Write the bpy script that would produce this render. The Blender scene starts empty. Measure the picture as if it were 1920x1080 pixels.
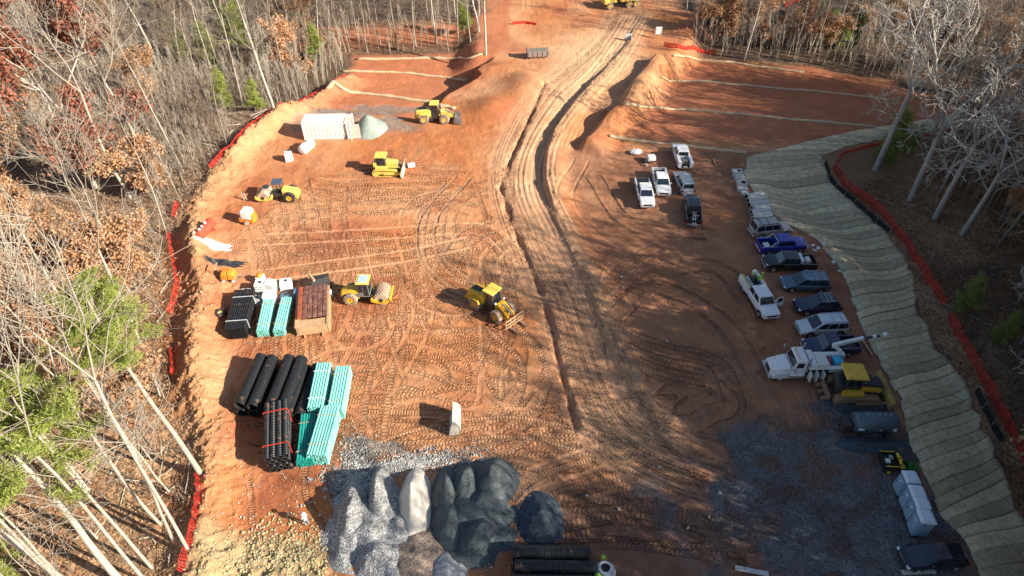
import bpy, bmesh, math, random
import numpy as np
from mathutils import Vector, Matrix
random.seed(7); RNG = np.random.default_rng(11)
PI = math.pi
scene = bpy.context.scene
C = scene.collection

# ------------------------------------------------------------------ camera, world, sun, exposure
FPX, DEP, CAMH = 1242.0, math.radians(42.4), 50.0
cd = bpy.data.cameras.new('camera'); cam = bpy.data.objects.new('camera', cd); C.objects.link(cam)
cd.sensor_width = 36; cd.lens = 36 * FPX / 1920; cd.clip_start = 0.5; cd.clip_end = 3000
cam.location = (0, 0, CAMH); cam.rotation_euler = (PI / 2 - DEP, 0, 0)
scene.camera = cam
SUN_EL = math.radians(28)
SUN_DIR = Vector((0.925, -0.38, 0)).normalized()      # horizontal direction towards the sun
wd = bpy.data.worlds.new('World'); scene.world = wd; wd.use_nodes = True
nt = wd.node_tree; bg = nt.nodes['Background']
sky = nt.nodes.new('ShaderNodeTexSky'); sky.sky_type = 'NISHITA'; sky.sun_disc = False
sky.sun_elevation = SUN_EL; sky.sun_rotation = math.atan2(SUN_DIR.x, SUN_DIR.y)
nt.links.new(sky.outputs[0], bg.inputs[0]); bg.inputs[1].default_value = 0.07
sl = bpy.data.lights.new('sun', 'SUN'); so = bpy.data.objects.new('sun', sl); C.objects.link(so)
sl.energy = 5.0; sl.angle = math.radians(0.5); sl.color = (1.0, 0.91, 0.76)
sv = Vector((SUN_DIR.x * math.cos(SUN_EL), SUN_DIR.y * math.cos(SUN_EL), math.sin(SUN_EL)))
so.rotation_euler = sv.to_track_quat('Z', 'Y').to_euler(); so.location = (80, -40, 90)
scene.view_settings.view_transform = 'Standard'; scene.view_settings.look = 'None'
scene.view_settings.gamma = 1; scene.view_settings.use_curve_mapping = False
scene.view_settings.exposure = 1.1
scene.render.engine = 'CYCLES'
scene.cycles.max_bounces = 5
SHADE_N = (330, 135, 52)

# ------------------------------------------------------------------ site survey: photo point -> place on the ground
def P(px, py, z=0.0):
    u = (px - 960) / FPX; v = (540 - py) / FPX
    t = (CAMH - z) / (math.sin(DEP) - v * math.cos(DEP))
    return (u * t, (math.cos(DEP) + v * math.sin(DEP)) * t)
def PL(*pts): return [P(*p) for p in pts]

def vnoise(x, y, scale, seed=0):
    """value noise, vectorised"""
    x = np.asarray(x, float) / scale + 1000; y = np.asarray(y, float) / scale + 1000
    xi = np.floor(x).astype(np.int64); yi = np.floor(y).astype(np.int64); fx = x - xi; fy = y - yi
    fx = fx * fx * (3 - 2 * fx); fy = fy * fy * (3 - 2 * fy)
    def h(a, b):
        n = (a * 374761393 + b * 668265263 + seed * 144269504) & 0x7fffffff
        n = ((n ^ (n >> 13)) * 1274126177) & 0x7fffffff
        return ((n ^ (n >> 16)) & 0xffff) / 65535.0
    return (h(xi, yi) * (1 - fx) + h(xi + 1, yi) * fx) * (1 - fy) + (h(xi, yi + 1) * (1 - fx) + h(xi + 1, yi + 1) * fx) * fy
def fbm(x, y, scale, octv=4, seed=0, gain=0.5):
    s = 0; a = 1; t = 0
    for i in range(octv):
        s = s + a * vnoise(x, y, scale, seed + i * 17); t += a; a *= gain; scale /= 2.03
    return s / t
def sstep(a, b, x):
    t = np.clip((np.asarray(x, float) - a) / (b - a), 0, 1); return t * t * (3 - 2 * t)
def polydist(x, y, pts):
    """unsigned distance, signed side (+ = right of the walking direction), and arc length"""
    x = np.asarray(x, float); y = np.asarray(y, float)
    best = np.full(x.shape, 1e9); side = np.zeros(x.shape); arc = np.zeros(x.shape); s0 = 0
    for (ax, ay), (bx, by) in zip(pts[:-1], pts[1:]):
        dx, dy = bx - ax, by - ay; L = math.hypot(dx, dy)
        t = np.clip(((x - ax) * dx + (y - ay) * dy) / (L * L), 0, 1)
        ex = x - ax - t * dx; ey = y - ay - t * dy; d = np.hypot(ex, ey)
        m = d < best
        best = np.where(m, d, best); side = np.where(m, np.sign(dy * ex - dx * ey), side); arc = np.where(m, s0 + t * L, arc)
        s0 += L
    return best, side, arc

# outlines of the cleared site
R_IN = [(118, 92)] + PL((1810, 213), (1640, 240), (1470, 280), (1402, 300), (1397, 330), (1440, 400), (1530, 450), (1580, 510), (1610, 600), (1650, 680), (1690, 750), (1705, 830), (1760, 960), (1800, 1010), (1870, 1150)) + [(37, 5)]
BERM_L = PL((655, 128), (560, 195), (480, 262), (410, 335), (372, 400), (372, 470), (385, 560), (372, 640), (375, 720), (395, 810), (400, 900), (385, 1000), (370, 1100))
LEDGE = PL((640, 118), (520, 210), (400, 322), (345, 400), (325, 480), (335, 560), (325, 680), (350, 800), (385, 890), (375, 960), (350, 1080))
_ly = np.array([p[1] for p in LEDGE][::-1]); _lx = np.array([p[0] for p in LEDGE][::-1])
def xl(y): return np.interp(y, np.concatenate([[-20, 10], _ly, [400]]), np.concatenate([[-26, -26], _lx, [_lx[-1]]]))
FENCE_R = PL((1800, 243, -2.4), (1745, 256, -2.4), (1690, 266, -2.4), (1620, 275, -2.4), (1575, 290, -2.4), (1562, 318, -2.4), (1585, 352, -2.4), (1640, 395, -2.4), (1690, 450, -2.4), (1740, 530, -2.4), (1772, 583, -2.4), (1800, 640, -2.4), (1850, 735, -2.4), (1925, 880, -2.4)) + [(44.5, 18)]
TRENCH = PL((1190, 40), (1170, 85), (1120, 140), (1070, 195), (1035, 245), (1018, 290), (1016, 340), (1035, 410), (1068, 480), (1098, 545), (1122, 610), (1150, 680), (1185, 745), (1225, 800))
WIND_L = PL((1020, 165), (985, 235), (955, 300), (938, 350), (955, 410), (985, 480), (1012, 545), (1032, 610), (1048, 680), (1064, 745), (1078, 800))
ROAD = PL((1180, 20), (1150, 75), (1085, 135), (1035, 190), (1000, 240), (980, 290), (975, 340), (990, 400), (1025, 470), (1060, 545), (1085, 610), (1105, 670), (1130, 735), (1170, 800), (1250, 850), (1400, 900))
WAT_R = [[(1262, 107), (1380, 119), (1508, 136)], [(1240, 148), (1400, 160), (1540, 174), (1672, 188)], [(1168, 196), (1330, 210), (1480, 224), (1640, 240)], [(1142, 257), (1230, 268), (1330, 280), (1400, 287)]]
WAT_L = [[(668, 112), (760, 110), (905, 109)], [(640, 134), (740, 136), (820, 144), (876, 151)], [(615, 168), (700, 178), (800, 192), (852, 205)]]

_xe = sorted([(P(*q, -1.5)[1], P(*q, -1.5)[0]) for q in [(835, 200), (843, 192), (905, 158), (897, 151), (952, 104), (962, 92)]])
_bank = PL((1235, 108), (1195, 155), (1165, 205), (1130, 240), (1085, 290)); _bkl = sum(math.dist(a, b) for a, b in zip(_bank[:-1], _bank[1:]))
def base_h(x, y):
    x = np.asarray(x, float); y = np.asarray(y, float)
    d, sd, _ = polydist(x, y, R_IN)
    sd = -sd                                             # walking downwards on the picture: outside lies to the left hand
    dropR = 2.6 * sstep(0.0, 8.5, d * (sd > 0))
    # slope beyond the car park, right of the haul road
    xr = np.interp(y, [84, 92, 100, 110, 125, 140], [14, 17, 22, 24, 33, 38])
    dropT = 3.2 * sstep(0, 30, y - (86 - 0.02 * x)) * sstep(0, 5, x - xr)
    xe = np.interp(y, [88] + [q[0] for q in _xe], [-14] + [q[1] for q in _xe])
    yb = np.interp(x, [-60, -29, -13, 0], [97, 97, 93, 90])
    dropL = (1 - sstep(113, 118, y) * sstep(-12, -6, x)) * (1.9 + 1.3 * sstep(3, 18, y - yb)) * sstep(0, 3, y - yb) * sstep(0, 1.7, xe - x)
    z = -np.maximum(np.maximum(dropR, dropT), dropL)
    far = sstep(113, 135, y)
    z = z * (1 - 0.4 * far)
    # hummocks beside the haul road
    for cx, cy, rx, ry, h in [(26.5, 108, 4, 3, .8), (21.5, 101, 3, 3, 1.0), (2.5, 104.5, 5, 6, 1.7), (-3, 96.5, 4.5, 4.5, 1.5), (-3, 111, 5, 3, 1.0), (18, 91, 5, 3, 0.9)]:
        r2 = ((x - cx) / rx) ** 2 + ((y - cy) / ry) ** 2
        z = z + h * np.exp(-r2 * 1.4)
    d, sd2, a = polydist(x, y, _bank); sd2 = -d * sd2
    z = z + (1.5 + .35 * np.sin(a * .55)) * sstep(-1.2, .3, sd2) * (1 - sstep(.8, 4.5, sd2)) * sstep(0, 3, a) * (d < 8) * sstep(0, 2.5, _bkl - a)
    return z
def berm_h(x, y):
    d, _, a = polydist(x, y, BERM_L)
    w = 1.3 + .9 * vnoise(a, a * 0, 5.0, 3)
    z = (1.0 + 1.4 * vnoise(a, a * 0 + 9, 4.0, 5)) * np.exp(-(d / w) ** 2)
    d, s, a = polydist(x, y, TRENCH)
    sd = -d * s                                          # + = right-hand side in the picture
    on = sstep(0, 6, a) * (1 - sstep(62, 72, a) * 0.6)
    z = z + on * ((.25 + .5 * sstep(20, 34, a)) * (sstep(-.1, .7, sd) * (1 - sstep(1.2, 4.5, sd))) * (0.85 + 0.3 * vnoise(a, sd, 2.5, 8)) - 0.28 * (.3 + .7 * sstep(20, 34, a)) * np.exp(-((sd + 0.9) / 0.9) ** 2))
    d, s, a = polydist(x, y, WIND_L)
    wn = sstep(.05, .7, vnoise(a, a * 0, 2.2, 12)); z = z - (.12 + 0.38 * wn) * np.exp(-(d / (.22 + .3 * vnoise(a, a * 0, 1.1, 14))) ** 2) + .10 * wn * np.exp(-(((-d * s) - 0.8) / 0.4) ** 2)
    return z
def gz(x, y): return float(base_h(np.array([x]), np.array([y]))[0] + berm_h(np.array([x]), np.array([y]))[0])
def G(px, py, up=0.0):
    z = 0
    for _ in range(6):
        x, y = P(px, py, z + up); z = gz(x, y)
    return Vector((x, y, z))

def dens(px, n=6):
    return [tuple(np.array(a) * (1 - k / n) + np.array(b) * k / n) for a, b in zip(px[:-1], px[1:]) for k in range(n)] + [px[-1]]
# ------------------------------------------------------------------ materials
MATS = {}
def new_mat(name):
    m = bpy.data.materials.new(name); m.use_nodes = True; return m, m.node_tree, m.node_tree.nodes['Principled BSDF']
def mat(name, col, rough=0.6, metal=0.0, var=0.25, scale=1.5, bump=0.0, bscale=20, coat=0.0, dirt=0.0, dirtcol=(0.36, 0.17, 0.09), trans=0.0, rnd=0.0):
    if name in MATS: return MATS[name]
    m, t, b = new_mat(name); N = t.nodes; L = t.links
    tc = N.new('ShaderNodeTexCoord'); nz = N.new('ShaderNodeTexNoise'); nz.inputs['Scale'].default_value = scale; nz.inputs['Detail'].default_value = 6
    L.new(tc.outputs['Object'], nz.inputs['Vector'])
    mr = N.new('ShaderNodeMapRange'); mr.inputs[3].default_value = 1 - var; mr.inputs[4].default_value = 1 + var
    L.new(nz.outputs[0], mr.inputs[0])
    mx = N.new('ShaderNodeMix'); mx.data_type = 'RGBA'; mx.blend_type = 'MULTIPLY'; mx.inputs[0].default_value = 1
    mx.inputs[6].default_value = (*col, 1); L.new(mr.outputs[0], mx.inputs[7]); out = mx.outputs[2]
    if rnd:
        oi = N.new('ShaderNodeObjectInfo'); hs = N.new('ShaderNodeHueSaturation')
        m1 = N.new('ShaderNodeMapRange'); m1.inputs[3].default_value = 1 - rnd; m1.inputs[4].default_value = 1 + rnd; L.new(oi.outputs['Random'], m1.inputs[0])
        L.new(m1.outputs[0], hs.inputs['Value']); L.new(out, hs.inputs['Color']); out = hs.outputs[0]
    if dirt:
        n2 = N.new('ShaderNodeTexNoise'); n2.inputs['Scale'].default_value = 2.2; n2.inputs['Detail'].default_value = 8; L.new(tc.outputs['Object'], n2.inputs['Vector'])
        r2 = N.new('ShaderNodeMapRange'); r2.inputs[1].default_value = 0.62 - dirt * 0.35; r2.inputs[2].default_value = 0.75; L.new(n2.outputs[0], r2.inputs[0])
        r3 = N.new('ShaderNodeMath'); r3.operation = 'MULTIPLY'; r3.inputs[1].default_value = min(1, 0.4 + dirt * 0.6); L.new(r2.outputs[0], r3.inputs[0])
        m2 = N.new('ShaderNodeMix'); m2.data_type = 'RGBA'; L.new(r3.outputs[0], m2.inputs[0]); L.new(out, m2.inputs[6]); m2.inputs[7].default_value = (*dirtcol, 1); out = m2.outputs[2]
        r4 = N.new('ShaderNodeMapRange'); r4.inputs[3].default_value = rough; r4.inputs[4].default_value = 0.85; L.new(r3.outputs[0], r4.inputs[0]); L.new(r4.outputs[0], b.inputs['Roughness'])
    else: b.inputs['Roughness'].default_value = rough
    L.new(out, b.inputs['Base Color']); b.inputs['Metallic'].default_value = metal
    b.inputs['Coat Weight'].default_value = coat
    if bump:
        n3 = N.new('ShaderNodeTexNoise'); n3.inputs['Scale'].default_value = bscale; n3.inputs['Detail'].default_value = 5; L.new(tc.outputs['Object'], n3.inputs['Vector'])
        bp = N.new('ShaderNodeBump'); bp.inputs['Strength'].default_value = 1; bp.inputs['Distance'].default_value = bump; L.new(n3.outputs[0], bp.inputs['Height']); L.new(bp.outputs[0], b.inputs['Normal'])
    if trans:
        tr = N.new('ShaderNodeBsdfTranslucent'); L.new(out, tr.inputs[0]); ms = N.new('ShaderNodeMixShader'); ms.inputs[0].default_value = trans
        L.new(b.outputs[0], ms.inputs[1]); L.new(tr.outputs[0], ms.inputs[2]); L.new(ms.outputs[0], N['Material Output'].inputs[0])
    MATS[name] = m; return m

RUBBER = mat('rubber', (0.03, 0.028, 0.027), 0.85, dirt=0.3)
MUDTYRE = mat('muddy_rubber', (0.20, 0.14, 0.10), 0.9, dirt=0.9, dirtcol=(0.55, 0.42, 0.32))
GLASS = mat('dark_glass', (0.012, 0.02, 0.03), 0.06, coat=1.0, var=0.1)
BLACKP = mat('black_plastic', (0.015, 0.016, 0.018), 0.45, dirt=0.1)
CHROME = mat('rim_metal', (0.6, 0.6, 0.6), 0.3, metal=0.8)
STEEL = mat('worn_steel', (0.35, 0.34, 0.33), 0.45, metal=0.5, dirt=0.45)
DARKST = mat('dark_steel', (0.035, 0.037, 0.04), 0.5, dirt=0.2)
REDL = mat('red_lens', (0.22, 0.01, 0.01), 0.2)
LENS = mat('headlamp_lens', (0.75, 0.78, 0.8), 0.1, coat=1)
YEL = mat('yellow_paint', (0.72, 0.42, 0.03), 0.4, dirt=0.25)
YELP = mat('pale_yellow_paint', (0.78, 0.58, 0.12), 0.45, dirt=0.3)
ORANGE = mat('orange_paint', (0.75, 0.26, 0.03), 0.4, dirt=0.25)
MUD = mat('caked_mud', (0.33, 0.20, 0.12), 0.95, bump=0.03, bscale=8)
WHITE = mat('white_paint', (0.80, 0.81, 0.82), 0.35, coat=0.4, var=0.06, dirt=0.18)
SILVER = mat('silver_paint', (0.42, 0.46, 0.50), 0.35, metal=0.35, coat=0.6, var=0.06)
TAN = mat('tan_silver_paint', (0.40, 0.38, 0.34), 0.35, metal=0.3, coat=0.5, var=0.06, dirt=0.1)
BLUEV = mat('bright_blue_paint', (0.012, 0.03, 0.34), 0.25, coat=0.8, var=0.08)
STEELB = mat('steel_blue_paint', (0.09, 0.16, 0.24), 0.3, metal=0.4, coat=0.7, var=0.06)
NAVY = mat('navy_paint', (0.012, 0.022, 0.06), 0.25, coat=0.8, var=0.08)
BLACKV = mat('black_car_paint', (0.008, 0.010, 0.016), 0.25, coat=0.8, var=0.08)
CONC = mat('concrete', (0.52, 0.52, 0.50), 0.85, bump=0.01, dirt=0.1)
TEAL = mat('teal_pipe_plastic', (0.24, 0.63, 0.55), 0.25, var=0.08, rnd=0.12)
BPIPE = mat('black_pipe_plastic', (0.016, 0.018, 0.021), 0.38, var=0.15, dirt=0.08)
DARKIN = mat('dark_interior', (0.01, 0.01, 0.01), 0.9)
RUST = mat('rusty_steel', (0.13, 0.055, 0.045), 0.75, dirt=0.5, dirtcol=(0.42, 0.20, 0.13))
TANST = mat('dusty_tan_steel', (0.50, 0.33, 0.18), 0.8, dirt=0.4, bump=0.01)
NET = mat('orange_netting', (0.78, 0.045, 0.03), 0.6, var=0.15, trans=0.3)
SILT = mat('black_silt_fabric', (0.012, 0.012, 0.014), 0.7)
WOOD = mat('grey_wood', (0.40, 0.31, 0.22), 0.85, var=0.3)
STRAWR = mat('straw_wattle', (0.56, 0.44, 0.27), 0.95, bump=0.12, bscale=5, dirt=.45, dirtcol=(.48, .24, .12))
WBAG = mat('white_woven_sack', (0.78, 0.77, 0.74), 0.7, bump=0.03, bscale=6)
SKIN = mat('skin', (0.45, 0.26, 0.18), 0.6); HIVIS = mat('hivis_lime', (0.28, 0.55, 0.05), 0.6); HIORG = mat('hivis_orange', (0.85, 0.2, 0.04), 0.6)
JEANS = mat('denim', (0.03, 0.05, 0.10), 0.9); GREYC = mat('grey_cloth', (0.35, 0.36, 0.38), 0.9)
BARKW = mat('pale_bark', (0.43, 0.39, 0.325), 0.9, scale=2.5, var=0.45, rnd=0.12)
BARKG = mat('grey_bark', (0.24, 0.205, 0.165), 0.9, scale=0.8, var=0.3, rnd=0.15)
TWIG = mat('twig_bark', (0.22, 0.17, 0.13), 0.95, var=0.2, rnd=0.2)
TWIGW = mat('pale_twig', (0.36, 0.31, 0.25), 0.95, var=0.2, rnd=0.15)
LEAFR = mat('rusty_red_leaf', (0.33, 0.125, 0.075), 0.7, scale=1.2, var=0.4, trans=0.3)
LEAFB = mat('tan_brown_leaf', (0.52, 0.31, 0.17), 0.8, scale=0.9, var=0.4, trans=0.3, rnd=0.15)
NEEDLE = mat('pine_needle', (0.30, 0.35, 0.075), 0.6, scale=0.9, var=0.45, trans=0.3, rnd=0.12)
SHRUBG = mat('cedar_foliage', (0.055, 0.10, 0.03), 0.7, scale=1.5, var=0.4, trans=0.2)

# ------------------------------------------------------------------ mesh helpers
class MB:
    def __init__(s): s.v = []; s.f = []
    def add(s, v, f):
        o = len(s.v); s.v += [tuple(a) for a in v]; s.f += [tuple(i + o for i in a) for a in f]; return s
    def box(s, x0, x1, y0, y1, z0, z1):
        return s.add([(x0, y0, z0), (x1, y0, z0), (x1, y1, z0), (x0, y1, z0), (x0, y0, z1), (x1, y0, z1), (x1, y1, z1), (x0, y1, z1)],
                     [(0, 3, 2, 1), (4, 5, 6, 7), (0, 1, 5, 4), (1, 2, 6, 5), (2, 3, 7, 6), (3, 0, 4, 7)])
    def hexa(s, v): return s.add(v, [(0, 3, 2, 1), (4, 5, 6, 7), (0, 1, 5, 4), (1, 2, 6, 5), (2, 3, 7, 6), (3, 0, 4, 7)])
    def bar(s, a, b, w, h=None, up=(0, 0, 1)):
        a = Vector(a); b = Vector(b); h = h or w; d = (b - a).normalized(); u = Vector(up)
        if abs(d.dot(u)) > .95: u = Vector((1, 0, 0))
        r = d.cross(u).normalized() * w / 2; u = r.cross(d).normalized() * h / 2
        return s.hexa([a - r - u, a + r - u, b + r - u, b - r - u, a - r + u, a + r + u, b + r + u, b - r + u])
    def cyl(s, a, b, r, r2=None, n=12, caps=True):
        a = Vector(a); b = Vector(b); r2 = r if r2 is None else r2; d = (b - a).normalized()
        u = d.orthogonal().normalized(); w = d.cross(u); v = []
        for k in range(n):
            c = math.cos(2 * PI * k / n); q = math.sin(2 * PI * k / n); v.append(a + (u * c + w * q) * r); v.append(b + (u * c + w * q) * r2)
        f = [(2 * k, 2 * ((k + 1) % n), 2 * ((k + 1) % n) + 1, 2 * k + 1) for k in range(n)]
        if caps: f += [tuple(2 * k for k in range(n))[::-1], tuple(2 * k + 1 for k in range(n))]
        return s.add(v, f)
    def lathe(s, prof, a, d, n=16):
        """prof: list of (along, radius)"""
        a = Vector(a); d = Vector(d).normalized(); u = d.orthogonal().normalized(); w = d.cross(u); v = []; f = []
        for (l, r) in prof:
            for k in range(n): v.append(a + d * l + (u * math.cos(2 * PI * k / n) + w * math.sin(2 * PI * k / n)) * max(r, 1e-4))
        for i in range(len(prof) - 1):
            for k in range(n): f.append((i * n + k, i * n + (k + 1) % n, (i + 1) * n + (k + 1) % n, (i + 1) * n + k))
        return s.add(v, f)
    def prism(s, poly, y0, y1):
        n = len(poly); v = [(x, y0, z) for x, z in poly] + [(x, y1, z) for x, z in poly]
        return s.add(v, [tuple(range(n)), tuple(range(2 * n - 1, n - 1, -1))] + [(k, k + n, (k + 1) % n + n, (k + 1) % n) for k in range(n)])
    def loft(s, rings, cap=True):
        n = len(rings[0]); v = [p for r in rings for p in r]; f = []
        for i in range(len(rings) - 1):
            for k in range(n): f.append((i * n + k, i * n + (k + 1) % n, (i + 1) * n + (k + 1) % n, (i + 1) * n + k))
        if cap: f += [tuple(range(n))[::-1], tuple(range((len(rings) - 1) * n, len(rings) * n))]
        return s.add(v, f)
    def tube(s, pts, r, n=6):
        for a, b in zip(pts[:-1], pts[1:]): s.cyl(a, b, r if not isinstance(r, (list, tuple)) else r[0], n=n)
        return s
    def ball(s, c, r, n=10, m=6, sc=(1, 1, 1)):
        v = []; f = []
        for i in range(m + 1):
            th = PI * i / m
            for k in range(n): v.append((c[0] + r * sc[0] * math.sin(th) * math.cos(2 * PI * k / n), c[1] + r * sc[1] * math.sin(th) * math.sin(2 * PI * k / n), c[2] + r * sc[2] * math.cos(th)))
        for i in range(m):
            for k in range(n): f.append((i * n + k, (i + 1) * n + k, (i + 1) * n + (k + 1) % n, i * n + (k + 1) % n))
        return s.add(v, f)
    def mesh(s, name, m, smooth=False):
        me = bpy.data.meshes.new(name); me.from_pydata(s.v, [], s.f); me.validate(); me.materials.append(m)
        bm = bmesh.new(); bm.from_mesh(me); bmesh.ops.recalc_face_normals(bm, faces=bm.faces); bm.to_mesh(me); bm.free()
        if smooth: me.polygons.foreach_set('use_smooth', [True] * len(me.polygons)); 
        return me
    def build(s, name, m, parent=None, bevel=0.0, smooth=False, seg=2, label=None):
        o = bpy.data.objects.new(name, s.mesh(name, m, smooth)); C.objects.link(o)
        if parent is not None: o.parent = parent
        if bevel:
            b = o.modifiers.new('bevel', 'BEVEL'); b.width = bevel; b.segments = seg; b.limit_method = 'ANGLE'; b.angle_limit = math.radians(28)
            o.data.polygons.foreach_set('use_smooth', [True] * len(o.data.polygons))
            w = o.modifiers.new('wn', 'WEIGHTED_NORMAL'); w.keep_sharp = False
        if label: o['label'] = label
        return o
def np_mesh(name, V, F, mats, smooth=False, midx=None):
    """V (n,3), F list of arrays of equal face size or a single (m,k) array"""
    me = bpy.data.meshes.new(name); Fs = F if isinstance(F, list) else [F]
    nf = sum(len(a) for a in Fs); loops = np.concatenate([a.ravel() for a in Fs]).astype(np.int32)
    tot = np.concatenate([np.full(len(a), a.shape[1]) for a in Fs]).astype(np.int32)
    st = np.concatenate([[0], np.cumsum(tot)[:-1]]).astype(np.int32)
    me.vertices.add(len(V)); me.vertices.foreach_set('co', np.asarray(V, np.float32).ravel())
    me.loops.add(len(loops)); me.loops.foreach_set('vertex_index', loops)
    me.polygons.add(nf); me.polygons.foreach_set('loop_start', st); me.polygons.foreach_set('loop_total', tot)
    if midx is not None: me.polygons.foreach_set('material_index', midx.astype(np.int32))
    if smooth: me.polygons.foreach_set('use_smooth', np.ones(nf, bool))
    for m in (mats if isinstance(mats, list) else [mats]): me.materials.append(m)
    me.update(calc_edges=True); return me
def tag(o, label, cat=None, group=None, kind=None):
    if label: o['label'] = label
    if cat: o['category'] = cat
    if group: o['group'] = group
    if kind: o['kind'] = kind
    return o
def thing(name, label, cat, loc, rz=0.0, group=None):
    o = bpy.data.objects.new(name, None); C.objects.link(o); o.empty_display_size = .3
    o.location = loc; o.rotation_euler = (0, 0, rz); return tag(o, label, cat, group)
def dup_tree(o, parent=None):
    c = o.copy(); C.objects.link(c); c.parent = parent
    for ch in list(o.children): dup_tree(ch, c)
    return c
def pose(front, rear):
    a = G(*front); b = G(*rear); c = (a + b) / 2; return c, math.atan2(a.y - b.y, a.x - b.x), (a - b).length
def tilt_to_ground(o, L, W):
    """rest a thing on the slope under it"""
    R = Matrix.Rotation(o.rotation_euler.z, 3, 'Z'); c = o.location
    def h(v): p = c + R @ Vector(v); return gz(p.x, p.y)
    f, b, l, r = h((L / 2, 0, 0)), h((-L / 2, 0, 0)), h((0, W / 2, 0)), h((0, -W / 2, 0))
    o.location.z = (f + b + l + r) / 4
    o.rotation_euler = (Matrix.Rotation(o.rotation_euler.z, 3, 'Z') @ Matrix.Rotation(-math.atan2(f - b, L), 3, 'Y') @ Matrix.Rotation(math.atan2(l - r, W), 3, 'X')).to_euler()

# ================================================================== THE GROUND
xs = np.concatenate([-np.geomspace(45, 500, 46)[::-1][:-1], np.arange(-45, 40, 0.112), np.arange(40, 52, 0.35), np.geomspace(52, 500, 46)])
yy = [19.0]
while yy[-1] < 114: yy.append(yy[-1] + 0.088 + 0.135 * (yy[-1] - 19) / 95)
while yy[-1] < 140: yy.append(yy[-1] + 0.45)
ys = np.concatenate([np.linspace(-120, 18, 40), np.array(yy), np.geomspace(142, 700, 40)])
X, Y = np.meshgrid(xs, ys); NY, NX = X.shape
Z0 = base_h(X, Y) + berm_h(X, Y)
dL, sLb, aL = polydist(X, Y, BERM_L); dT, sT, aT = polydist(X, Y, TRENCH); dR, sR, _ = polydist(X, Y, R_IN); dF, sF, _ = polydist(X, Y, FENCE_R); dRd, _, _ = polydist(X, Y, ROAD); dW, _, aW = polydist(X, Y, WIND_L)
sR = -sR; sF = -sF; sT = -sT
_ty = PL((640, 103), (905, 100), (960, 96), (1000, 45), (1010, 30)); 
def top_edge(x):
    pts = [(-200, 118), (-60, 116)] + [P(660, 104, -2.5), P(905, 101, -2.5), P(965, 92, -2)] + [(4, 124), (8, 128)]
    pts2 = [(36, 122)] + [P(1262, 98, -2), P(1508, 127, -3), P(1675, 152, -3), P(1760, 200, -3)] + [(90, 96), (120, 96), (300, 96)]
    l = np.interp(x, [p[0] for p in pts], [p[1] for p in pts]); r = np.interp(x, [p[0] for p in pts2], [p[1] for p in pts2])
    return np.where(x < 8, l, np.where(x > 36, r, 400.0)) if False else np.where(x < 8, l, np.where(x > P(1240, 90, -2)[0], np.interp(x, [P(1240, 90, -2)[0]] + [p[0] for p in pts2[1:]], [118.0] + [p[1] for p in pts2[1:]]), 400.0))
LEFTF = X < xl(Y) - 0.3
TOPF = Y > top_edge(X)
RIGHTF = (sR > 0) & (dR > 7.5) & (Y < 96)
wob = fbm(X, Y, 6, 3, 40)
forest = np.maximum(np.maximum(sstep(-1.2, 1.0, xl(Y) - X + 3 * (wob - .5)), sstep(-1.0, 1.5, Y - top_edge(X) + 2 * (wob - .5))), sstep(7.3, 9.0, dR * (sR > 0) + 2 * (wob - .5)) * (Y < 99))
forest = np.clip(forest, 0, 1)
# the crossing dirt road far up the picture
farroad = np.exp(-((Y - (133 + 0.03 * X)) / 4.5) ** 2) * (X < 40); farroad = farroad * (1 - sstep(-30, -60, -X) * 0)
open_far = sstep(-2, 6, X) * (1 - sstep(30, 38, X)) * sstep(112, 116, Y) * (1 - sstep(150, 160, Y))
forest = forest * (1 - sstep(-9, -4, X + 4 * (wob - .5)) * sstep(104, 108, Y) * (1 - sstep(33, 37, X)))
forest = forest * (1 - np.clip(farroad * 1.4, 0, 1) * (X > -45)) * (1 - 0.9 * open_far * (np.abs(X - 18) < 14))
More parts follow.
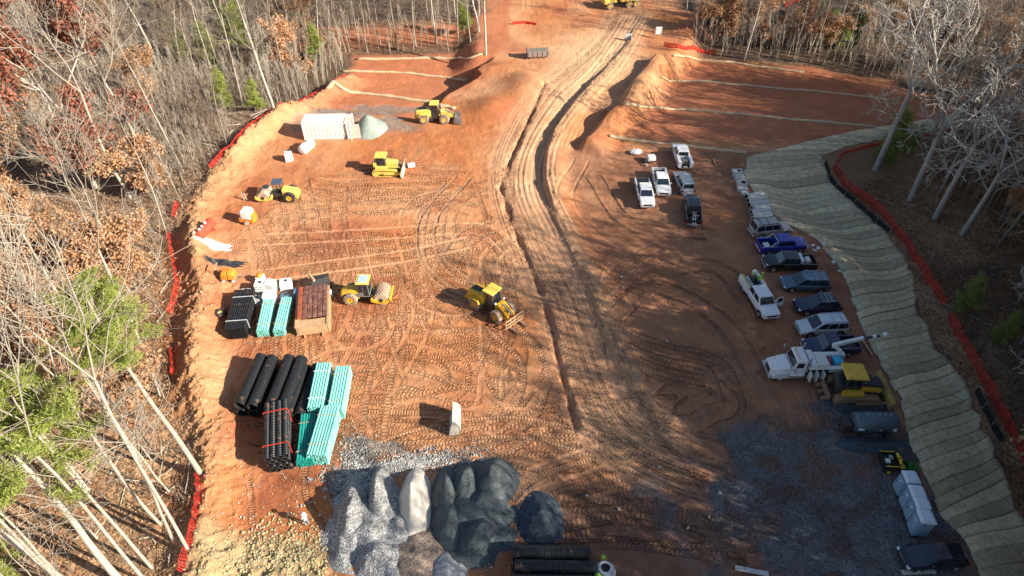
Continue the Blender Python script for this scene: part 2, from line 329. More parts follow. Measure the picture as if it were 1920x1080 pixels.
# ---- tyre tracks pressed into the clay
T = np.zeros_like(X); TC = np.zeros_like(X); PH = np.zeros_like(X); PA = np.zeros_like(X)          # relief and dust
def resample(pts, step=0.6):
    p = np.array(pts, float)
    # Catmull-Rom
    out = []
    q = np.vstack([2 * p[0] - p[1], p, 2 * p[-1] - p[-2]])
    for i in range(1, len(q) - 2):
        n = max(2, int(np.hypot(*(q[i + 1] - q[i])) / step))
        for t in np.linspace(0, 1, n, endpoint=False):
            out.append(0.5 * ((2 * q[i]) + (-q[i - 1] + q[i + 1]) * t + (2 * q[i - 1] - 5 * q[i] + 4 * q[i + 1] - q[i + 2]) * t * t + (-q[i - 1] + 3 * q[i] - 3 * q[i + 1] + q[i + 2]) * t ** 3))
    out.append(q[-2]); return np.array(out)
def stamp(path, width, depth, amp, period=0.5, kind='chev', dust=0.3, seed=0):
    p = resample(path); x0, y0 = p.min(0) - width; x1, y1 = p.max(0) + width
    i0, i1 = np.searchsorted(xs, [x0, x1]); j0, j1 = np.searchsorted(ys, [y0, y1])
    if i1 - i0 < 2 or j1 - j0 < 2: return
    bt = np.full((j1 - j0, i1 - i0), 9.0); bs = np.zeros_like(bt); s = 0.0
    for a, b in zip(p[:-1], p[1:]):
        d = b - a; L = math.hypot(*d)
        if L < 1e-6: continue
        u0, u1 = np.searchsorted(xs, [min(a[0], b[0]) - width, max(a[0], b[0]) + width]) - i0
        v0, v1 = np.searchsorted(ys, [min(a[1], b[1]) - width, max(a[1], b[1]) + width]) - j0
        u0, v0 = max(u0, 0), max(v0, 0)
        if u1 <= u0 or v1 <= v0: s += L; continue
        xx = X[j0 + v0:j0 + v1, i0 + u0:i0 + u1] - a[0]; yy_ = Y[j0 + v0:j0 + v1, i0 + u0:i0 + u1] - a[1]
        pr = (xx * d[0] + yy_ * d[1]) / L; t = (xx * d[1] - yy_ * d[0]) / L
        o = np.maximum(np.maximum(-pr, pr - L), 0); dd = np.hypot(o, t)
        sub = bt[v0:v1, u0:u1]; m = dd < np.abs(sub)
        sub[m] = (np.sign(t) * dd)[m]; bs[v0:v1, u0:u1][m] = (s + pr)[m]; s += L
    a = np.abs(bt); w = width / 2
    m = 1 - sstep(w * 0.82, w * 1.08, a); rim = np.exp(-((a - w * 1.15) / 0.12) ** 2)
    if kind == 'chev':
        period *= .78; ph = (bs - a * 0.95) / period; wv = 0.5 + 0.5 * np.cos(2 * PI * ph); r = -depth + amp * .3 * (wv - 0.3)
    elif kind == 'bar':
        period *= .85; ph = bs / period; wv = 0.5 + 0.5 * np.cos(2 * PI * ph); r = -depth + amp * .2 * (wv - 0.5)
    else:
        r = -depth * (1 - (a / w) ** 2 * 0.5) + amp * 0.3 * np.cos(bt * 14)
    patch = 0.55 + 0.45 * sstep(0.25, 0.45, vnoise(X[j0:j1, i0:i1], Y[j0:j1, i0:i1], 2.6, seed + 5))
    m2 = m * patch
    sl_ = (slice(j0, j1), slice(i0, i1))
    T[sl_] = T[sl_] * (1 - m2) + m2 * r + rim * depth * 0.35 * patch * (a < 5)
    hit = m > .5
    if kind == 'rut': PA[sl_] = PA[sl_] * (1 - m)
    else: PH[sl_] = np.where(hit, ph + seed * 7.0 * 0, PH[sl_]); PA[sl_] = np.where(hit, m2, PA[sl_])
    TC[sl_] = TC[sl_] * (1 - m2 * 0.8) + m2 * dust
def offset(path, o):
    p = resample(path, 1.5); d = np.gradient(p, axis=0); n = np.stack([d[:, 1], -d[:, 0]], 1) / np.maximum(np.hypot(d[:, 0], d[:, 1]), 1e-6)[:, None]
    return p + n * o
def vehicle(pxs, gauge=2.2, width=0.62, depth=0.07, amp=0.085, period=0.5, kind='chev', dust=0.3, world=False):
    p = pxs if world else PL(*pxs)
    for sgn in (-1, 1): stamp(offset(p, sgn * gauge / 2), width, depth, amp, period, kind, dust, random.randint(0, 99))
R_ = random.Random(5)
# broad back-and-forth passes of the compactor and loaders over the pad
for k in range(58):
    y0 = R_.uniform(290, 830); x0 = R_.uniform(430, 640); x1 = R_.uniform(720, 960)
    if y0 < 340: x0 += 120
    b = R_.uniform(-28, 28); kd = R_.choice(['chev', 'chev', 'chev', 'bar'])
    vehicle([(x0, y0 + R_.uniform(-12, 12)), ((x0 + x1) / 2, y0 + b), (x1, y0 + R_.uniform(-30, 30))], R_.uniform(1.9, 2.3), R_.choice([.5, .6, .7]), R_.uniform(.03, .06), R_.uniform(.05, .08) if kd == 'chev' else .05, R_.uniform(.42, .55) if kd == 'chev' else .3, kd, R_.uniform(-.1, .35))
for k in range(34):   # lengthwise passes
    x0 = R_.uniform(450, 1010); y0 = R_.uniform(330, 560); L_ = R_.uniform(120, 330)
    vehicle([(x0, y0), (x0 + R_.uniform(-30, 40), y0 + L_ / 2), (x0 + R_.uniform(-60, 90), min(900, y0 + L_))], 2.1, R_.choice([.45, .6]), .05, .075, R_.uniform(.42, .55), R_.choice(['chev', 'chev', 'bar', 'rut']), R_.uniform(0, .3))
for k in range(30):   # tight manoeuvres
    cx = R_.choice([R_.uniform(560, 1000), R_.uniform(1120, 1420)]); cy = R_.uniform(400, 860); r = R_.uniform(30, 110); a0 = R_.uniform(0, 6.3); n = R_.randint(4, 7)
    vehicle([(cx + r * math.cos(a0 + i * .5), cy + .72 * r * math.sin(a0 + i * .5)) for i in range(n)], 2.1, R_.choice([.5, .6, .35]), .055, .08, R_.uniform(.42, .55), R_.choice(['chev', 'chev', 'rut']), R_.uniform(0, .3))
for k in range(22):   # car park: light car tracks
    x0 = R_.uniform(1090, 1250); y0 = R_.uniform(380, 760)
    vehicle([(x0, y0), (x0 + 120, y0 + R_.uniform(-70, 60)), (x0 + R_.uniform(200, 280), y0 + R_.uniform(-110, 110))], 1.6, .26, .05, .03, .3, 'rut', R_.uniform(-.1, .35))
for k in range(10):
    r = 60 + 11 * k; vehicle([(1270 + r * math.cos(a), 540 + .72 * r * math.sin(a)) for a in np.linspace(1.2 + R_.uniform(-.8, .8), 4.6 + R_.uniform(-1, .8), 7)], 1.7, .3, .05, .03, .35, 'rut', R_.uniform(0, .35))
for k in range(14):   # straight parallel marks in front of the service truck
    x0 = 1290 + k * 15 + R_.uniform(-4, 4); vehicle([(x0 - 40, 560 + R_.uniform(-20, 50)), (x0 + 10, 680), (x0 + 70, 800 + R_.uniform(-20, 20))], 1.7, .24, .07, .03, .35, 'rut', -.1)
for k in range(22):   # chevrons across the foot of the road and in front of the gravel heaps
    y0 = R_.uniform(795, 1000); x0 = R_.uniform(650, 1050) if y0 < 850 else R_.uniform(1000, 1080)
    vehicle([(x0, y0 + R_.uniform(-10, 20)), (x0 + 170, y0 + R_.uniform(-30, 30)), (x0 + R_.uniform(330, 430), y0 + R_.uniform(-40, 60))], 2.1, .62, .06, .09, .48, R_.choice(['chev', 'bar']), .2)
for k in range(5): vehicle([(1180, 745 + 9 * k), (1260, 800 + 4 * k), (1340, 790 - 3 * k), (1372, 760), (1340, 720 - 9 * k), (1250, 700 - 10 * k), (1180, 668 - 8 * k)], 2.0, .65, .07, .1, .5, 'chev', .35)
vehicle([(848, 345), (818, 400), (812, 480), (850, 520), (905, 560)], 2.3, .62, .06, .06, .3, 'bar', .6)
vehicle([(935, 610), (1000, 680), (985, 770), (900, 820), (800, 838)], 2.3, .68, .07, .1, .5, 'chev', .35)
vehicle([(975, 590), (1040, 660), (1050, 730), (990, 800), (900, 850)], 2.3, .68, .07, .1, .5, 'chev', .4)
vehicle([(905, 560), (830, 520), (880, 440), (960, 420)], 2.3, .68, .07, .1, .5, 'chev', .4)
vehicle([(640, 990), (600, 930), (600, 860), (640, 800)], 2.1, .6, .05, .05, .3, 'bar', .3)
vehicle([(450, 900), (452, 960), (455, 1030)], 1.6, .55, .06, .06, .28, 'bar', .3)
vehicle([(940, 1080), (965, 980), (1010, 920), (1080, 890), (1200, 860)], 2.0, .6, .06, .07, .32, 'bar', .3)
for pth, du in [([(470, 420), (600, 400), (740, 385), (900, 372)], .5), ([(480, 520), (620, 500), (760, 480), (880, 455)], .45), ([(500, 450), (700, 440), (900, 430), (960, 470)], .5), ([(1120, 560), (1200, 480), (1320, 450), (1420, 470)], .6), ([(1130, 620), (1230, 520), (1340, 500), (1400, 560)], .55), ([(1160, 700), (1150, 600), (1230, 540), (1350, 600), (1420, 700)], .5), ([(640, 880), (800, 820), (960, 800), (1100, 830), (1280, 900)], .5), ([(1000, 900), (1150, 850), (1300, 840), (1500, 900)], .35), ([(1200, 760), (1320, 860), (1450, 980)], .3), ([(870, 330), (800, 420), (830, 520), (980, 560)], .6), ([(1090, 300), (1060, 380), (1150, 470), (1300, 500)], .4), ([(1110, 330), (1180, 420), (1320, 440)], .4)]:
    vehicle(pth, 2.1, .42, .08, .04, .34, R_.choice(['rut', 'bar']), du)
# haul road ruts
rw = np.array(ROAD)
for o in np.arange(-4.2, 4.3, 0.42): stamp(offset(rw, o + R_.uniform(-.2, .2)), R_.uniform(.16, .4), R_.uniform(.03, .06), .05, .5, R_.choice(['rut', 'rut', 'chev']), R_.uniform(.0, .5), int(o * 10) + 70)
for k in range(5): vehicle([(1180 + 8 * k, 30), (1120 + 10 * k, 120), (1050 + 12 * k, 190), (1000 + 9 * k, 270), (985 + 10 * k, 350), (1020 + 12 * k, 440)], 2.2, .4, .07, .04, .5, 'rut', .7)
for k in range(5): vehicle([(1255 - 14 * k, 115 - 2 * k), (1180 - 14 * k, 160), (1115 - 12 * k, 215 + 4 * k), (1075 - 7 * k, 280)], 1.2, .3, .055, .03, .5, 'rut', .2)
# scraped, smoother lanes show the raw clay
flat = np.clip(1 - forest, 0, 1)
slopeR = (sR > 0) & (dR > 0.4) & (Y < 100)
pad = flat * (1 - slopeR) * (1 - np.exp(-(dL / 3.2) ** 2))
terr = sstep(0, 3, Y - (86 - .02 * X)) * sstep(0, 4, X - np.interp(Y, [84, 92, 100, 110, 125], [14, 17, 22, 26, 33])) * (1 - forest)
terl = sstep(0, 2, Y - np.interp(X, [-60, -29, -13, 0], [97, 97, 93, 90])) * sstep(0, 1.5, np.interp(Y, [88] + [q[0] for q in _xe], [-14] + [q[1] for q in _xe]) - X) * (1 - forest)
terr = np.maximum(terr, terl)
clod = np.exp(-(dL / 2.6) ** 2) + 0.22 * np.exp(-((dT * sT - .9) / .8) ** 2) + 0.25 * np.exp(-(dW / .7) ** 2)
# rough straw-strewn ground in the lower left corner
cornerL = sstep(0, 2.5, P(650, 1030)[0] + 1.5 * (wob - .5) * 4 - X) * sstep(0, 2.5, P(500, 985)[1] - 0.12 * (X + 20) - Y) * (1 - forest)
clod = np.clip(clod + cornerL * 0.75, 0, 1)
clod = clod * (1 - forest * 0.5)
n1 = fbm(X, Y, 0.9, 3, 51); n2 = fbm(X, Y, 0.35, 2, 77); n3 = fbm(X, Y, 3.5, 3, 91); n4 = fbm(X, Y, 14, 3, 23)
Zd = Z0 + T * pad * (1 - terr) * (0.75 + .5 * n3) + (n1 - .5) * (0.05 + 0.13 * sstep(.5, .62, n3)) * (1 - .5 * terr) + (n2 - .5) * 0.06 + clod * ((n1 - .45) * 0.7 + (n2 - .5) * 0.26) + (n4 - .5) * 0.25 * (1 - forest)
# track-walked dimples on the graded slopes
Zd += terr * 0.05 * np.cos(X * 2 * PI / 0.62 + 0.6 * np.sin(Y * .7)) * np.cos(Y * 2 * PI / 0.75)
Zd += forest * ((fbm(X, Y, 9, 4, 61) - .5) * 0.9 + (n1 - .5) * 0.22)
# ---- colour of the soils (vertex attribute)
def lerp(a, b, t): return a * (1 - t[..., None]) + b * t[..., None]
clay = lerp(np.array([0.45, 0.165, 0.062]), np.array([0.56, 0.29, 0.15]), np.clip(fbm(X, Y, 7, 4, 31) * 2.2 - .65, 0, 1))
clay = lerp(clay, np.array([0.36, 0.115, 0.055]), np.clip(fbm(X, Y, 5, 4, 131) * 3.2 - 1.5, 0, 1) * .85)
col = lerp(clay, np.array([0.66, 0.41, 0.25]), np.clip(TC, 0, 1) * pad * .75)
col = lerp(col, np.array([0.40, 0.15, 0.07]), np.clip(-TC, 0, 1))
roadm = np.exp(-(dRd / 4.6) ** 4) * pad * (1 - sstep(P(0, 700)[1], P(0, 780)[1], -Y) * 0)
col = lerp(col, np.array([0.50, 0.31, 0.19]) * (0.65 + .6 * fbm(X, Y, 2, 3, 9))[..., None], np.clip(roadm * .6, 0, 1))
col = lerp(col, np.array([0.64, 0.42, 0.24]), np.exp(-(((X - 14) / 9) ** 2 + ((Y - 118) / 11) ** 2)) * .8 * (1 - forest))
col = lerp(col, np.array([0.42, 0.15, 0.075]) * (0.85 + .35 * n3)[..., None], terr * .85)
# car park soil made darker and browner: tree shade put into its colour
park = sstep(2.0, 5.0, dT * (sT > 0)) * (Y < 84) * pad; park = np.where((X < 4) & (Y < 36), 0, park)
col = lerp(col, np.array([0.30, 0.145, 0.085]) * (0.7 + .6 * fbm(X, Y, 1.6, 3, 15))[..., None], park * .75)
lowc = sstep(0, 4, P(0, 872)[1] - Y) * sstep(0, 3, X - 0.5) * pad  # lower centre clay darkened: the shade there is put into the colour
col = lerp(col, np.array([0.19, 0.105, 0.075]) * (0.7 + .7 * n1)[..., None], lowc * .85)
straw = np.clip(np.exp(-((dL * np.where(sLb > 0, .75, 1.25)) / 1.7) ** 2) * 1.0 * (0.3 + .9 * fbm(X, Y, 3, 3, 71)) + cornerL * 1.1, 0, 1) * (1 - .6 * forest)
col = lerp(col, np.array([0.43, 0.265, 0.14]) * (0.55 + .75 * n1)[..., None], straw * .65)
col = lerp(col, np.array([0.36, 0.30, 0.17]), cornerL * .7)
trc = np.exp(-((dT * sT - .9) / .9) ** 2) + np.exp(-(dW / .6) ** 2) * .5
col = lerp(col, np.array([0.40, 0.25, 0.15]), np.clip(trc, 0, 1) * .35)
# gravel spread over the lower right and around the tank, and crumbs by the stone heap
def blob(px, py, rx, ry, ns=2.5, sd=5):
    cx, cy = P(px, py); r = np.hypot((X - cx) / rx, (Y - cy) / ry) + (fbm(X, Y, ns, 4, sd) - .5) * 2.2
    return 1 - sstep(0.45, 1.3, r)
grav = np.maximum.reduce([blob(1490, 850, 6, 4.2), blob(1480, 960, 8, 5, 3, 8), blob(1600, 980, 7, 6, 3, 18), blob(1640, 800, 4.2, 4.0, 2, 28), blob(1640, 850, 4.5, 2.5, 2, 38), blob(1650, 1060, 9, 5, 3, 48)]) * pad
gravw = np.maximum.reduce([blob(700, 840, 3.6, 1.0, 1.2, 6), blob(660, 885, 1.8, 1.5, 1, 16), blob(640, 215, 8, 4, 3, 26) * .8, blob(740, 185, 8, 1.6, 3, 36) * .7, blob(730, 235, 4.5, 2.5, 3, 46) * .7]) * pad
col = lerp(col, np.array([0.28, 0.29, 0.31]) * (0.8 + .4 * n2)[..., None], np.clip(grav, 0, 1) * (.35 + .6 * sstep(.35, .6, fbm(X * .8 + Y * .5, Y - X * .4, 1.8, 4, 303))))
col = lerp(col, np.array([0.50, 0.46, 0.41]) * (0.6 + .8 * n2)[..., None], np.clip(gravw, 0, 1) * .8)
slopes = ((sR > 0) * sstep(0, .8, dR)) * (Y < 99) * (1 - forest)
col = lerp(col, np.array([0.30, 0.20, 0.12]), slopes * .8)
litter = lerp(np.array([0.24, 0.12, 0.06]), np.array([0.37, 0.23, 0.13]), np.clip(fbm(X, Y, 4, 4, 201) * 2.4 - .7, 0, 1))
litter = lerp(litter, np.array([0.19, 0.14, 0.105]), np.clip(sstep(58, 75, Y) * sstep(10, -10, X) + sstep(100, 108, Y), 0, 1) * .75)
litter = lerp(litter, litter * .55, sstep(100, 106, Y) * sstep(-60, -40, X))  # far forest floor darkened: understory shade painted into the litter colour
litter = lerp(litter, litter * .9, sstep(40, 48, X) * (Y < 100))
litter = lerp(litter, np.array([0.14, 0.09, 0.06]), np.clip(fbm(X, Y, 2.4, 4, 211) * 3 - 1.7, 0, 1))
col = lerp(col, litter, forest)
V = np.stack([X, Y, Zd], -1).reshape(-1, 3)
idx = np.arange(NY * NX).reshape(NY, NX)
F = np.stack([idx[:-1, :-1], idx[:-1, 1:], idx[1:, 1:], idx[1:, :-1]], -1).reshape(-1, 4)
# soil material
m, t, b = new_mat('soil'); N = t.nodes; L = t.links
at = N.new('ShaderNodeAttribute'); at.attribute_name = 'soil_colour'; am = N.new('ShaderNodeAttribute'); am.attribute_name = 'soil_mask'
sp = N.new('ShaderNodeSeparateColor'); L.new(am.outputs['Color'], sp.inputs[0])
tc = N.new('ShaderNodeTexCoord')
def noise(scale, det=6, rough=.6):
    n = N.new('ShaderNodeTexNoise'); n.inputs['Scale'].default_value = scale; n.inputs['Detail'].default_value = det; n.inputs['Roughness'].default_value = rough; L.new(tc.outputs['Object'], n.inputs['Vector']); return n
def rng_(src, a, b_, c, d):
    r = N.new('ShaderNodeMapRange'); r.inputs[1].default_value = a; r.inputs[2].default_value = b_; r.inputs[3].default_value = c; r.inputs[4].default_value = d; L.new(src, r.inputs[0]); return r.outputs[0]
def mul(c1, fac):
    x = N.new('ShaderNodeMix'); x.data_type = 'RGBA'; x.blend_type = 'MULTIPLY'; x.inputs[0].default_value = 1; L.new(c1, x.inputs[6]); L.new(fac, x.inputs[7]); return x.outputs[2]
def mathn(op, a, b_):
    x = N.new('ShaderNodeMath'); x.operation = op
    for i, q in enumerate((a, b_)):
        if isinstance(q, (int, float)): x.inputs[i].default_value = q
        else: L.new(q, x.inputs[i])
    return x.outputs[0]
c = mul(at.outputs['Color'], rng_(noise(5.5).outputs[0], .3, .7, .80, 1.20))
c = mul(c, rng_(noise(0.45, 5).outputs[0], .3, .7, .86, 1.13))
vg = N.new('ShaderNodeTexVoronoi'); vg.inputs['Scale'].default_value = 9; L.new(tc.outputs['Object'], vg.inputs['Vector'])
bw = N.new('ShaderNodeSeparateColor'); L.new(vg.outputs['Color'], bw.inputs[0])
stone = rng_(bw.outputs[0], 0, 1, .62, 1.4)
sm = N.new('ShaderNodeMix'); sm.data_type = 'FLOAT'; sm.inputs[2].default_value = 1; L.new(sp.outputs[0], sm.inputs[0]); L.new(stone, sm.inputs[3])
c = mul(c, sm.outputs[0])
vl = N.new('ShaderNodeTexVoronoi'); vl.inputs['Scale'].default_value = 5.5; L.new(tc.outputs['Object'], vl.inputs['Vector'])
bl = N.new('ShaderNodeSeparateColor'); L.new(vl.outputs['Color'], bl.inputs[0])
lm = N.new('ShaderNodeMix'); lm.data_type = 'FLOAT'; lm.inputs[2].default_value = 1; L.new(sp.outputs[1], lm.inputs[0]); L.new(rng_(bl.outputs[1], 0, 1, .45, 1.6), lm.inputs[3])
c = mul(c, lm.outputs[0])
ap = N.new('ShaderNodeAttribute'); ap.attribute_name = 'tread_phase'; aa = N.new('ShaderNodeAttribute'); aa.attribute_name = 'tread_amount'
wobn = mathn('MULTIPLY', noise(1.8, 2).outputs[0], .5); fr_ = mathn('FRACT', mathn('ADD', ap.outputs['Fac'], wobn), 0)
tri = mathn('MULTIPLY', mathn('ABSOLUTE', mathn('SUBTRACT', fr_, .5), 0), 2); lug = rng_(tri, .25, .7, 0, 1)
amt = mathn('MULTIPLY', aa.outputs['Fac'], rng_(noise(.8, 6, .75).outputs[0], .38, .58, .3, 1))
lugc = N.new('ShaderNodeMix'); lugc.data_type = 'FLOAT'; lugc.inputs[2].default_value = 1; L.new(amt, lugc.inputs[0]); L.new(rng_(lug, 0, 1, .68, 1.14), lugc.inputs[3]); c = mul(c, lugc.outputs[0])  # grooves darkened and crests lightened: relief shading put into the tread colour
L.new(c, b.inputs['Base Color']); b.inputs['Roughness'].default_value = .95; b.inputs['Specular IOR Level'].default_value = .2
h = mathn('MULTIPLY', noise(6, 8, .7).outputs[0], .09)
h = mathn('ADD', h, mathn('MULTIPLY', mathn('MULTIPLY', vg.outputs['Distance'], sp.outputs[0]), -.55))
h = mathn('ADD', h, mathn('MULTIPLY', mathn('MULTIPLY', bl.outputs[0], sp.outputs[1]), .12))
h = mathn('ADD', h, mathn('MULTIPLY', mathn('MULTIPLY', lug, amt), .15))
bp = N.new('ShaderNodeBump'); bp.inputs['Distance'].default_value = 1.0; bp.inputs['Strength'].default_value = 1; L.new(h, bp.inputs['Height']); L.new(bp.outputs[0], b.inputs['Normal'])
me = np_mesh('ground', V, F, m, smooth=True)
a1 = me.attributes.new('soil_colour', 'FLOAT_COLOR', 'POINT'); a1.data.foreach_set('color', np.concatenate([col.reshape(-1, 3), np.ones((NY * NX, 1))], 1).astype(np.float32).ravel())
mk = np.stack([np.clip(grav + gravw, 0, 1), forest, straw, np.ones_like(X)], -1).reshape(-1, 4)
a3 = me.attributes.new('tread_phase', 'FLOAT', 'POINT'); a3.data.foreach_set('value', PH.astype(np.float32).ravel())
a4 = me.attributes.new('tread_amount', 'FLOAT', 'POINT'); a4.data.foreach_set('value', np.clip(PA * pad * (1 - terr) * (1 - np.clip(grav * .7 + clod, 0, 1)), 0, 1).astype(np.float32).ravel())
a2 = me.attributes.new('soil_mask', 'FLOAT_COLOR', 'POINT'); a2.data.foreach_set('color', mk.astype(np.float32).ravel())
go = bpy.data.objects.new('ground', me); C.objects.link(go); tag(go, 'orange red clay construction pad scored by tyre tracks, with leaf-strewn forest floor round it', kind='structure')
def surf(x, y):
    """height of the finished surface"""
    i = min(max(int(np.searchsorted(xs, x)) - 1, 0), NX - 2); j = min(max(int(np.searchsorted(ys, y)) - 1, 0), NY - 2)
    u = (x - xs[i]) / (xs[i + 1] - xs[i]); v = (y - ys[j]) / (ys[j + 1] - ys[j])
    return float(Zd[j, i] * (1 - u) * (1 - v) + Zd[j, i + 1] * u * (1 - v) + Zd[j + 1, i] * (1 - u) * v + Zd[j + 1, i + 1] * u * v)
def surf_arr(x, y):
    i = np.clip(np.searchsorted(xs, x) - 1, 0, NX - 2); j = np.clip(np.searchsorted(ys, y) - 1, 0, NY - 2); return Zd[j, i]

# ================================================================== straw blankets on the right-hand bank
def interp_poly(pts, t):
    p = np.array(pts, float); d = np.concatenate([[0], np.cumsum(np.hypot(*np.diff(p, axis=0).T))]); s = t * d[-1]
    return np.array([np.interp(s, d, p[:, 0]), np.interp(s, d, p[:, 1])])
m, t, b = new_mat('straw_blanket'); N = t.nodes; L = t.links
tc = N.new('ShaderNodeTexCoord'); oi = N.new('ShaderNodeObjectInfo')
n_a = noise(1.6, 6, .7); n_b = noise(7, 5, .75)
cr = N.new('ShaderNodeValToRGB'); cr.color_ramp.elements[0].position = .36; cr.color_ramp.elements[0].color = (.40, .31, .18, 1); cr.color_ramp.elements[1].position = .56; cr.color_ramp.elements[1].color = (.78, .66, .42, 1)
mixn = mathn('ADD', mathn('MULTIPLY', n_a.outputs[0], .55), mathn('MULTIPLY', n_b.outputs[0], .45)); L.new(mixn, cr.inputs[0])
L.new(mul(cr.outputs[0], rng_(oi.outputs['Random'], 0, 1, .72, 1.2)), b.inputs['Base Color']); b.inputs['Roughness'].default_value = .95
bp = N.new('ShaderNodeBump'); bp.inputs['Distance'].default_value = .10; L.new(n_b.outputs[0], bp.inputs['Height']); L.new(bp.outputs[0], b.inputs['Normal']); BLANKET = m
bi = [(1800, 216), (1640, 240), (1520, 264), (1402, 296), (1393, 330), (1440, 400), (1530, 450), (1580, 510), (1610, 600), (1650, 680), (1690, 750), (1705, 830), (1762, 960), (1803, 1010), (1850, 1100)]
bo = [(1812, 234), (1690, 256), (1600, 272), (1548, 290), (1545, 312), (1622, 402), (1668, 450), (1706, 492), (1716, 570), (1758, 652), (1800, 712), (1832, 786), (1880, 900), (1925, 985), (1960, 1080)]
wi = [tuple(G(*q)[:2]) for q in bi]; wo = [tuple(G(*q)[:2]) for q in bo]
bank = thing('straw_blanket_cover', 'grey green straw blankets laid in lapped strips down the right bank', 'erosion blanket', G(1640, 640))
ts = []; 
for k in range(len(wi) - 1):
    n = max(1, round((math.dist(wi[k], wi[k + 1]) + math.dist(wo[k], wo[k + 1])) / 2 / 1.2))
    for q in range(n): ts.append((k, q / n, (q + 1) / n))
out1 = 0
for (k, t0, t1) in ts:
    gp_ = R_.uniform(-.08, .015)
    a0 = np.array(wi[k]); a1_ = np.array(wi[k + 1]); b0 = np.array(wo[k]); b1 = np.array(wo[k + 1])
    e0i = a0 + (a1_ - a0) * t0; e1i = a0 + (a1_ - a0) * (t1 - gp_ * (t1 - t0)); e0o = b0 + (b1 - b0) * t0; e1o = b0 + (b1 - b0) * (t1 - gp_ * (t1 - t0))
    out0 = out1; out1 = R_.uniform(-.5, .5); inn = R_.uniform(-.15, .25)
    nu, nv = 22, 8; vv = []
    for i in range(nu + 1):
        for j in range(nv + 1):
            v_ = j / nv; u_ = i / nu; pi_ = e0i + (e1i - e0i) * v_; po_ = e0o + (e1o - e0o) * v_; d = po_ - pi_; Ld = np.hypot(*d); uu = u_ * (1 + (out0 * (1 - v_) + out1 * v_) / Ld) - (1 - u_) * inn / Ld
            p = pi_ + d * uu; z = surf(p[0], p[1])
            bulge = 0.05 + 0.035 * v_ ** 2 + .05 * float(vnoise(p[0], p[1], .6, 3))
            if j == 0: bulge = 0.02
            if j == nv: bulge = 0.05
            vv.append((p[0], p[1], z + bulge + 0.02 * (k % 2)))
    ff = [(i * (nv + 1) + j, i * (nv + 1) + j + 1, (i + 1) * (nv + 1) + j + 1, (i + 1) * (nv + 1) + j) for i in range(nu) for j in range(nv)]
    mb = MB(); mb.add([Vector(p) - bank.location for p in vv], ff); o = mb.build('blanket_strip', BLANKET, bank, smooth=True)
    sd_ = o.modifiers.new('t', 'SOLIDIFY'); sd_.thickness = .04; sd_.offset = -1

# straw wattles across the graded slopes
def wattle(px, label, r=0.24):
    pts = resample([tuple(G(*q)[:2]) for q in dens(px)], .7); c = G(*px[len(px) // 2]); rings = []
    for i, p in enumerate(pts):
        d = pts[min(i + 1, len(pts) - 1)] - pts[max(i - 1, 0)]; d /= np.hypot(*d); n = np.array([-d[1], d[0]]); wig = (float(vnoise(i * .7, 1, 3, 4)) - .5) * .5
        rr = r * (0.6 + .8 * float(vnoise(i * .7, 5, .8, 4))); q = p + n * wig; z = surf(q[0], q[1])
        rings.append([(q[0] + n[0] * rr * 1.3 * math.cos(a) - c.x, q[1] + n[1] * rr * 1.3 * math.cos(a) - c.y, z + rr * .35 + rr * .8 * math.sin(a) - c.z) for a in np.linspace(0, 2 * PI, 9)[:-1]])
    o = MB().loft(rings).build('straw_wattle', STRAWR, None, smooth=True); o.location = c
    tag(o, label, 'straw wattle', 'straw wattles across the graded slopes'); return o
for w, l in zip(WAT_R, ['straw wattle at the far top of the right red slope, nearest the woods', 'second straw wattle down the right red slope, reaching the big bare trees', 'third straw wattle on the right red slope, above the green strip', 'straw wattle just behind the parked white pickups']): wattle(w, l)
for w, l in zip(WAT_L, ['straw wattle along the far edge of the left red slope, under the trees', 'middle straw wattle of the left red slope', 'straw wattle at the near edge of the left red slope, by the top loader']): wattle(w, l, .3 if 'near' in l else .24)

# ================================================================== vehicles (built facing +X, wheels on z = 0)
def ring(x, zb, zt, w, crown=.03, tuck=.9):
    h = [(w * .80, zb), (w * .97, zb + .10), (w, zb + (zt - zb) * .45), (w * .975, zt - .10), (w * tuck, zt), (w * .45, zt + crown)]
    return [(x, -y, z) for y, z in h] + [(x, y, z) for y, z in h[::-1]]
def wheel(parent, x, y, r, w, rimmat=CHROME, tyremat=RUBBER, rimr=.62, lugs=0, name='wheel'):
    s = 1 if y > 0 else -1
    t = MB().lathe([(-w / 2, r * .55), (-w / 2, r * .9), (-w * .36, r), (w * .36, r), (w / 2, r * .9), (w / 2, r * .55)], (0, 0, 0), (0, 1, 0), 20)
    if lugs:
        for k in range(lugs):
            a = 2 * PI * k / lugs
            for q in (-1, 1):
                aa = a + (PI / lugs if q > 0 else 0); p0 = Vector((math.cos(aa) * r * 1.0, 0, math.sin(aa) * r * 1.0)); p1 = Vector((math.cos(aa + .16) * r, q * w * .5, math.sin(aa + .16) * r))
                t.bar(p0, p1, r * .11, r * .10, up=(math.cos(aa), 0, math.sin(aa)))
    o = t.build(name, tyremat, parent); o.location = (x, y, r)
    rm = MB().lathe([(w * .30, 0), (w * .30, r * rimr * .3), (w * .40, r * rimr * .35), (w * .30, r * rimr * .8), (w * .47, r * rimr), (w * .35, r * rimr * 1.02), (-w * .3, r * rimr)], (0, 0, 0), (0, s, 0), 16).build('rim', rimmat, o)
    for k in range(5):
        a = 2 * PI * k / 5
        rm2 = MB().bar((0, 0, 0), (math.cos(a) * r * rimr * .95, 0, math.sin(a) * r * rimr * .95), r * .16, .04, up=(0, 1, 0))
        if k == 0: sp_ = rm2
        else: sp_.add(rm2.v, rm2.f)
    q = sp_.build('spokes', rimmat, o); q.location = (0, s * w * .40, 0)
    return o
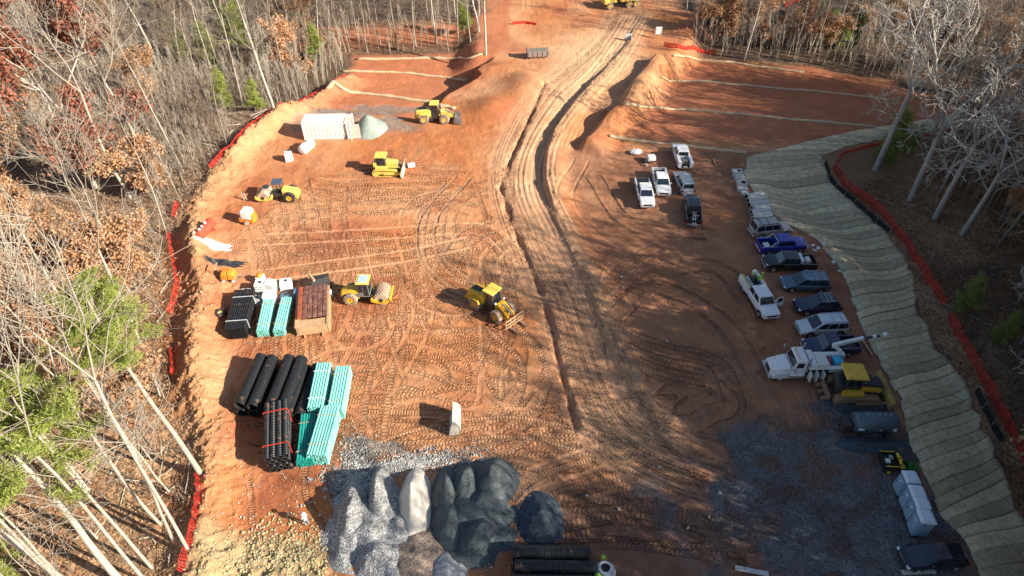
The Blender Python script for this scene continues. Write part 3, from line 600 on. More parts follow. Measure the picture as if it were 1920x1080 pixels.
class Cabin:
    def __init__(s, b0, b1, t0, t1, wb, wt, z0, z1): s.b0, s.b1, s.t0, s.t1, s.wb, s.wt, s.z0, s.z1 = b0, b1, t0, t1, wb, wt, z0, z1
    def body(s, parent, m, bevel=.11):
        b = [(s.b0, -s.wb, s.z0), (s.b1, -s.wb, s.z0), (s.b1, s.wb, s.z0), (s.b0, s.wb, s.z0)]; t = [(s.t0, -s.wt, s.z1), (s.t1, -s.wt, s.z1), (s.t1, s.wt, s.z1), (s.t0, s.wt, s.z1)]
        return MB().hexa(b + t).build('cabin', m, parent, bevel=bevel, seg=3)
    def pane(s, face, u0, u1, v0, v1, parent, name='window', m=None, off=.012, u0t=None, u1t=None):
        m = m or GLASS; u0t = u0 if u0t is None else u0t; u1t = u1 if u1t is None else u1t
        def pt(u, v):
            if face in ('L', 'R'):
                g = 1 if face == 'L' else -1; return Vector(((s.b0 + (s.b1 - s.b0) * u) * (1 - v) + (s.t0 + (s.t1 - s.t0) * u) * v, g * (s.wb * (1 - v) + s.wt * v), s.z0 + (s.z1 - s.z0) * v))
            if face == 'F': return Vector((s.b1 * (1 - v) + s.t1 * v, (2 * u - 1) * (s.wb * (1 - v) + s.wt * v), s.z0 + (s.z1 - s.z0) * v))
            if face == 'B': return Vector((s.b0 * (1 - v) + s.t0 * v, (2 * u - 1) * (s.wb * (1 - v) + s.wt * v), s.z0 + (s.z1 - s.z0) * v))
            return Vector((s.t0 + (s.t1 - s.t0) * u, (2 * v - 1) * s.wt, s.z1))
        q = [pt(u0, v0), pt(u1, v0), pt(u1t, v1), pt(u0t, v1)]; n = (q[1] - q[0]).cross(q[3] - q[0]).normalized()
        ref = pt((u0 + u1) / 2, (v0 + v1) / 2) - Vector(((s.b0 + s.b1) / 2, 0, (s.z0 + s.z1) / 2))
        if n.dot(ref) < 0: n = -n
        return MB().hexa([a - n * .02 for a in q] + [a + n * off for a in q]).build(name, m, parent)
def mirror_pair(parent, x, y, z, m):
    for s in (-1, 1): MB().box(x - .07, x + .07, y * s - .02 if s > 0 else y * s - .2, y * s + .2 if s > 0 else y * s + .02, z, z + .16).build('mirror', m, parent, bevel=.03)
def car(kind, label, cat, front, rear, paint, L=None, name=None, group='cars and pickups parked on the clay', roofrails=None, sunroof=False, glassroof=False, rimr=.62):
    c, rz, L0 = pose(front, rear)
    D = dict(suv=(4.8, 1.92, 1.78), minivan=(5.1, 1.98, 1.76), crossover=(4.75, 1.92, 1.68), sedan=(4.85, 1.85, 1.45), pickup=(5.8, 2.0, 1.88), bigsuv=(5.1, 2.0, 1.92))[kind]
    Lc, Wc, H = D; Lc = L or Lc; w = Wc / 2; h = Lc / 2
    t = thing(name or kind.replace('bigsuv', 'suv'), label, cat, c, rz, group)
    r = .36 if kind != 'pickup' else .41; zb = .26 if kind != 'pickup' else .38
    zt = {'sedan': .93, 'pickup': 1.18, 'bigsuv': 1.1, 'suv': 1.06, 'minivan': 1.02, 'crossover': 1.03}[kind]
    hood = {'minivan': .80, 'sedan': .78}.get(kind, .93 if kind != 'pickup' else 1.12)
    fw = h - .95 if kind != 'minivan' else h - .75
    xr_end = -h
    if kind == 'pickup': xr_end = -h + 1.95
    fr = hood - .12
    st = [ring(h, zb + .16, fr - .12, w * .74), ring(h - .06, zb + .06, fr - .02, w * .86), ring(h - .22, zb, fr + .04, w * .95), ring(h - .5, zb, hood, w * .985), ring(h - 1.2, zb, hood + .06 if kind != 'minivan' else zt, w), ring(h - 1.55, zb, zt, w)]
    if kind == 'pickup': st += [ring(xr_end, zb, zt, w)]
    else: st += [ring(-h + .9, zb, zt, w), ring(-h + .35, zb, zt - .02, w * .97), ring(-h + .08, zb + .05, zt - .1, w * .90), ring(-h, zb + .15, zt - .2, w * .80)]
    MB().loft(st).build('body', paint, t, bevel=.03, smooth=True)
    wx = h - .92, -h + (1.0 if kind != 'pickup' else 1.15)
    for x in wx:
        for s in (-1, 1):
            MB().lathe([(0, r * .5), (0, r * 1.17), (.05, r * 1.17), (.05, r * 1.0)], (0, 0, 0), (0, s, 0), 20).build('wheel_arch', BLACKP, t).location = (x, s * (w - .035), r + .02)
            wheel(t, x, s * (w - .09), r, .24, rimr=rimr)
    # cabin
    if kind == 'minivan': cb = Cabin(-h + .12, h - .95, -h + .42, h - 2.05, w * .95, w * .76, zt - .05, H)
    elif kind == 'crossover': cb = Cabin(-h + .16, h - 1.35, -h + .8, h - 2.15, w * .95, w * .72, zt - .05, H)
    elif kind in ('suv', 'bigsuv'): cb = Cabin(-h + .10, h - 1.35, -h + .34, h - 1.95, w * .95, w * .78, zt - .05, H)
    elif kind == 'sedan': cb = Cabin(-h + .55, h - 1.25, -h + 1.45, h - 2.15, w * .93, w * .70, zt - .05, H)
    else: cb = Cabin(xr_end + .02, h - 1.35, xr_end + .18, h - 2.0, w * .93, w * .78, zt - .05, H)
    cb.body(t, paint)
    cb.pane('F', .06, .94, .10, .90, t, 'windscreen'); cb.pane('B', .09, .91, .22, .88, t, 'rear_window')
    n = {'minivan': [(.04, .34), (.37, .64), (.67, .92)], 'suv': [(.04, .30), (.33, .61), (.64, .90)], 'bigsuv': [(.03, .33), (.36, .62), (.65, .91)], 'crossover': [(.08, .28), (.31, .60), (.63, .93)], 'sedan': [(.10, .48), (.51, .92)], 'pickup': [(.05, .44), (.50, .90)]}[kind]
    for f in 'LR':
        for (a, b_) in n: cb.pane(f, a, b_, .16, .86, t, 'side_window')
    if glassroof:
        cb.pane('T', .05, .33, .14, .86, t, 'roof_glass'); cb.pane('T', .37, .64, .14, .86, t, 'roof_glass'); cb.pane('T', .68, .95, .14, .86, t, 'roof_glass')
    if roofrails:
        for s in (-1, 1): MB().bar((cb.t0 + .1, s * cb.wt * .93, H + .05), (cb.t1 - .15, s * cb.wt * .93, H + .05), .05, .06).build('roof_rail', roofrails, t)
        for x in ((cb.t0 + .55), (cb.t0 + cb.t1) / 2 + .1): MB().bar((x, -cb.wt * .93, H + .07), (x, cb.wt * .93, H + .07), .05, .03).build('roof_bar', roofrails, t)
    # doors stand a little proud, with their own gaps
    dz0, dz1 = zb + .13, zt - .11
    spans = [(h - 1.5 - 1.02, h - 1.5), (h - 1.5 - 2.08, h - 1.5 - 1.06)] if kind not in () else []
    for s in (-1, 1):
        for (a, b_) in spans:
            if kind == 'pickup' and a < xr_end: a = xr_end + .03
            y0, y1 = (w * .96, w + .008) if s > 0 else (-w - .008, -w * .96)
            dr = MB().box(a, b_, y0, y1, dz0, dz1).build('door', paint, t, bevel=.012)
            MB().box(a + .06, a + .22, y1 if s > 0 else y0 - .025, y1 + .025 if s > 0 else y0, dz1 - .14, dz1 - .10).build('handle', paint if kind != 'pickup' else CHROME, dr)
    for s in (-1, 1):
        MB().box(h - .24, h - .02, s * w * .80 - .17, s * w * .80 + .13 * (1 if s > 0 else 1), fr - .16, fr + .0).build('headlight', LENS, t, bevel=.03)
        MB().box(-h - .012, -h + .12, s * w * .84 - .10, s * w * .84 + .10, zt - .42, zt - .12).build('tail_light', REDL, t, bevel=.02)
    MB().box(h - .03, h + .03, -w * .55, w * .55, fr - .34, fr - .1).build('grille', BLACKP, t, bevel=.02)
    MB().box(h - .12, h + .06, -w * .86, w * .86, zb + .02, zb + .22).build('front_bumper', CHROME if kind in ('pickup', 'bigsuv') else paint, t, bevel=.04)
    MB().box(-h - .06, -h + .1, -w * .86, w * .86, zb + .06, zb + .26).build('rear_bumper', CHROME if kind in ('pickup', 'bigsuv') else paint, t, bevel=.04)
    MB().box(-h - .075, -h - .06, -.26, .26, zb + .3, zb + .44).build('number_plate', LENS, t)
    mirror_pair(t, h - 1.75, w * .95, zt - .02, paint)
    if kind == 'pickup':
        x0 = -h + .02; x1 = xr_end - .02
        for s in (-1, 1):
            ya, yb = (w - .22, w) if s > 0 else (-w, -w + .22)
            MB().box(x0, x1, ya, yb, zb, zt).build('bed_side', paint, t, bevel=.05)
        MB().box(x0 + .05, x1, -w + .2, w - .2, zb + .15, zb + .35).build('bed_floor', BLACKP, t)
        MB().box(x0 - .02, x0 + .06, -w + .1, w - .1, zb + .1, zt - .02).build('tailgate', paint, t, bevel=.02)
    t['_dim'] = 0; del t['_dim']
    return t, cb, (h, w, zt, zb, H)

def place_flat(t): t.location.z = surf(t.location.x, t.location.y) + .0
v, cb, d = car('pickup', 'white pickup with black bed cover, leftmost of the parked vehicles, nose to the camera', 'pickup', (1213, 392), (1202, 349), WHITE)
MB().box(-d[0] + .06, -d[0] + 1.9, -.80, .80, d[2] - .10, d[2] + .01).build('bed_cover', BLACKP, v, bevel=.02)
v, cb, d = car('pickup', 'white pickup with empty dark bed, between the leftmost pickup and the silver wagon', 'pickup', (1243, 370), (1233, 329), WHITE)
v, cb, d = car('suv', 'silver grey wagon with roof rails showing its rear window, beside the white pickups', 'car', (1273, 333), (1288, 366), SILVER, roofrails=CHROME)
v, cb, d = car('pickup', 'black pickup alone below the silver wagon, loaded bed towards the camera', 'pickup', (1295, 381), (1299, 424), BLACKV)
for k in range(7): MB().box(-2.5 + .25 * k, -2.3 + .25 * k, R_.uniform(-.7, 0), R_.uniform(.1, .7), .7, R_.uniform(.85, 1.15)).build('load', [STEEL, DARKST, BLACKP][k % 3], v, bevel=.03)
for s in (-.18, .18): MB().bar((-3.6, s, .75), (-1.6, s * .6, 1.25), .10, .05).build('ramp', CHROME, v)
v, cb, d = car('bigsuv', 'tan silver wagon with black windows between the concrete pipes and the blue pickup', 'car', (1478, 433), (1405, 441), TAN, roofrails=BLACKP)
v, cb, d = car('pickup', 'bright blue pickup with silver bed rails', 'pickup', (1502, 465), (1422, 470), BLUEV)
for s in (-1, 1):
    MB().bar((-2.85, s * .92, 1.22), (-1.0, s * .92, 1.22), .07, .07).build('bed_rail', CHROME, v)
    MB().bar((-1.65, s * .86, 1.2), (-1.0, s * .8, 1.85), .08, .08).build('roll_bar', CHROME, v)
MB().bar((-1.0, -.8, 1.85), (-1.0, .8, 1.85), .08, .08).build('roll_bar', CHROME, v)
MB().box(-2.3, -1.6, -.5, .3, .72, 1.0).build('load', LENS, v, bevel=.04)
v, cb, d = car('pickup', 'black pickup carrying white boxes, nose away from the straw bank', 'pickup', (1438, 500), (1515, 501), BLACKV)
MB().box(-1.35, -.95, -.75, .75, .9, 1.55).build('load', WHITE, v, bevel=.05); MB().box(-2.3, -1.75, -.5, .35, .72, 1.25).build('load', WBAG, v, bevel=.1)
v, cb, d = car('minivan', 'steel blue minivan with roof rails, directly below the black pickup', 'minivan', (1466, 537), (1547, 539), STEELB, roofrails=SILVER)
v, cb, d = car('crossover', 'dark navy crossover with glass roof panels, between the blue and silver minivans', 'car', (1491, 581), (1568, 578), NAVY, glassroof=True, roofrails=SILVER)
v, cb, d = car('minivan', 'pale silver minivan parked next to the crane truck', 'minivan', (1496, 621), (1581, 617), mat('pale_silver_paint', (.62, .65, .68), .35, metal=.2, coat=.6, var=.05), roofrails=SILVER)
v, cb, d = car('pickup', 'dark blue pickup half hidden behind the white crane truck', 'pickup', (1510, 660), (1596, 655), mat('dark_blue_paint', (.01, .02, .07), .3, coat=.6), L=5.4)
v, cb, d = car('sedan', 'black sedan parked alone beyond the row of portable toilets', 'car', (1690, 1053), (1796, 1047), mat('midnight_paint', (.006, .012, .03), .18, coat=1.0))

def service_bed(t, x0, x1, w, zf, zt, m=WHITE, side=.42):
    """utility body: lockers along both sides, open floor between"""
    for s in (-1, 1):
        ya, yb = (w - side, w) if s > 0 else (-w, -w + side)
        lk = MB().box(x0, x1, ya, yb, zf, zt).build('locker', m, t, bevel=.03)
        n = 4
        for k in range(n):
            a = x0 + (x1 - x0) * k / n + .04; b_ = x0 + (x1 - x0) * (k + 1) / n - .04
            if abs((a + b_) / 2 - (x0 + 1.1)) < .35: continue
            MB().box(a, b_, yb if s > 0 else ya - .012, yb + .012 if s > 0 else ya, zf + .12, zt - .08).build('locker_door', m, lk, bevel=.01)
    MB().box(x0, x1, -w + side, w - side, zf, zf + .12).build('bed_floor', DARKST, t)
# white utility pickup facing away
c, rz, _ = pose((1268, 276), (1284, 322))
v, cb, d = car('pickup', 'white service pickup facing away, tools in its open utility bed', 'pickup', (1269, 279), (1284, 323), WHITE)
for o in list(v.children):
    if o.name.startswith('bed_side') or o.name.startswith('tailgate'): bpy.data.objects.remove(o)
service_bed(v, -2.95, -.98, 1.02, .62, 1.45)
for k in range(12): MB().box(*sorted((R_.uniform(-2.8, -1.3), R_.uniform(-2.8, -1.3))), *sorted((R_.uniform(-.5, .5), R_.uniform(-.5, .5))), .8, R_.uniform(.95, 1.4)).build('tool', R_.choice([STEEL, DARKST, BLACKP, WOOD]), v, bevel=.03)
# white utility truck with open door and people in its bed
v, cb, d = car('pickup', 'white utility truck with its door open and two workers standing in the bed', 'truck', (1443, 601), (1401, 535), WHITE, L=6.0)
UT = v
for o in list(v.children):
    if o.name.startswith('bed_side') or o.name.startswith('tailgate'): bpy.data.objects.remove(o)
service_bed(v, -3.15, -1.02, 1.12, .62, 1.5)
dm = MB().box(0, 1.0, -.03, .03, .45, 1.05); dm.bar((0, 0, 1.05), (.1, 0, 1.75), .06); dm.bar((.1, 0, 1.75), (.7, 0, 1.75), .06); dm.bar((.7, 0, 1.75), (1.0, 0, 1.05), .06)
dr = dm.build('open_door', WHITE, v); dr.location = (1.5, 1.0, .1); dr.rotation_euler = (0, 0, math.radians(100))
MB().box(.15, .85, -.012, .012, 1.05, 1.72).build('door_glass', GLASS, dr)
for k in range(3): MB().cyl((-3.0, -.5 + .32 * k, 1.05 + .05 * k), (-1.6, -.5 + .3 * k, 1.1), .13, n=12).build('gas_cylinder', [STEEL, WHITE, DARKST][k], v)
def coil(pts_, r, m, parent, nm): return MB().tube(pts_, r, 6).build(nm, m, parent)
YH = mat('yellow_green_hose', (.55, .55, .18), .6)
for q in range(3): coil([(-3.1 + .17 * k + .1 * math.sin(k * 2.1 + q), -.85 + .12 * math.sin(k * 1.7 + q * 2), 1.5 + .12 * math.sin(k * 2.3 + q)) for k in range(13)], .05, YH, v, 'hose')
MB().box(-2.9, -2.4, .15, .6, .75, 1.6).build('compressor', mat('olive_box', (.2, .24, .14), .6), v, bevel=.05)
MB().ball((-3.0, .55, 1.75), .32, 10, 7).build('water_cooler', WBAG, v, smooth=True)

# white crane service truck
c, rz, _ = pose((1437, 700), (1578, 697))
t = thing('crane_truck', 'white crane service truck with three side lockers hanging open', 'truck', c, rz); CT = t; h = 3.85; w = 1.12
MB().loft([ring(h, .55, 1.15, w * .62), ring(h - .1, .5, 1.35, w * .72), ring(h - .5, .5, 1.55, w * .80, .06), ring(h - 1.7, .5, 1.85, w * .90, .08), ring(h - 1.75, .5, 1.85, w * .9)]).build('bonnet', WHITE, t, bevel=.04, smooth=True)
for s in (-1, 1):
    MB().loft([[(x, s * (w - .33), .5), (x, s * w, .5), (x, s * w, .5 + z), (x, s * (w - .33), .5 + z)] for x, z in ((h - .15, .3), (h - .35, .62), (h - .95, .78), (h - 1.5, .6), (h - 1.7, .3))]).build('mudguard', WHITE, t, bevel=.05)
    MB().box(h - .35, h - .12, s * w * .78 - .12, s * w * .78 + .12, 1.02, 1.2).build('headlight', LENS, t, bevel=.03)
MB().box(h - .02, h + .04, -.5, .5, .72, 1.22).build('grille', DARKST, t); MB().box(h - .1, h + .14, -w, w, .42, .72).build('front_bumper', CHROME, t, bevel=.05)
cb = Cabin(h - 3.25, h - 1.65, h - 3.2, h - 2.15, w, w * .88, .6, 2.75); cb.body(t, WHITE, .1)
cb.pane('F', .06, .94, .60, .93, t, 'windscreen')
for f in 'LR': cb.pane(f, .30, .85, .60, .88, t, 'side_window'); cb.pane(f, .16, .93, .08, .56, t, 'door', WHITE, .02)
for k in range(5): MB().box(h - 2.5, h - 2.35, -.7 + .33 * k, -.62 + .33 * k, 2.75, 2.83).build('roof_marker', mat('amber', (.8, .35, .02), .3), t)
for s in (-1, 1):
    MB().cyl((h - 3.35, s * .95, 1.2), (h - 3.35, s * .95, 3.25), .07).build('exhaust_stack', CHROME, t)
    MB().cyl((h - 1.7, s * 1.05, .85), (h - 2.9, s * 1.05, .85), .28, n=16).build('fuel_tank', CHROME, t)
    MB().bar((h - 1.75, s * 1.2, 1.9), (h - 1.75, s * 1.55, 2.2), .04).build('mirror_arm', DARKST, t); MB().box(h - 1.82, h - 1.7, s * 1.5 - .1, s * 1.5 + .1, 2.05, 2.55).build('mirror', CHROME, t, bevel=.03)
    for xw, rr in ((h - .95, .5), (-2.35, .52)): wheel(t, xw, s * (w - .18), rr, .32)
MB().box(-h, h - 1.2, -.42, .42, .5, .75).build('chassis', DARKST, t)
xa, xb = -h + .05, h - 3.45
for s in (-1, 1):
    ya, yb = (w - .5, w) if s > 0 else (-w, -w + .5)
    MB().box(xa, -3.05, ya, yb, .65, 1.75).build('rear_locker', WHITE, t, bevel=.03); MB().box(-3.05, -1.62, ya, yb, 1.25, 1.75).build('wheel_locker', WHITE, t, bevel=.03)
    lk = MB().box(-1.62, xb, ya * .5 + yb * .5 - .1, yb if s < 0 else yb, .55, .62).build('locker_floor', STEEL, t)
    MB().box(-1.62, xb, ya if s > 0 else yb - .05, ya + .05 if s > 0 else yb, .62, 1.75).build('locker_back', DARKIN, t)
    MB().box(-1.62, xb, ya, yb, 1.70, 1.76).build('locker_top', WHITE, t)
    for k in range(3):
        x = xb - .1 - .62 * k
        if s > 0: MB().box(x - .03, x + .03, w, w + .62, .6, 1.68).build('open_locker_door', WHITE, t, bevel=.01)
        else: MB().box(x - .5, x + .05, -w - .03, -w, .6, 1.68).build('locker_door', WHITE, t, bevel=.01)
    MB().box(-1.62, xb, (w - .45) * s - .02, (w - .1) * s + .02, 1.1, 1.13).build('shelf', STEEL, t)
MB().box(xa, xb, -.62, .62, .8, .95).build('deck', DARKST, t)
MB().box(-.35, .25, -1.0, 1.0, 1.76, 2.25).build('headboard_box', WHITE, t, bevel=.05); MB().box(-1.55, -.42, -.6, .95, 1.76, 2.2).build('welder_box', mat('cream_panel', (.72, .70, .62), .5), t, bevel=.06)
MB().box(-3.1, -2.25, -.35, .6, 1.2, 2.05).build('compressor', mat('cyan_tank', (.03, .42, .60), .4), t, bevel=.08)
for k in range(7): MB().ball((R_.uniform(-2.2, -1.65), R_.uniform(-.5, .6), R_.uniform(1.1, 1.9)), R_.uniform(.1, .25), 8, 5).build('hose_coil', R_.choice([RUBBER, mat('red_hose', (.45, .06, .05), .5), WBAG]), t, smooth=True)
cp = MB().cyl((-3.2, -.85, .8), (-3.2, -.85, 2.3), .2, .17).build('crane_post', WHITE, t, smooth=True)
# crane boom reaching past the dark blue pickup towards the bank
inv = Matrix.Rotation(-rz, 3, 'Z')
tipw = G(1652, 640); tip = inv @ (Vector((tipw.x, tipw.y, 0)) - Vector((c.x, c.y, 0))); tip.z = 2.0
def loc_at(px, py, z): q = P(px, py, z + c.z); return inv @ (Vector((q[0], q[1], 0)) - Vector((c.x, c.y, 0))) + Vector((0, 0, z))
b0 = Vector((-3.2, -.85, 2.35)); b0 = loc_at(1562, 647, 2.6); b1 = loc_at(1619, 634, 2.9); b2 = loc_at(1650, 630, 3.0); b3 = loc_at(1661, 627, 3.0)
MB().bar((-3.2, -.85, 2.2), b0, .26, .3).build('crane_slew', WHITE, t, bevel=.03)
MB().bar(b0, b1, .30, .36).build('boom', WHITE, t, bevel=.03); MB().bar(b0 + Vector((0, 0, -.4)), b0.lerp(b1, .7) + Vector((0, 0, -.2)), .14, .14).build('lift_cylinder', STEEL, t)
MB().bar(b1, b2, .18, .2).build('boom_extension', DARKST, t); MB().bar(b1.lerp(b2, .55), b1.lerp(b2, .75), .3, .3).build('boom_collar', WHITE, t)
MB().ball(b3, .28, 8, 6, (1, .8, .8)).build('boom_head', WHITE, t)

# ------------------------------------------------------------------ heavy plant
def track(t, x0, x1, y, w, hgt, shoe, frame):
    """crawler track: shoes one by one round an oval"""
    r = hgt / 2; n = 40; Lf = (x1 - x0 - 2 * r); per = 2 * Lf + 2 * PI * r; m = MB().box(x0 + r, x1 - r, y - w * .25, y + w * .25, r * .6, hgt - r * .5)
    root = m.build('track_frame', frame, t)
    sh = MB().box(-per / n * .46, per / n * .46, -w / 2, w / 2, -.03, .03).box(-.02, .02, -w / 2, w / 2, .03, .075).mesh('track_shoe', shoe)
    for k in range(n):
        s = per * k / n
        if s < Lf: p = (x0 + r + s, 0); a = PI
        elif s < Lf + PI * r: q = (s - Lf) / r; p = (x1 - r + r * math.sin(q), r - r * math.cos(q)); a = PI - q
        elif s < 2 * Lf + PI * r: p = (x1 - r - (s - Lf - PI * r), 2 * r); a = 0
        else: q = (s - 2 * Lf - PI * r) / r; p = (x0 + r - r * math.sin(q), r + r * math.cos(q)); a = -q
        o = bpy.data.objects.new('track_shoe', sh); C.objects.link(o); o.parent = root; o.location = (p[0], y, p[1] if s >= Lf else .03); o.rotation_euler = (0, a, 0)
    for x in (x0 + r, x1 - r):
        MB().cyl((x, y - w * .32, r), (x, y + w * .32, r), r * .75, n=14).build('idler_wheel', frame, root)
def dozer(label, front, rear, body, dark, shoe, sc=1.0, muddy=False, canopy=None):
    c, rz, L0 = pose(front, rear); t = thing('bulldozer', label, 'bulldozer', c, rz); s = sc
    def B(*a): return MB().box(*[q * s for q in a])
    for y in (-.95, .95): track(t, -1.75 * s, 1.65 * s, y * s, .56 * s, .92 * s, shoe, MUD if muddy else body)
    B(-1.5, 1.4, -.6, .6, .5, 1.05).build('chassis', dark, t, bevel=.04)
    for y in (-1, 1): B(-1.35, .25, .62 * y - .1, .62 * y + .42 if y > 0 else .62 * y + .1, .98, 1.35).build('fender', body, t, bevel=.05) if y > 0 else B(-1.35, .25, -1.04, -.52, .98, 1.35).build('fender', body, t, bevel=.05)
    MB().prism([(q[0] * s, q[1] * s) for q in [(.05, 1.0), (1.72, 1.0), (1.72, 1.62), (1.5, 1.75), (.05, 1.98)]], -.50 * s, .50 * s).build('engine_hood', body if not muddy else dark, t, bevel=.05)
    for y in (-1, 1): MB().prism([(q[0] * s, q[1] * s) for q in [(.15, 1.02), (1.65, 1.02), (1.65, 1.5), (.15, 1.6)]], (.50 * s if y > 0 else -.55 * s), (.55 * s if y > 0 else -.50 * s)).build('side_panel', body, t)
    B(1.72, 1.78, -.45, .45, 1.05, 1.6).build('grille', dark, t)
    MB().cyl((1.0 * s, .2 * s, 1.7 * s), (1.0 * s, .2 * s, 2.35 * s), .06 * s).build('exhaust_pipe', STEEL, t)
    B(-1.65, -1.2, -.75, .75, 1.0, 1.75).build('rear_tank', body if not muddy else dark, t, bevel=.06)
    cb = Cabin(-1.2 * s, .05 * s, -1.1 * s, -.1 * s, .66 * s, .60 * s, 1.35 * s, 2.62 * s)
    cb.body(t, dark, .04)
    cb.pane('F', .1, .9, .2, .92, t, 'windscreen'); cb.pane('B', .1, .9, .3, .92, t, 'rear_window')
    for f in 'LR': cb.pane(f, .08, .46, .15, .9, t, 'side_window'); cb.pane(f, .54, .92, .05, .9, t, 'door_window')
    MB().prism([(x * s, z * s) for x, z in [(-1.45, 2.62), (.25, 2.62), (.2, 2.76), (-1.35, 2.78)]], -.80 * s, .80 * s).build('roof', canopy or body, t, bevel=.05)
    for y in (-1, 1):
        MB().bar((-.2 * s, y * 1.28 * s, .45 * s), (2.25 * s, y * 1.15 * s, .5 * s), .16 * s, .22 * s).build('push_arm', body if not muddy else MUD, t)
        MB().bar((1.55 * s, y * .42 * s, 1.35 * s), (2.2 * s, y * .55 * s, .8 * s), .1 * s).build('lift_cylinder', STEEL, t)
    prof = [(2.42, .02), (2.28, .25), (2.22, .6), (2.28, .95), (2.42, 1.18), (2.34, 1.22), (2.14, .95), (2.08, .6), (2.16, .2)]
    MB().prism([(x * s, z * s) for x, z in prof], -1.65 * s, 1.65 * s).build('blade', (mat('dusty_blade', (.55, .48, .36), .7, dirt=.5) if not muddy else mat('muddy_yellow', (.50, .32, .08), .8, dirt=.7, dirtcol=(.30, .17, .09), bump=.02)), t)
    return t
t = dozer('pale yellow bulldozer on the open clay near the white drum', (755, 323), (697, 322), YELP, DARKST, YELP)
t = dozer('large yellow and black bulldozer with muddy tracks, backed against the straw bank', (1646, 742), (1546, 738), YEL, DARKST, MUD, 1.22, True, YEL)
for q in range(3): MB().bar((-2.5, -.8 + .8 * q, .5), (-3.2, -.8 + .8 * q, .25), .18, .3).build('ripper_shank', MUD, t)
MB().box(-2.75, -2.5, -1.1, 1.1, .5, .95).build('ripper_beam', MUD, t, bevel=.04)

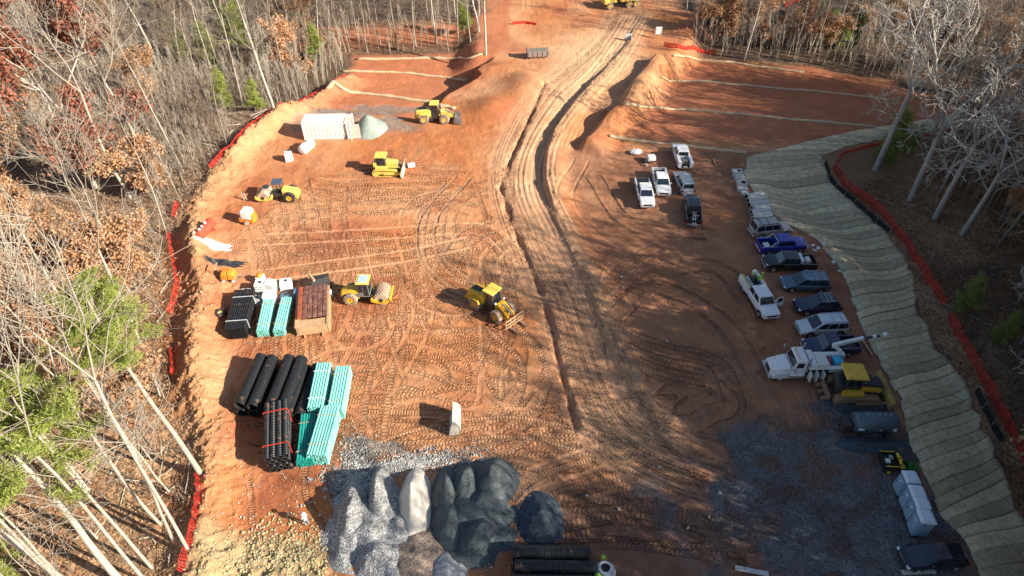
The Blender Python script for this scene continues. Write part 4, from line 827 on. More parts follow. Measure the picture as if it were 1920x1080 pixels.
def loader(label, front, rear, body, dark, tool, sc=1.0, art=0.0, cabroof=None, tyre=MUDTYRE):
    c, rz, L0 = pose(front, rear); t = thing('wheel_loader', label, 'wheel loader', c, rz); s = sc
    def B(m, *a): return MB().box(*[q * s for q in a])
    # rear frame and engine
    MB().loft([[(x * s, -w * s, z0 * s), (x * s, -w * s, z1 * .93 * s), (x * s, -w * .7 * s, z1 * s), (x * s, w * .7 * s, z1 * s), (x * s, w * s, z1 * .93 * s), (x * s, w * s, z0 * s)] for x, w, z0, z1 in [(-3.1, .62, .95, 1.75), (-2.9, .75, .8, 1.95), (-1.0, .80, .75, 2.15), (-.65, .75, .8, 2.15)]]).build('engine_cover', body, t, bevel=.05)
    B(0, -3.13, -2.9, -.5, .5, 1.0, 1.65).build('radiator_grille', dark, t)
    B(0, -2.7, -1.5, -.35, .35, 2.0, 2.12).build('engine_vent', dark, t, bevel=.03); MB().cyl((-1.3 * s, .35 * s, 2.0 * s), (-1.3 * s, .35 * s, 2.75 * s), .07 * s).build('exhaust_pipe', DARKST, t)
    B(0, -3.3, -2.95, -.85, .85, .65, 1.05).build('counterweight', body, t, bevel=.06)
    cb = Cabin(-.75 * s, .55 * s, -.65 * s, .4 * s, .72 * s, .66 * s, 1.35 * s, 2.95 * s); cb.body(t, dark, .04)
    cb.pane('F', .06, .94, .1, .94, t, 'windscreen'); cb.pane('B', .08, .92, .45, .92, t, 'rear_window')
    for f in 'LR': cb.pane(f, .06, .44, .35, .92, t, 'side_window'); cb.pane(f, .5, .95, .05, .92, t, 'door_window')
    B(0, -.85, .6, -.82, .82, 2.95, 3.1).build('cab_roof', cabroof or body, t, bevel=.06)
    B(0, -.6, .6, -.7, .7, .65, 1.35).build('articulation', dark, t, bevel=.04)
    for y in (-1, 1):
        MB().prism([(x * s, z * s) for x, z in [(-2.55, 1.2), (-2.35, 1.62), (-1.15, 1.62), (-.95, 1.2), (-1.1, 1.2), (-1.25, 1.5), (-2.25, 1.5), (-2.4, 1.2)]], (.80 * s if y > 0 else -1.3 * s), (1.3 * s if y > 0 else -.80 * s)).build('mudguard', body, t)
        st = MB()
        for k in range(3): st.box(-.75 * s, -.35 * s, y * 1.0 * s - .18 * s, y * 1.0 * s + .18 * s, (.55 + .3 * k) * s, (.6 + .3 * k) * s)
        st.build('step_ladder', dark, t)
        wheel(t, -1.75 * s, y * 1.0 * s, .74 * s, .52 * s, body, tyre, .5, 16)
    f = bpy.data.objects.new('front_frame', MB().box(.0, 1.9 * s, -.5 * s, .5 * s, .55 * s, 1.35 * s).mesh('front_frame', body)); C.objects.link(f); f.parent = t; f.location = (.4 * s, 0, 0); f.rotation_euler = (0, 0, art)
    for y in (-1, 1):
        wheel(f, 1.05 * s, y * 1.0 * s, .74 * s, .52 * s, body, tyre, .5, 16)
        MB().bar((.75 * s, y * .42 * s, 1.75 * s), (2.6 * s, y * .42 * s, .75 * s), .14 * s, .34 * s).build('lift_arm', body, f)
        MB().bar((.3 * s, y * .3 * s, 1.0 * s), (1.9 * s, y * .36 * s, 1.05 * s), .13 * s).build('lift_cylinder', STEEL, f)
        B(0, .5, .62, y * .62 - .1, y * .62 + .1, 1.9, 2.1).build('work_light', LENS, f)
    B(0, .45, 1.0, -.55, .55, 1.2, 1.85).build('loader_tower', body, f, bevel=.05)
    MB().bar((1.0 * s, 0, 1.85 * s), (2.4 * s, 0, 1.35 * s), .16 * s, .2 * s).build('tilt_cylinder', STEEL, f)
    if tool == 'bucket':
        pf = [(2.6, .1), (3.65, .06), (3.7, .1), (2.72, .2), (2.52, .65), (2.75, 1.15), (2.68, 1.22), (2.4, .68)]
        MB().prism([(x * s, z * s) for x, z in pf], -1.35 * s, 1.35 * s).build('bucket', mat('grey_bucket', (.20, .20, .20), .5, metal=.4, dirt=.3), f)
        for y in (-1.35, 1.31): MB().prism([(x * s, z * s) for x, z in [(2.6, .1), (3.65, .08), (2.9, 1.2), (2.68, 1.2), (2.42, .65)]], y * s, (y + .04) * s).build('bucket_side', mat('grey_bucket', (.2, .2, .2)), f)
    else:
        g = MB()
        for zz in (.25, .7, 1.2): g.bar((2.75 * s, -1.25 * s, zz * s), (2.75 * s, 1.25 * s, zz * s), .1 * s, .12 * s)
        for yy_ in (-1.25, -.6, 0, .6, 1.25): g.bar((2.75 * s, yy_ * s, .2 * s), (2.75 * s, yy_ * s, 1.25 * s), .09 * s)
        fk = g.build('fork_carriage', TANST, f)
        for yy_ in (-.7, .7): MB().box(2.75 * s, 4.0 * s, (yy_ - .08) * s, (yy_ + .08) * s, .12 * s, .2 * s).build('fork', STEEL, fk)
    return t
loader('pale yellow wheel loader with bucket lowered, by the far left red slope', (850, 226), (786, 226), YELP, DARKST, 'bucket', .98)
loader('yellow wheel loader with pallet forks, in the middle of the site', (966, 605), (886, 560), YEL, DARKST, 'forks', 1.0, -.12, mat('sunlit_yellow_roof', (.80, .58, .10), .5, dirt=.15))

def roller(label, front, rear, cabbed, lugs):
    c, rz, L0 = pose(front, rear); t = thing('roller_compactor', label, 'roller', c, rz)
    Y_ = YELP if not cabbed else YEL
    MB().loft([[(x, -w, z0), (x, -w, z1 * .9), (x, -w * .6, z1), (x, w * .6, z1), (x, w, z1 * .9), (x, w, z0)] for x, w, z0, z1 in [(-2.75, .5, .8, 1.25), (-2.5, .62, .65, 1.45), (-1.1, .68, .6, 1.75), (-.7, .66, .6, 1.75)]]).build('engine_cover', Y_, t, bevel=.06)
    MB().box(-2.7, -2.3, -.72, .72, .5, .8).build('counterweight', DARKST if cabbed else Y_, t, bevel=.05)
    if cabbed:
        for y in (-1, 1): MB().prism([(-2.6, .8), (-.8, .8), (-.8, 1.35), (-2.5, 1.15)], *( (.66, .72) if y > 0 else (-.72, -.66))).build('side_panel', mat('grey_panel', (.16, .17, .15), .5), t)
        cb = Cabin(-.75, .5, -.68, .42, .72, .66, .9, 2.75); cb.body(t, mat('grey_panel', (.16, .17, .15), .5), .04)
        cb.pane('F', .06, .94, .25, .94, t, 'windscreen'); cb.pane('B', .08, .92, .45, .92, t, 'rear_window')
        for f in 'LR': cb.pane(f, .06, .46, .35, .92, t, 'side_window'); cb.pane(f, .52, .95, .1, .92, t, 'door_window')
        MB().box(-.85, .6, -.82, .82, 2.75, 2.88).build('cab_roof', YELP, t, bevel=.05); MB().box(-.62, .4, -.58, .58, 2.88, 2.93).build('roof_panel', mat('blue_grey_roof', (.42, .55, .62), .4), t)
    else:
        MB().box(-.7, .35, -.6, .6, .6, 1.1).build('operator_platform', DARKST, t, bevel=.03)
        MB().box(-.6, -.2, -.25, .25, 1.1, 1.3).box(-.65, -.55, -.25, .25, 1.3, 1.75).build('seat', DARKIN, t, bevel=.05)
        MB().bar((.2, 0, 1.1), (.05, 0, 1.7), .08).lathe([(0, .18), (.03, .2), (.06, .18)], (.03, 0, 1.7), (-.3, 0, 1), 12).build('steering_wheel', DARKST, t)
        for x in (-.65, .3):
            for y in (-.55, .55): MB().bar((x, y, 1.1), (x, y, 2.55), .07).build('canopy_post', DARKST, t)
        MB().box(-.85, .5, -.72, .72, 2.55, 2.65).build('canopy', mat('slate_canopy', (.07, .10, .14), .4), t, bevel=.04)
    for y in (-1, 1): wheel(t, -1.6, y * .85, .72, .5, YEL, MUDTYRE if cabbed else RUBBER, .5, 14)
    r = .78
    MB().box(.3, .9, -.35, .35, .5, 1.0).build('articulation', DARKST, t, bevel=.03)
    dr = MB().cyl((1.75, -1.0, r), (1.75, 1.0, r), r - .05, n=28).build('drum', mat('dusty_drum', (.50, .38, .28), .8, dirt=.4), t)
    if lugs:
        lg = MB()
        for q in range(9):
            for k in range(16):
                a = 2 * PI * (k + .5 * (q % 2)) / 16; y = -.88 + .22 * q; d = Vector((math.cos(a), 0, math.sin(a))); p = Vector((1.75, y, r)) + d * (r - .08)
                lg.bar(p, p + d * .16, .13, .16)
        lg.build('drum_feet', mat('dusty_drum', (.5, .38, .28)), dr)
    for y in (-1, 1):
        MB().prism([(.75, .55), (1.2, .38), (2.3, .38), (2.75, .62), (2.75, .95), (2.2, .75), (1.3, .75), (.75, .95)], *((1.04, 1.18) if y > 0 else (-1.18, -1.04))).build('drum_frame', YEL if cabbed else YELP, t)
        MB().cyl((1.75, y * 1.03, r), (1.75, y * 1.22, r), .2, n=12).build('drum_hub', DARKST, t)
    MB().box(2.6, 2.8, -1.18, 1.18, .62, .95).build('drum_frame', YEL if cabbed else YELP, t, bevel=.03); MB().box(.62, .8, -1.18, 1.18, .55, .95).build('drum_frame', YEL if cabbed else YELP, t, bevel=.03)
    return t
roller('yellow padfoot roller with glazed cab, right of the rust red trench boxes', (733, 560), (646, 560), True, True)
roller('yellow roller with dark sunshade and smooth drum, at the left edge of the pad', (488, 372), (562, 372), False, False)

# yellow articulated hauler at the top of the haul road
c, rz, _ = pose((1142, 14), (1190, 9)); t = thing('dump_truck', 'yellow dump truck at the far end of the haul road', 'dump truck', c, rz)
MB().prism([(-3.6, 1.3), (.9, 1.3), (1.5, 2.4), (.7, 2.7), (-3.9, 2.5), (-4.2, 1.9)], -1.3, 1.3).build('dump_body', YELP, t, bevel=.05)
MB().box(-3.4, .9, -1.15, 1.15, 2.5, 2.62).build('body_floor', DARKIN, t)
for k in range(5): MB().box(-3.3 + .95 * k, -3.15 + .95 * k, 1.3, 1.38, 1.4, 2.5).build('body_rib', YELP, t)
for k in range(5): MB().box(-3.3 + .95 * k, -3.15 + .95 * k, -1.38, -1.3, 1.4, 2.5).build('body_rib', YELP, t)
MB().box(-3.5, 3.2, -.5, .5, .7, 1.3).build('chassis', DARKST, t); cb = Cabin(1.6, 3.2, 1.7, 3.0, 1.1, 1.0, 1.2, 2.9); cb.body(t, YELP)
cb.pane('F', .1, .9, .4, .9, t, 'windscreen'); [cb.pane(f, .2, .85, .4, .9, t, 'side_window') for f in 'LR']
MB().box(3.2, 4.4, -1.1, 1.1, 1.0, 1.9).build('bonnet', YELP, t, bevel=.08)
for x in (-2.6, -1.0, 3.2):
    for y in (-1, 1): wheel(t, x, y * 1.1, .7, .5, YELP, MUDTYRE, .5)

# green utility vehicle
c, rz, _ = pose((1708, 877), (1652, 874)); t = thing('utility_vehicle', 'dark green utility buggy with yellow seats and black roof by the portable toilets', 'utility vehicle', c, rz)
GRN = mat('tractor_green', (.02, .20, .03), .35, coat=.5); YS = mat('seat_yellow', (.85, .62, .03), .5)
MB().loft([ring(1.5, .45, .75, .55), ring(1.35, .4, .9, .68), ring(.7, .4, 1.1, .72), ring(.55, .4, 1.1, .72)]).build('hood', GRN, t, bevel=.03, smooth=True)
MB().box(-1.5, .6, -.7, .7, .4, .6).build('chassis', BLACKP, t, bevel=.03)
MB().box(-1.55, -.25, -.75, .75, .8, .86).box(-1.55, -1.49, -.75, .75, .86, 1.12).box(-.31, -.25, -.75, .75, .86, 1.12).box(-1.49, -.31, -.75, -.7, .86, 1.12).box(-1.49, -.31, .7, .75, .86, 1.12).build('cargo_box', BLACKP, t)
for y in (-.36, .36): MB().box(-.15, .3, y - .25, y + .25, .62, .85).box(-.22, -.08, y - .25, y + .25, .85, 1.3).build('seat', YS, t, bevel=.05)
for x in (-.2, .75):
    for y in (-.65, .65): MB().bar((x, y, .8), (x - .05, y * .9, 1.9), .05).build('roll_cage', BLACKP, t)
MB().box(-.4, .75, -.68, .68, 1.9, 1.98).build('roof', BLACKP, t, bevel=.04)
for y in (-.75, .75): MB().bar((-1.5, y, 1.14), (-.25, y, 1.14), .05).build('yellow_trim', YS, t)
MB().box(-1.3, -.9, -.3, .1, .86, 1.1).build('load', WBAG, t, bevel=.05); MB().box(-.85, -.5, .1, .5, .86, 1.05).build('load', STEEL, t, bevel=.05)
for x in (-1.0, 1.0):
    for y in (-1, 1): wheel(t, x, y * .68, .32, .26, YS, RUBBER, .55)

# ================================================================== stored materials
def heading(a, b): p = G(*a); q = G(*b); return math.atan2(q.y - p.y, q.x - p.x)
def corr_pipe(r, L, n=18, pitch=.17):
    prof = [(-L / 2, r * .80), (-L / 2, r * .9)]; k = int(L / pitch)
    for i in range(k): x = -L / 2 + i * L / k; q = L / k; prof += [(x + q * .15, r * .93), (x + q * .3, r), (x + q * .7, r), (x + q * .85, r * .93)]
    prof += [(L / 2, r * .9), (L / 2, r * .80)]; return MB().lathe(prof, (0, 0, 0), (1, 0, 0), n)
def pipe_end(o, r, L):
    for s in (-1, 1): MB().lathe([(0, r * .80), (-.5, r * .80), (-.5, .001)], (s * L / 2, 0, 0), (s, 0, 0), 16).build('pipe_bore', DARKIN, o)
def pipe_proto(nm, r, L, corr=True, m=BPIPE):
    if corr: o = corr_pipe(r, L).build(nm, m, None, smooth=False)
    else: o = MB().lathe([(-L / 2, r * .8), (-L / 2, r), (L / 2, r), (L / 2, r * .8), (L / 2 - .3, r * .8), (L / 2 - .3, 0.001)], (0, 0, 0), (1, 0, 0), 8).build(nm, m, None)
    if corr: pipe_end(o, r, L)
    return o
def heap_pipes(px_c, rz, r, L, rows, labels, group, jit=.03):
    """loose pipes piled up: each one its own thing"""
    c = G(*px_c); first = None; k = 0
    for lev, (n, off) in enumerate(rows):
        for i in range(n):
            o = pipe_proto('corrugated_pipe', r, L) if first is None else dup_tree(first)
            first = first or o
            y = (i - (n - 1) / 2) * 2.06 * r + off; z = r + lev * r * 1.76
            d = Vector((random.uniform(-.12, .12), y, z)); d.rotate(Matrix.Rotation(rz, 3, 'Z')); o.location = c + d; o.rotation_euler = (random.uniform(0, 1), 0, rz + random.uniform(-.01, .01))
            tag(o, labels[min(k, len(labels) - 1)], 'pipe', group); k += 1
hz = heading((475, 755), (512, 668))
heap_pipes((490, 735), hz, .58, 6.0, [(2, .1), (2, 0)], ['large black corrugated pipe on the ground in the left heap, under two others'] * 2 + ['top left large black corrugated pipe, leftmost of the four on top', 'top large black corrugated pipe, second from the left of the four on top'][::-1], 'large corrugated pipes in the left heap')
heap_pipes((549, 738), heading((528, 758), (563, 668)), .58, 6.0, [(3, -.5), (2, .25)], ['large black corrugated pipe at the bottom of the right heap, under the top ones'] * 3 + ['top large black corrugated pipe, second from the right of its heap', 'third large black corrugated pipe on top, next to the gap between the heaps'], 'large corrugated pipes in the right heap')
heap_pipes((1035, 1092), math.radians(-1), .52, 5.9, [(5, 0), (4, 0)], ['ribbed black pipe crosswise at the bottom edge, ' + w_ for w_ in ('lowest layer, nearest the camera', 'lowest layer, second from the camera', 'lowest layer, in the middle', 'lowest layer, second from the blue black heap', 'lowest layer, next to the blue black heap', 'top layer, nearest the camera', 'top layer, second from the camera', 'top layer, second from the blue black heap', 'top layer, closest to the blue black heap')], 'ribbed black pipes by the concrete risers')

def bundle(label, front, rear, r, L, nx, nz, m, straps=None, hexp=False, cat='pipe bundle', corr=False, spare=0, nm='pipe'):
    c = (G(*front) + G(*rear)) / 2; rz = heading(front, rear); t = thing('pipe_bundle', label, cat, c, rz); first = None
    for k in range(nz):
        n = nx - (k % 2 if hexp else 0) - (spare if k == nz - 1 else 0)
        for i in range(n):
            if first is None: o = first = pipe_proto(nm, r, L, corr, m); o.parent = t
            else: o = dup_tree(first, t)
            o.location = (random.uniform(-.05, .05), (i - (nx - 1) / 2) * 2 * r + (r if hexp and k % 2 else 0), r + .12 + k * (1.78 if hexp else 2) * r); o.rotation_euler = (random.uniform(0, 6), 0, 0)
    H = .12 + nz * (1.8 if hexp else 2) * r; W = nx * r
    for x in (-L * .3, L * .3):
        s = MB()
        for a, b_ in (((x, -W - .02, .1), (x, -W - .02, H + .02)), ((x, W + .02, .1), (x, W + .02, H + .02)), ((x, -W - .02, H + .02), (x, W + .02, H + .02))): s.bar(a, b_, .06, .04, up=(1, 0, 0))
        s.build('strap', straps or m, t)
        MB().box(x - .05, x + .05, -W, W, 0, .11).build('timber', WOOD, t)
    return t
RST = mat('red_strap', (.6, .05, .03), .6)
bundle('upright stack of black corrugated pipes tied with red straps, below the big pipe heaps', (529, 884), (528, 782), .255, 6.0, 4, 5, BPIPE, RST, True, corr=True)
bundle('bundle of thin black pipes behind the white totes', (448, 632), (466, 566), .115, 6.0, 9, 7, BPIPE, LENS, True, nm='thin_pipe')
bundle('teal pipe bundle next to the thin black pipes', (496, 628), (507, 575), .115, 5.0, 5, 4, TEAL, WOOD)
bundle('teal pipe bundle beside the rust red trench boxes', (527, 627), (540, 574), .115, 5.0, 5, 4, TEAL, WOOD)
bundle('teal pipe bundle nearest the large black pipes', (596, 782), (612, 700), .12, 5.4, 6, 6, TEAL, LENS)
bundle('teal pipe bundle on the right, nearest the tracked open clay', (634, 782), (647, 710), .12, 5.2, 6, 6, TEAL, WOOD)
bundle('small dark teal pipe bundle at the lower left of the four', (576, 866), (582, 798), .12, 5.0, 6, 4, mat('deep_teal_pipe', (.02, .30, .25), .35, rnd=.1), WOOD)
bundle('teal pipe bundle at the lower right, almost white in the sun', (602, 862), (622, 790), .125, 5.2, 7, 6, TEAL, WOOD)

# rust red trench boxes
c, rz, L0 = pose((589, 634), (592, 548)); t = thing('trench_box', 'rust red ribbed trench panels lying on a dusty tan steel box', 'trench box', c, rz)
L0 = 6.0; w = 1.55
for s in (-1, 1):
    MB().box(-L0 / 2, L0 / 2, s * w - .08, s * w + .08, .1, 1.3).build('side_wall', TANST, t)
    for z in (.12, 1.2): MB().bar((-L0 / 2, s * (w + .12), z + .05), (L0 / 2, s * (w + .12), z + .05), .12).build('rail', TANST, t)
    for k in range(7): MB().bar((-L0 / 2 + .2 + k * .93, s * (w + .11), .15), (-L0 / 2 + .2 + k * .93, s * (w + .11), 1.3), .12).build('side_rib', TANST, t)
MB().box(L0 / 2 - .1, L0 / 2, -w, w, .1, 1.25).build('end_wall', TANST, t); MB().box(-L0 / 2, -L0 / 2 + .1, -w, w, .1, 1.25).build('end_wall', TANST, t); MB().box(L0 / 2 - 1.1, L0 / 2, -w, w, 1.1, 1.2).build('deck', TANST, t, bevel=.03)
for k in range(6):
    y = -w + .26 + k * .52
    MB().prism([(-L0 / 2 - .1, 1.3), (L0 / 2 - 1.1, 1.3), (L0 / 2 - 1.1, 1.48), (-L0 / 2 - .1, 1.48)], y - .235, y + .235).build('ribbed_panel', RUST if k else mat('bright_rust', (.36, .075, .03), .7, dirt=.4), t, bevel=.05)
for x in (-1.6, .1): MB().bar((x, -w, 1.5), (x, w, 1.5), .09).build('cross_bar', RUST, t)
for s in (-1, 1): MB().bar((L0 / 2, s * .9, .2), (L0 / 2 + .5, s * .9, .1), .1).build('drag_hook', TANST, t)

# white box container with its end doors open
c, rz, _ = pose((660, 264), (572, 262)); c = c + Vector((0, 1.4, 0)); t = thing('storage_container', 'big white box container with its right end opened, by the grey green gravel heap', 'container', c, 0.02)
hx, hy, H = 3.5, 1.35, 2.75
CWH = mat('container_white', (.82, .82, .80), .5, var=.05, dirt=.03)
for s in (-1, 1):
    for k in range(24): MB().box(-hx + k * .2916, -hx + k * .2916 + (.2 if k % 2 else .2916), s * hy - .03 - .02 * (k % 2), s * hy + .03 + .02 * (k % 2), .15, H).build('wall_panel', CWH, t)
MB().box(-hx - .03, hx - 1.0, -hy - .05, hy + .05, H, H + .09).build('roof', CWH, t, bevel=.03); MB().box(-hx - .03, -hx + .04, -hy, hy, .15, H).build('end_wall', CWH, t); MB().box(-hx, hx, -hy, hy, .05, .17).build('floor', TANST, t)
MB().box(hx - 1.0, hx, -hy - .02, hy + .02, H - .35, H - .26).build('hatch', mat('pinkish_panel', (.70, .50, .44), .6), t)
for s in (-.25, .25): MB().bar((hx - 1.0, s * 3 - .2, H + .1), (hx - .9, -hy - .1, .2), .12).build('locking_bar', DARKST, t) if s < 0 else MB().bar((hx - .7, -hy - .1, H - .1), (hx - .7, -hy - .1, .2), .1).build('locking_bar', DARKST, t)
d1 = MB().box(0, 1.3, -.04, .04, .2, H - .3).build('door', mat('pinkish_panel', (.7, .5, .44)), t); d1.location = (hx, -hy, 0); d1.rotation_euler = (0, 0, .12)
for x in (-hx + .08, hx - .08):
    for s in (-1, 1): MB().box(x - .09, x + .09, s * hy - .09, s * hy + .09, .05, H + .08).build('corner_post', CWH, t)
# white barrel tank and cube beside it
o = MB().lathe([(-1.3, .001), (-1.28, .55), (-1.1, .75), (1.1, .75), (1.28, .55), (1.3, .001)], (0, 0, .75), (1, 0, 0), 20).build('drum_tank', CWH, thing('water_tank', 'white barrel tank lying against the big white container', 'tank', G(577, 283), heading((570, 288), (592, 268))), smooth=True)
MB().cyl((0, 0, 1.45), (0, 0, 1.6), .25).build('lid', STEEL, o.parent); [MB().box(x - .1, x + .1, -.6, .6, 0, .35).build('saddle', TANST, o.parent) for x in (-.8, .8)]
def tote(label, px, rz, sx=1.1, sy=1.0, sz=1.1, m=WBAG, cage=False, name='storage_tote', cat='tote', group=None, lid=None, up=.0):
    t = thing(name, label, cat, G(*px) + Vector((0, 0, up)), rz, group)
    MB().box(-sx / 2 - .02, sx / 2 + .02, -sy / 2 - .02, sy / 2 + .02, 0, .13).build('pallet', WOOD, t)
    MB().hexa([(-sx / 2, -sy / 2, .13), (sx / 2, -sy / 2, .13), (sx / 2, sy / 2, .13), (-sx / 2, sy / 2, .13), (-sx * .46, -sy * .44, sz), (sx * .44, -sy * .46, sz * .96), (sx * .46, sy * .45, sz), (-sx * .44, sy * .46, sz * 1.03)]).build('box', m, t, bevel=.08, seg=3)
    if cage:
        for zz in (.4, .75, 1.05):
            for s in (-1, 1): MB().bar((-sx / 2, s * (sy / 2 + .02), zz), (sx / 2, s * (sy / 2 + .02), zz), .03).build('cage_bar', STEEL, t)
    MB().cyl((.1, .05, sz * .97), (.1, .05, sz + .07), .16).build('lid', lid or m, t)
    return t
tote('white square tote left of the big white container', (543, 301), .3, 1.1, 1.1, 1.25, CWH)
GB = mat('grey_box', (.42, .42, .42), .6); BG = mat('blue_grey_frame', (.10, .17, .26), .5)
for lab, px, rz, dims, m, cg in [
    ('grey flat crate at the upper left of the white totes', (463, 553), .1, (1.2, .8, .7), GB, False),
    ('white wrapped crate at the head of the thin black pipes', (455, 570), -.2, (1.1, 1.0, .9), WBAG, False),
    ('white square tote behind the head of the thin black pipes', (491, 546), .05, (1.15, 1.0, 1.3), CWH, True),
    ('white tote with dark slot, second from the right in the back row', (511, 545), -.15, (1.15, 1.1, 1.35), WBAG, False),
    ('large white sack in the front row above the left teal bundle', (508, 566), .1, (1.35, 1.3, 1.3), WBAG, False),
    ('white tote furthest right in the back row', (538, 540), .25, (1.35, 1.15, 1.05), CWH, False),
    ('white tote with open metal frame, between the black pipes and the white sack', (483, 568), .1, (1.1, 1.0, .8), GB, True),
    ('blue grey framed machine above the right teal bundle', (538, 562), .3, (1.2, .9, .7), BG, True),
    ('bright blue barrel crate at the corner of the trench panels', (562, 560), 0, (.9, .8, 1.2), mat('light_blue_drum', (.12, .30, .52), .5), True),
    ('small white bin at the upper right corner of the trench panels', (618, 555), .3, (.7, .6, .9), CWH, False)]:
    tote(lab, px, rz, *dims, m=m, cage=cg, lid=DARKST if m is not WBAG else None)
t = tote('white round water keg with orange lid behind the totes', (490, 528), 0, .9, .9, .9, m=WBAG, lid=ORANGE, name='water_keg', cat='water keg'); MB().ball((0, 0, .95), .4, 10, 6, (1, 1, .6)).build('orange_cover', ORANGE, t, smooth=True)

# loader bucket standing upright behind the trench boxes, and the one out on the clay
def bucket(label, px, rz, m, w=1.3, teeth=True, name='excavator_bucket', sc=1.0):
    t = thing(name, label, 'bucket', G(*px), rz)
    pf = [(-.55, .0), (.55, .0), (.75, .45), (.7, 1.0), (.35, 1.35), (-.1, 1.4), (-.1, 1.3), (.3, 1.25), (.6, .95), (.63, .5), (.48, .1), (-.5, .1)]
    MB().prism([(x * sc, z * sc) for x, z in pf], -w, w).build('shell', m, t)
    for y in (-w, w - .05): MB().prism([(x * sc, z * sc) for x, z in [(-.55, 0), (.55, 0), (.75, .45), (.7, 1.0), (.35, 1.35), (-.1, 1.4)]], y, y + .05).build('side_plate', m, t)
    if teeth:
        for k in range(5): MB().box((-.85) * sc, -.5 * sc, -w + .15 + k * (2 * w - .4) / 4, -w + .35 + k * (2 * w - .4) / 4, 0, .12).build('tooth', m, t)
    for y in (-.25, .25): MB().prism([(.3, 1.2), (.75, .9), (.95, 1.15), (.6, 1.5)], y - .04, y + .04).build('bracket', m, t)
    return t
t = bucket('open dark grapple bucket with tan teeth standing behind the trench panels', (604, 540), math.radians(-70), mat('black_bucket', (.03, .03, .03), .6, dirt=.1), 1.0, sc=1.3)
for k in range(4): MB().ball((-.6 + .35 * k, -.95 + .1 * k, 1.75), .22, 8, 5, (1.2, .8, .8)).build('caked_tooth', TANST, t)
LTB = mat('light_grey_steel', (.55, .53, .46), .6, dirt=.3)
t = bucket('pale grey steel bucket standing alone on the open clay, casting a square shadow', (852, 797), math.radians(2), LTB, 1.25, False, sc=1.35); t.scale = (.62, .95, 1.0)

# dark machine and tarp at the left edge
t = thing('red_tank', 'red cylindrical tank tipped on the soil heap at the left edge', 'tank', G(388, 440) + Vector((0, 0, .15)), heading((366, 448), (410, 428)))
RT = mat('red_tank_paint', (.55, .07, .035), .5, dirt=.25)
MB().lathe([(-1.55, .001), (-1.5, .5), (-1.35, .62), (1.35, .62), (1.5, .62), (1.5, .55), (1.38, .5), (1.38, .001)], (0, 0, .65), (1, 0, 0), 20).build('shell', RT, t, smooth=False)
for x in (-.9, -.3, .4): MB().cyl((x, 0, 1.2), (x, 0, 1.42), .15).build('valve', WHITE, t)
for x in (-1, 1): MB().box(x - .1, x + .1, -.5, .5, -.2, .2).build('foot', RT, t)
def crumple(name, label, cat, px, rx, ry, h, m, seed, rz=0):
    c = G(*px); v = []; n = 18
    for j in range(n + 1):
        for i in range(n + 1):
            u = i / n * 2 - 1; w_ = j / n * 2 - 1; r = min(1, math.hypot(u, w_)); x = u * rx * (1 - .2 * math.sin(w_ * 7 + seed)); y = w_ * ry * (1 - .2 * math.cos(u * 6 + seed))
            d = Vector((x, y, 0)); d.rotate(Matrix.Rotation(rz, 3, 'Z')); z = surf(c.x + d.x, c.y + d.y) - c.z
            v.append((d.x, d.y, z + .04 + h * max(0, 1 - r * r) * (.5 + .9 * float(vnoise(x + seed, y, .45, seed)))))
    o = MB().add(v, [(j * (n + 1) + i, j * (n + 1) + i + 1, (j + 1) * (n + 1) + i + 1, (j + 1) * (n + 1) + i) for j in range(n) for i in range(n)]).build(name, m, None, smooth=False); o.location = c
    s = o.modifiers.new('t', 'SOLIDIFY'); s.thickness = .03
    return tag(o, label, cat)
crumple('tarpaulin', 'crumpled white plastic tarp on the soil below the red tank', 'tarp', (402, 462), 1.7, .65, .6, mat('white_tarp', (.75, .76, .78), .5), 3, .1)
crumple('black_sheeting', 'crumpled black sheeting above the orange generator', 'plastic sheet', (424, 496), 1.9, .5, .5, mat('black_sheet', (.03, .035, .04), .4), 6)
# orange generator trailers
def genset(label, px, rz, white=False):
    t = thing('generator_trailer', label, 'generator', G(*px), rz)
    MB().loft([[(x, -w, .45), (x, -w, z * .85), (x, -w * .6, z), (x, w * .6, z), (x, w, z * .85), (x, w, .45)] for x, w, z in [(-.85, .5, 1.0), (-.6, .6, 1.35), (-.05, .62, 1.4)]]).build('housing', ORANGE, t, bevel=.05)
    MB().loft([[(x, -w, .45), (x, -w, z * .85), (x, -w * .6, z), (x, w * .6, z), (x, w, z * .85), (x, w, .45)] for x, w, z in [(.05, .62, 1.4), (.6, .6, 1.3), (.85, .5, 1.0)]]).build('housing', ORANGE, t, bevel=.05)
    MB().box(-.9, .9, -.5, .5, .35, .5).build('chassis', STEEL, t)
    for x in (-.55, .55):
        for y in (-1, 1): wheel(t, x, y * .62, .27, .18, WHITE, MUDTYRE, .6)
    MB().bar((-.95, 0, 1.3), (-.95, 0, 2.1), .06).bar((-1.1, -.5, 1.9), (-1.1, .7, 2.0), .12).build('lamp_mast', TANST, t)
    MB().bar((.85, 0, .45), (1.7, 0, .35), .08).build('drawbar', STEEL, t)
    return t
genset('small orange twin-housing generator on white wheels by the soil heap', (432, 524), .1)
t = thing('light_tower', 'white boxy light tower with orange base at the left edge of the pad', 'light tower', G(468, 417), -.15)
MB().box(-.95, .95, -.6, .6, .35, 1.0).build('base', ORANGE, t, bevel=.06)
MB().loft([[(x, -w, .9), (x, -w, z), (x, w, z), (x, w, .9)] for x, w, z in [(-.75, .5, 1.7), (-.5, .65, 2.0), (.5, .65, 2.0), (.75, .5, 1.7)]]).build('white_hood', CWH, t, bevel=.08)
MB().box(.3, .9, -.5, .5, 1.0, 1.55).build('engine_cover', ORANGE, t, bevel=.05)
for y in (-1, 1): wheel(t, 0, y * .66, .33, .2, WHITE, MUDTYRE, .6)
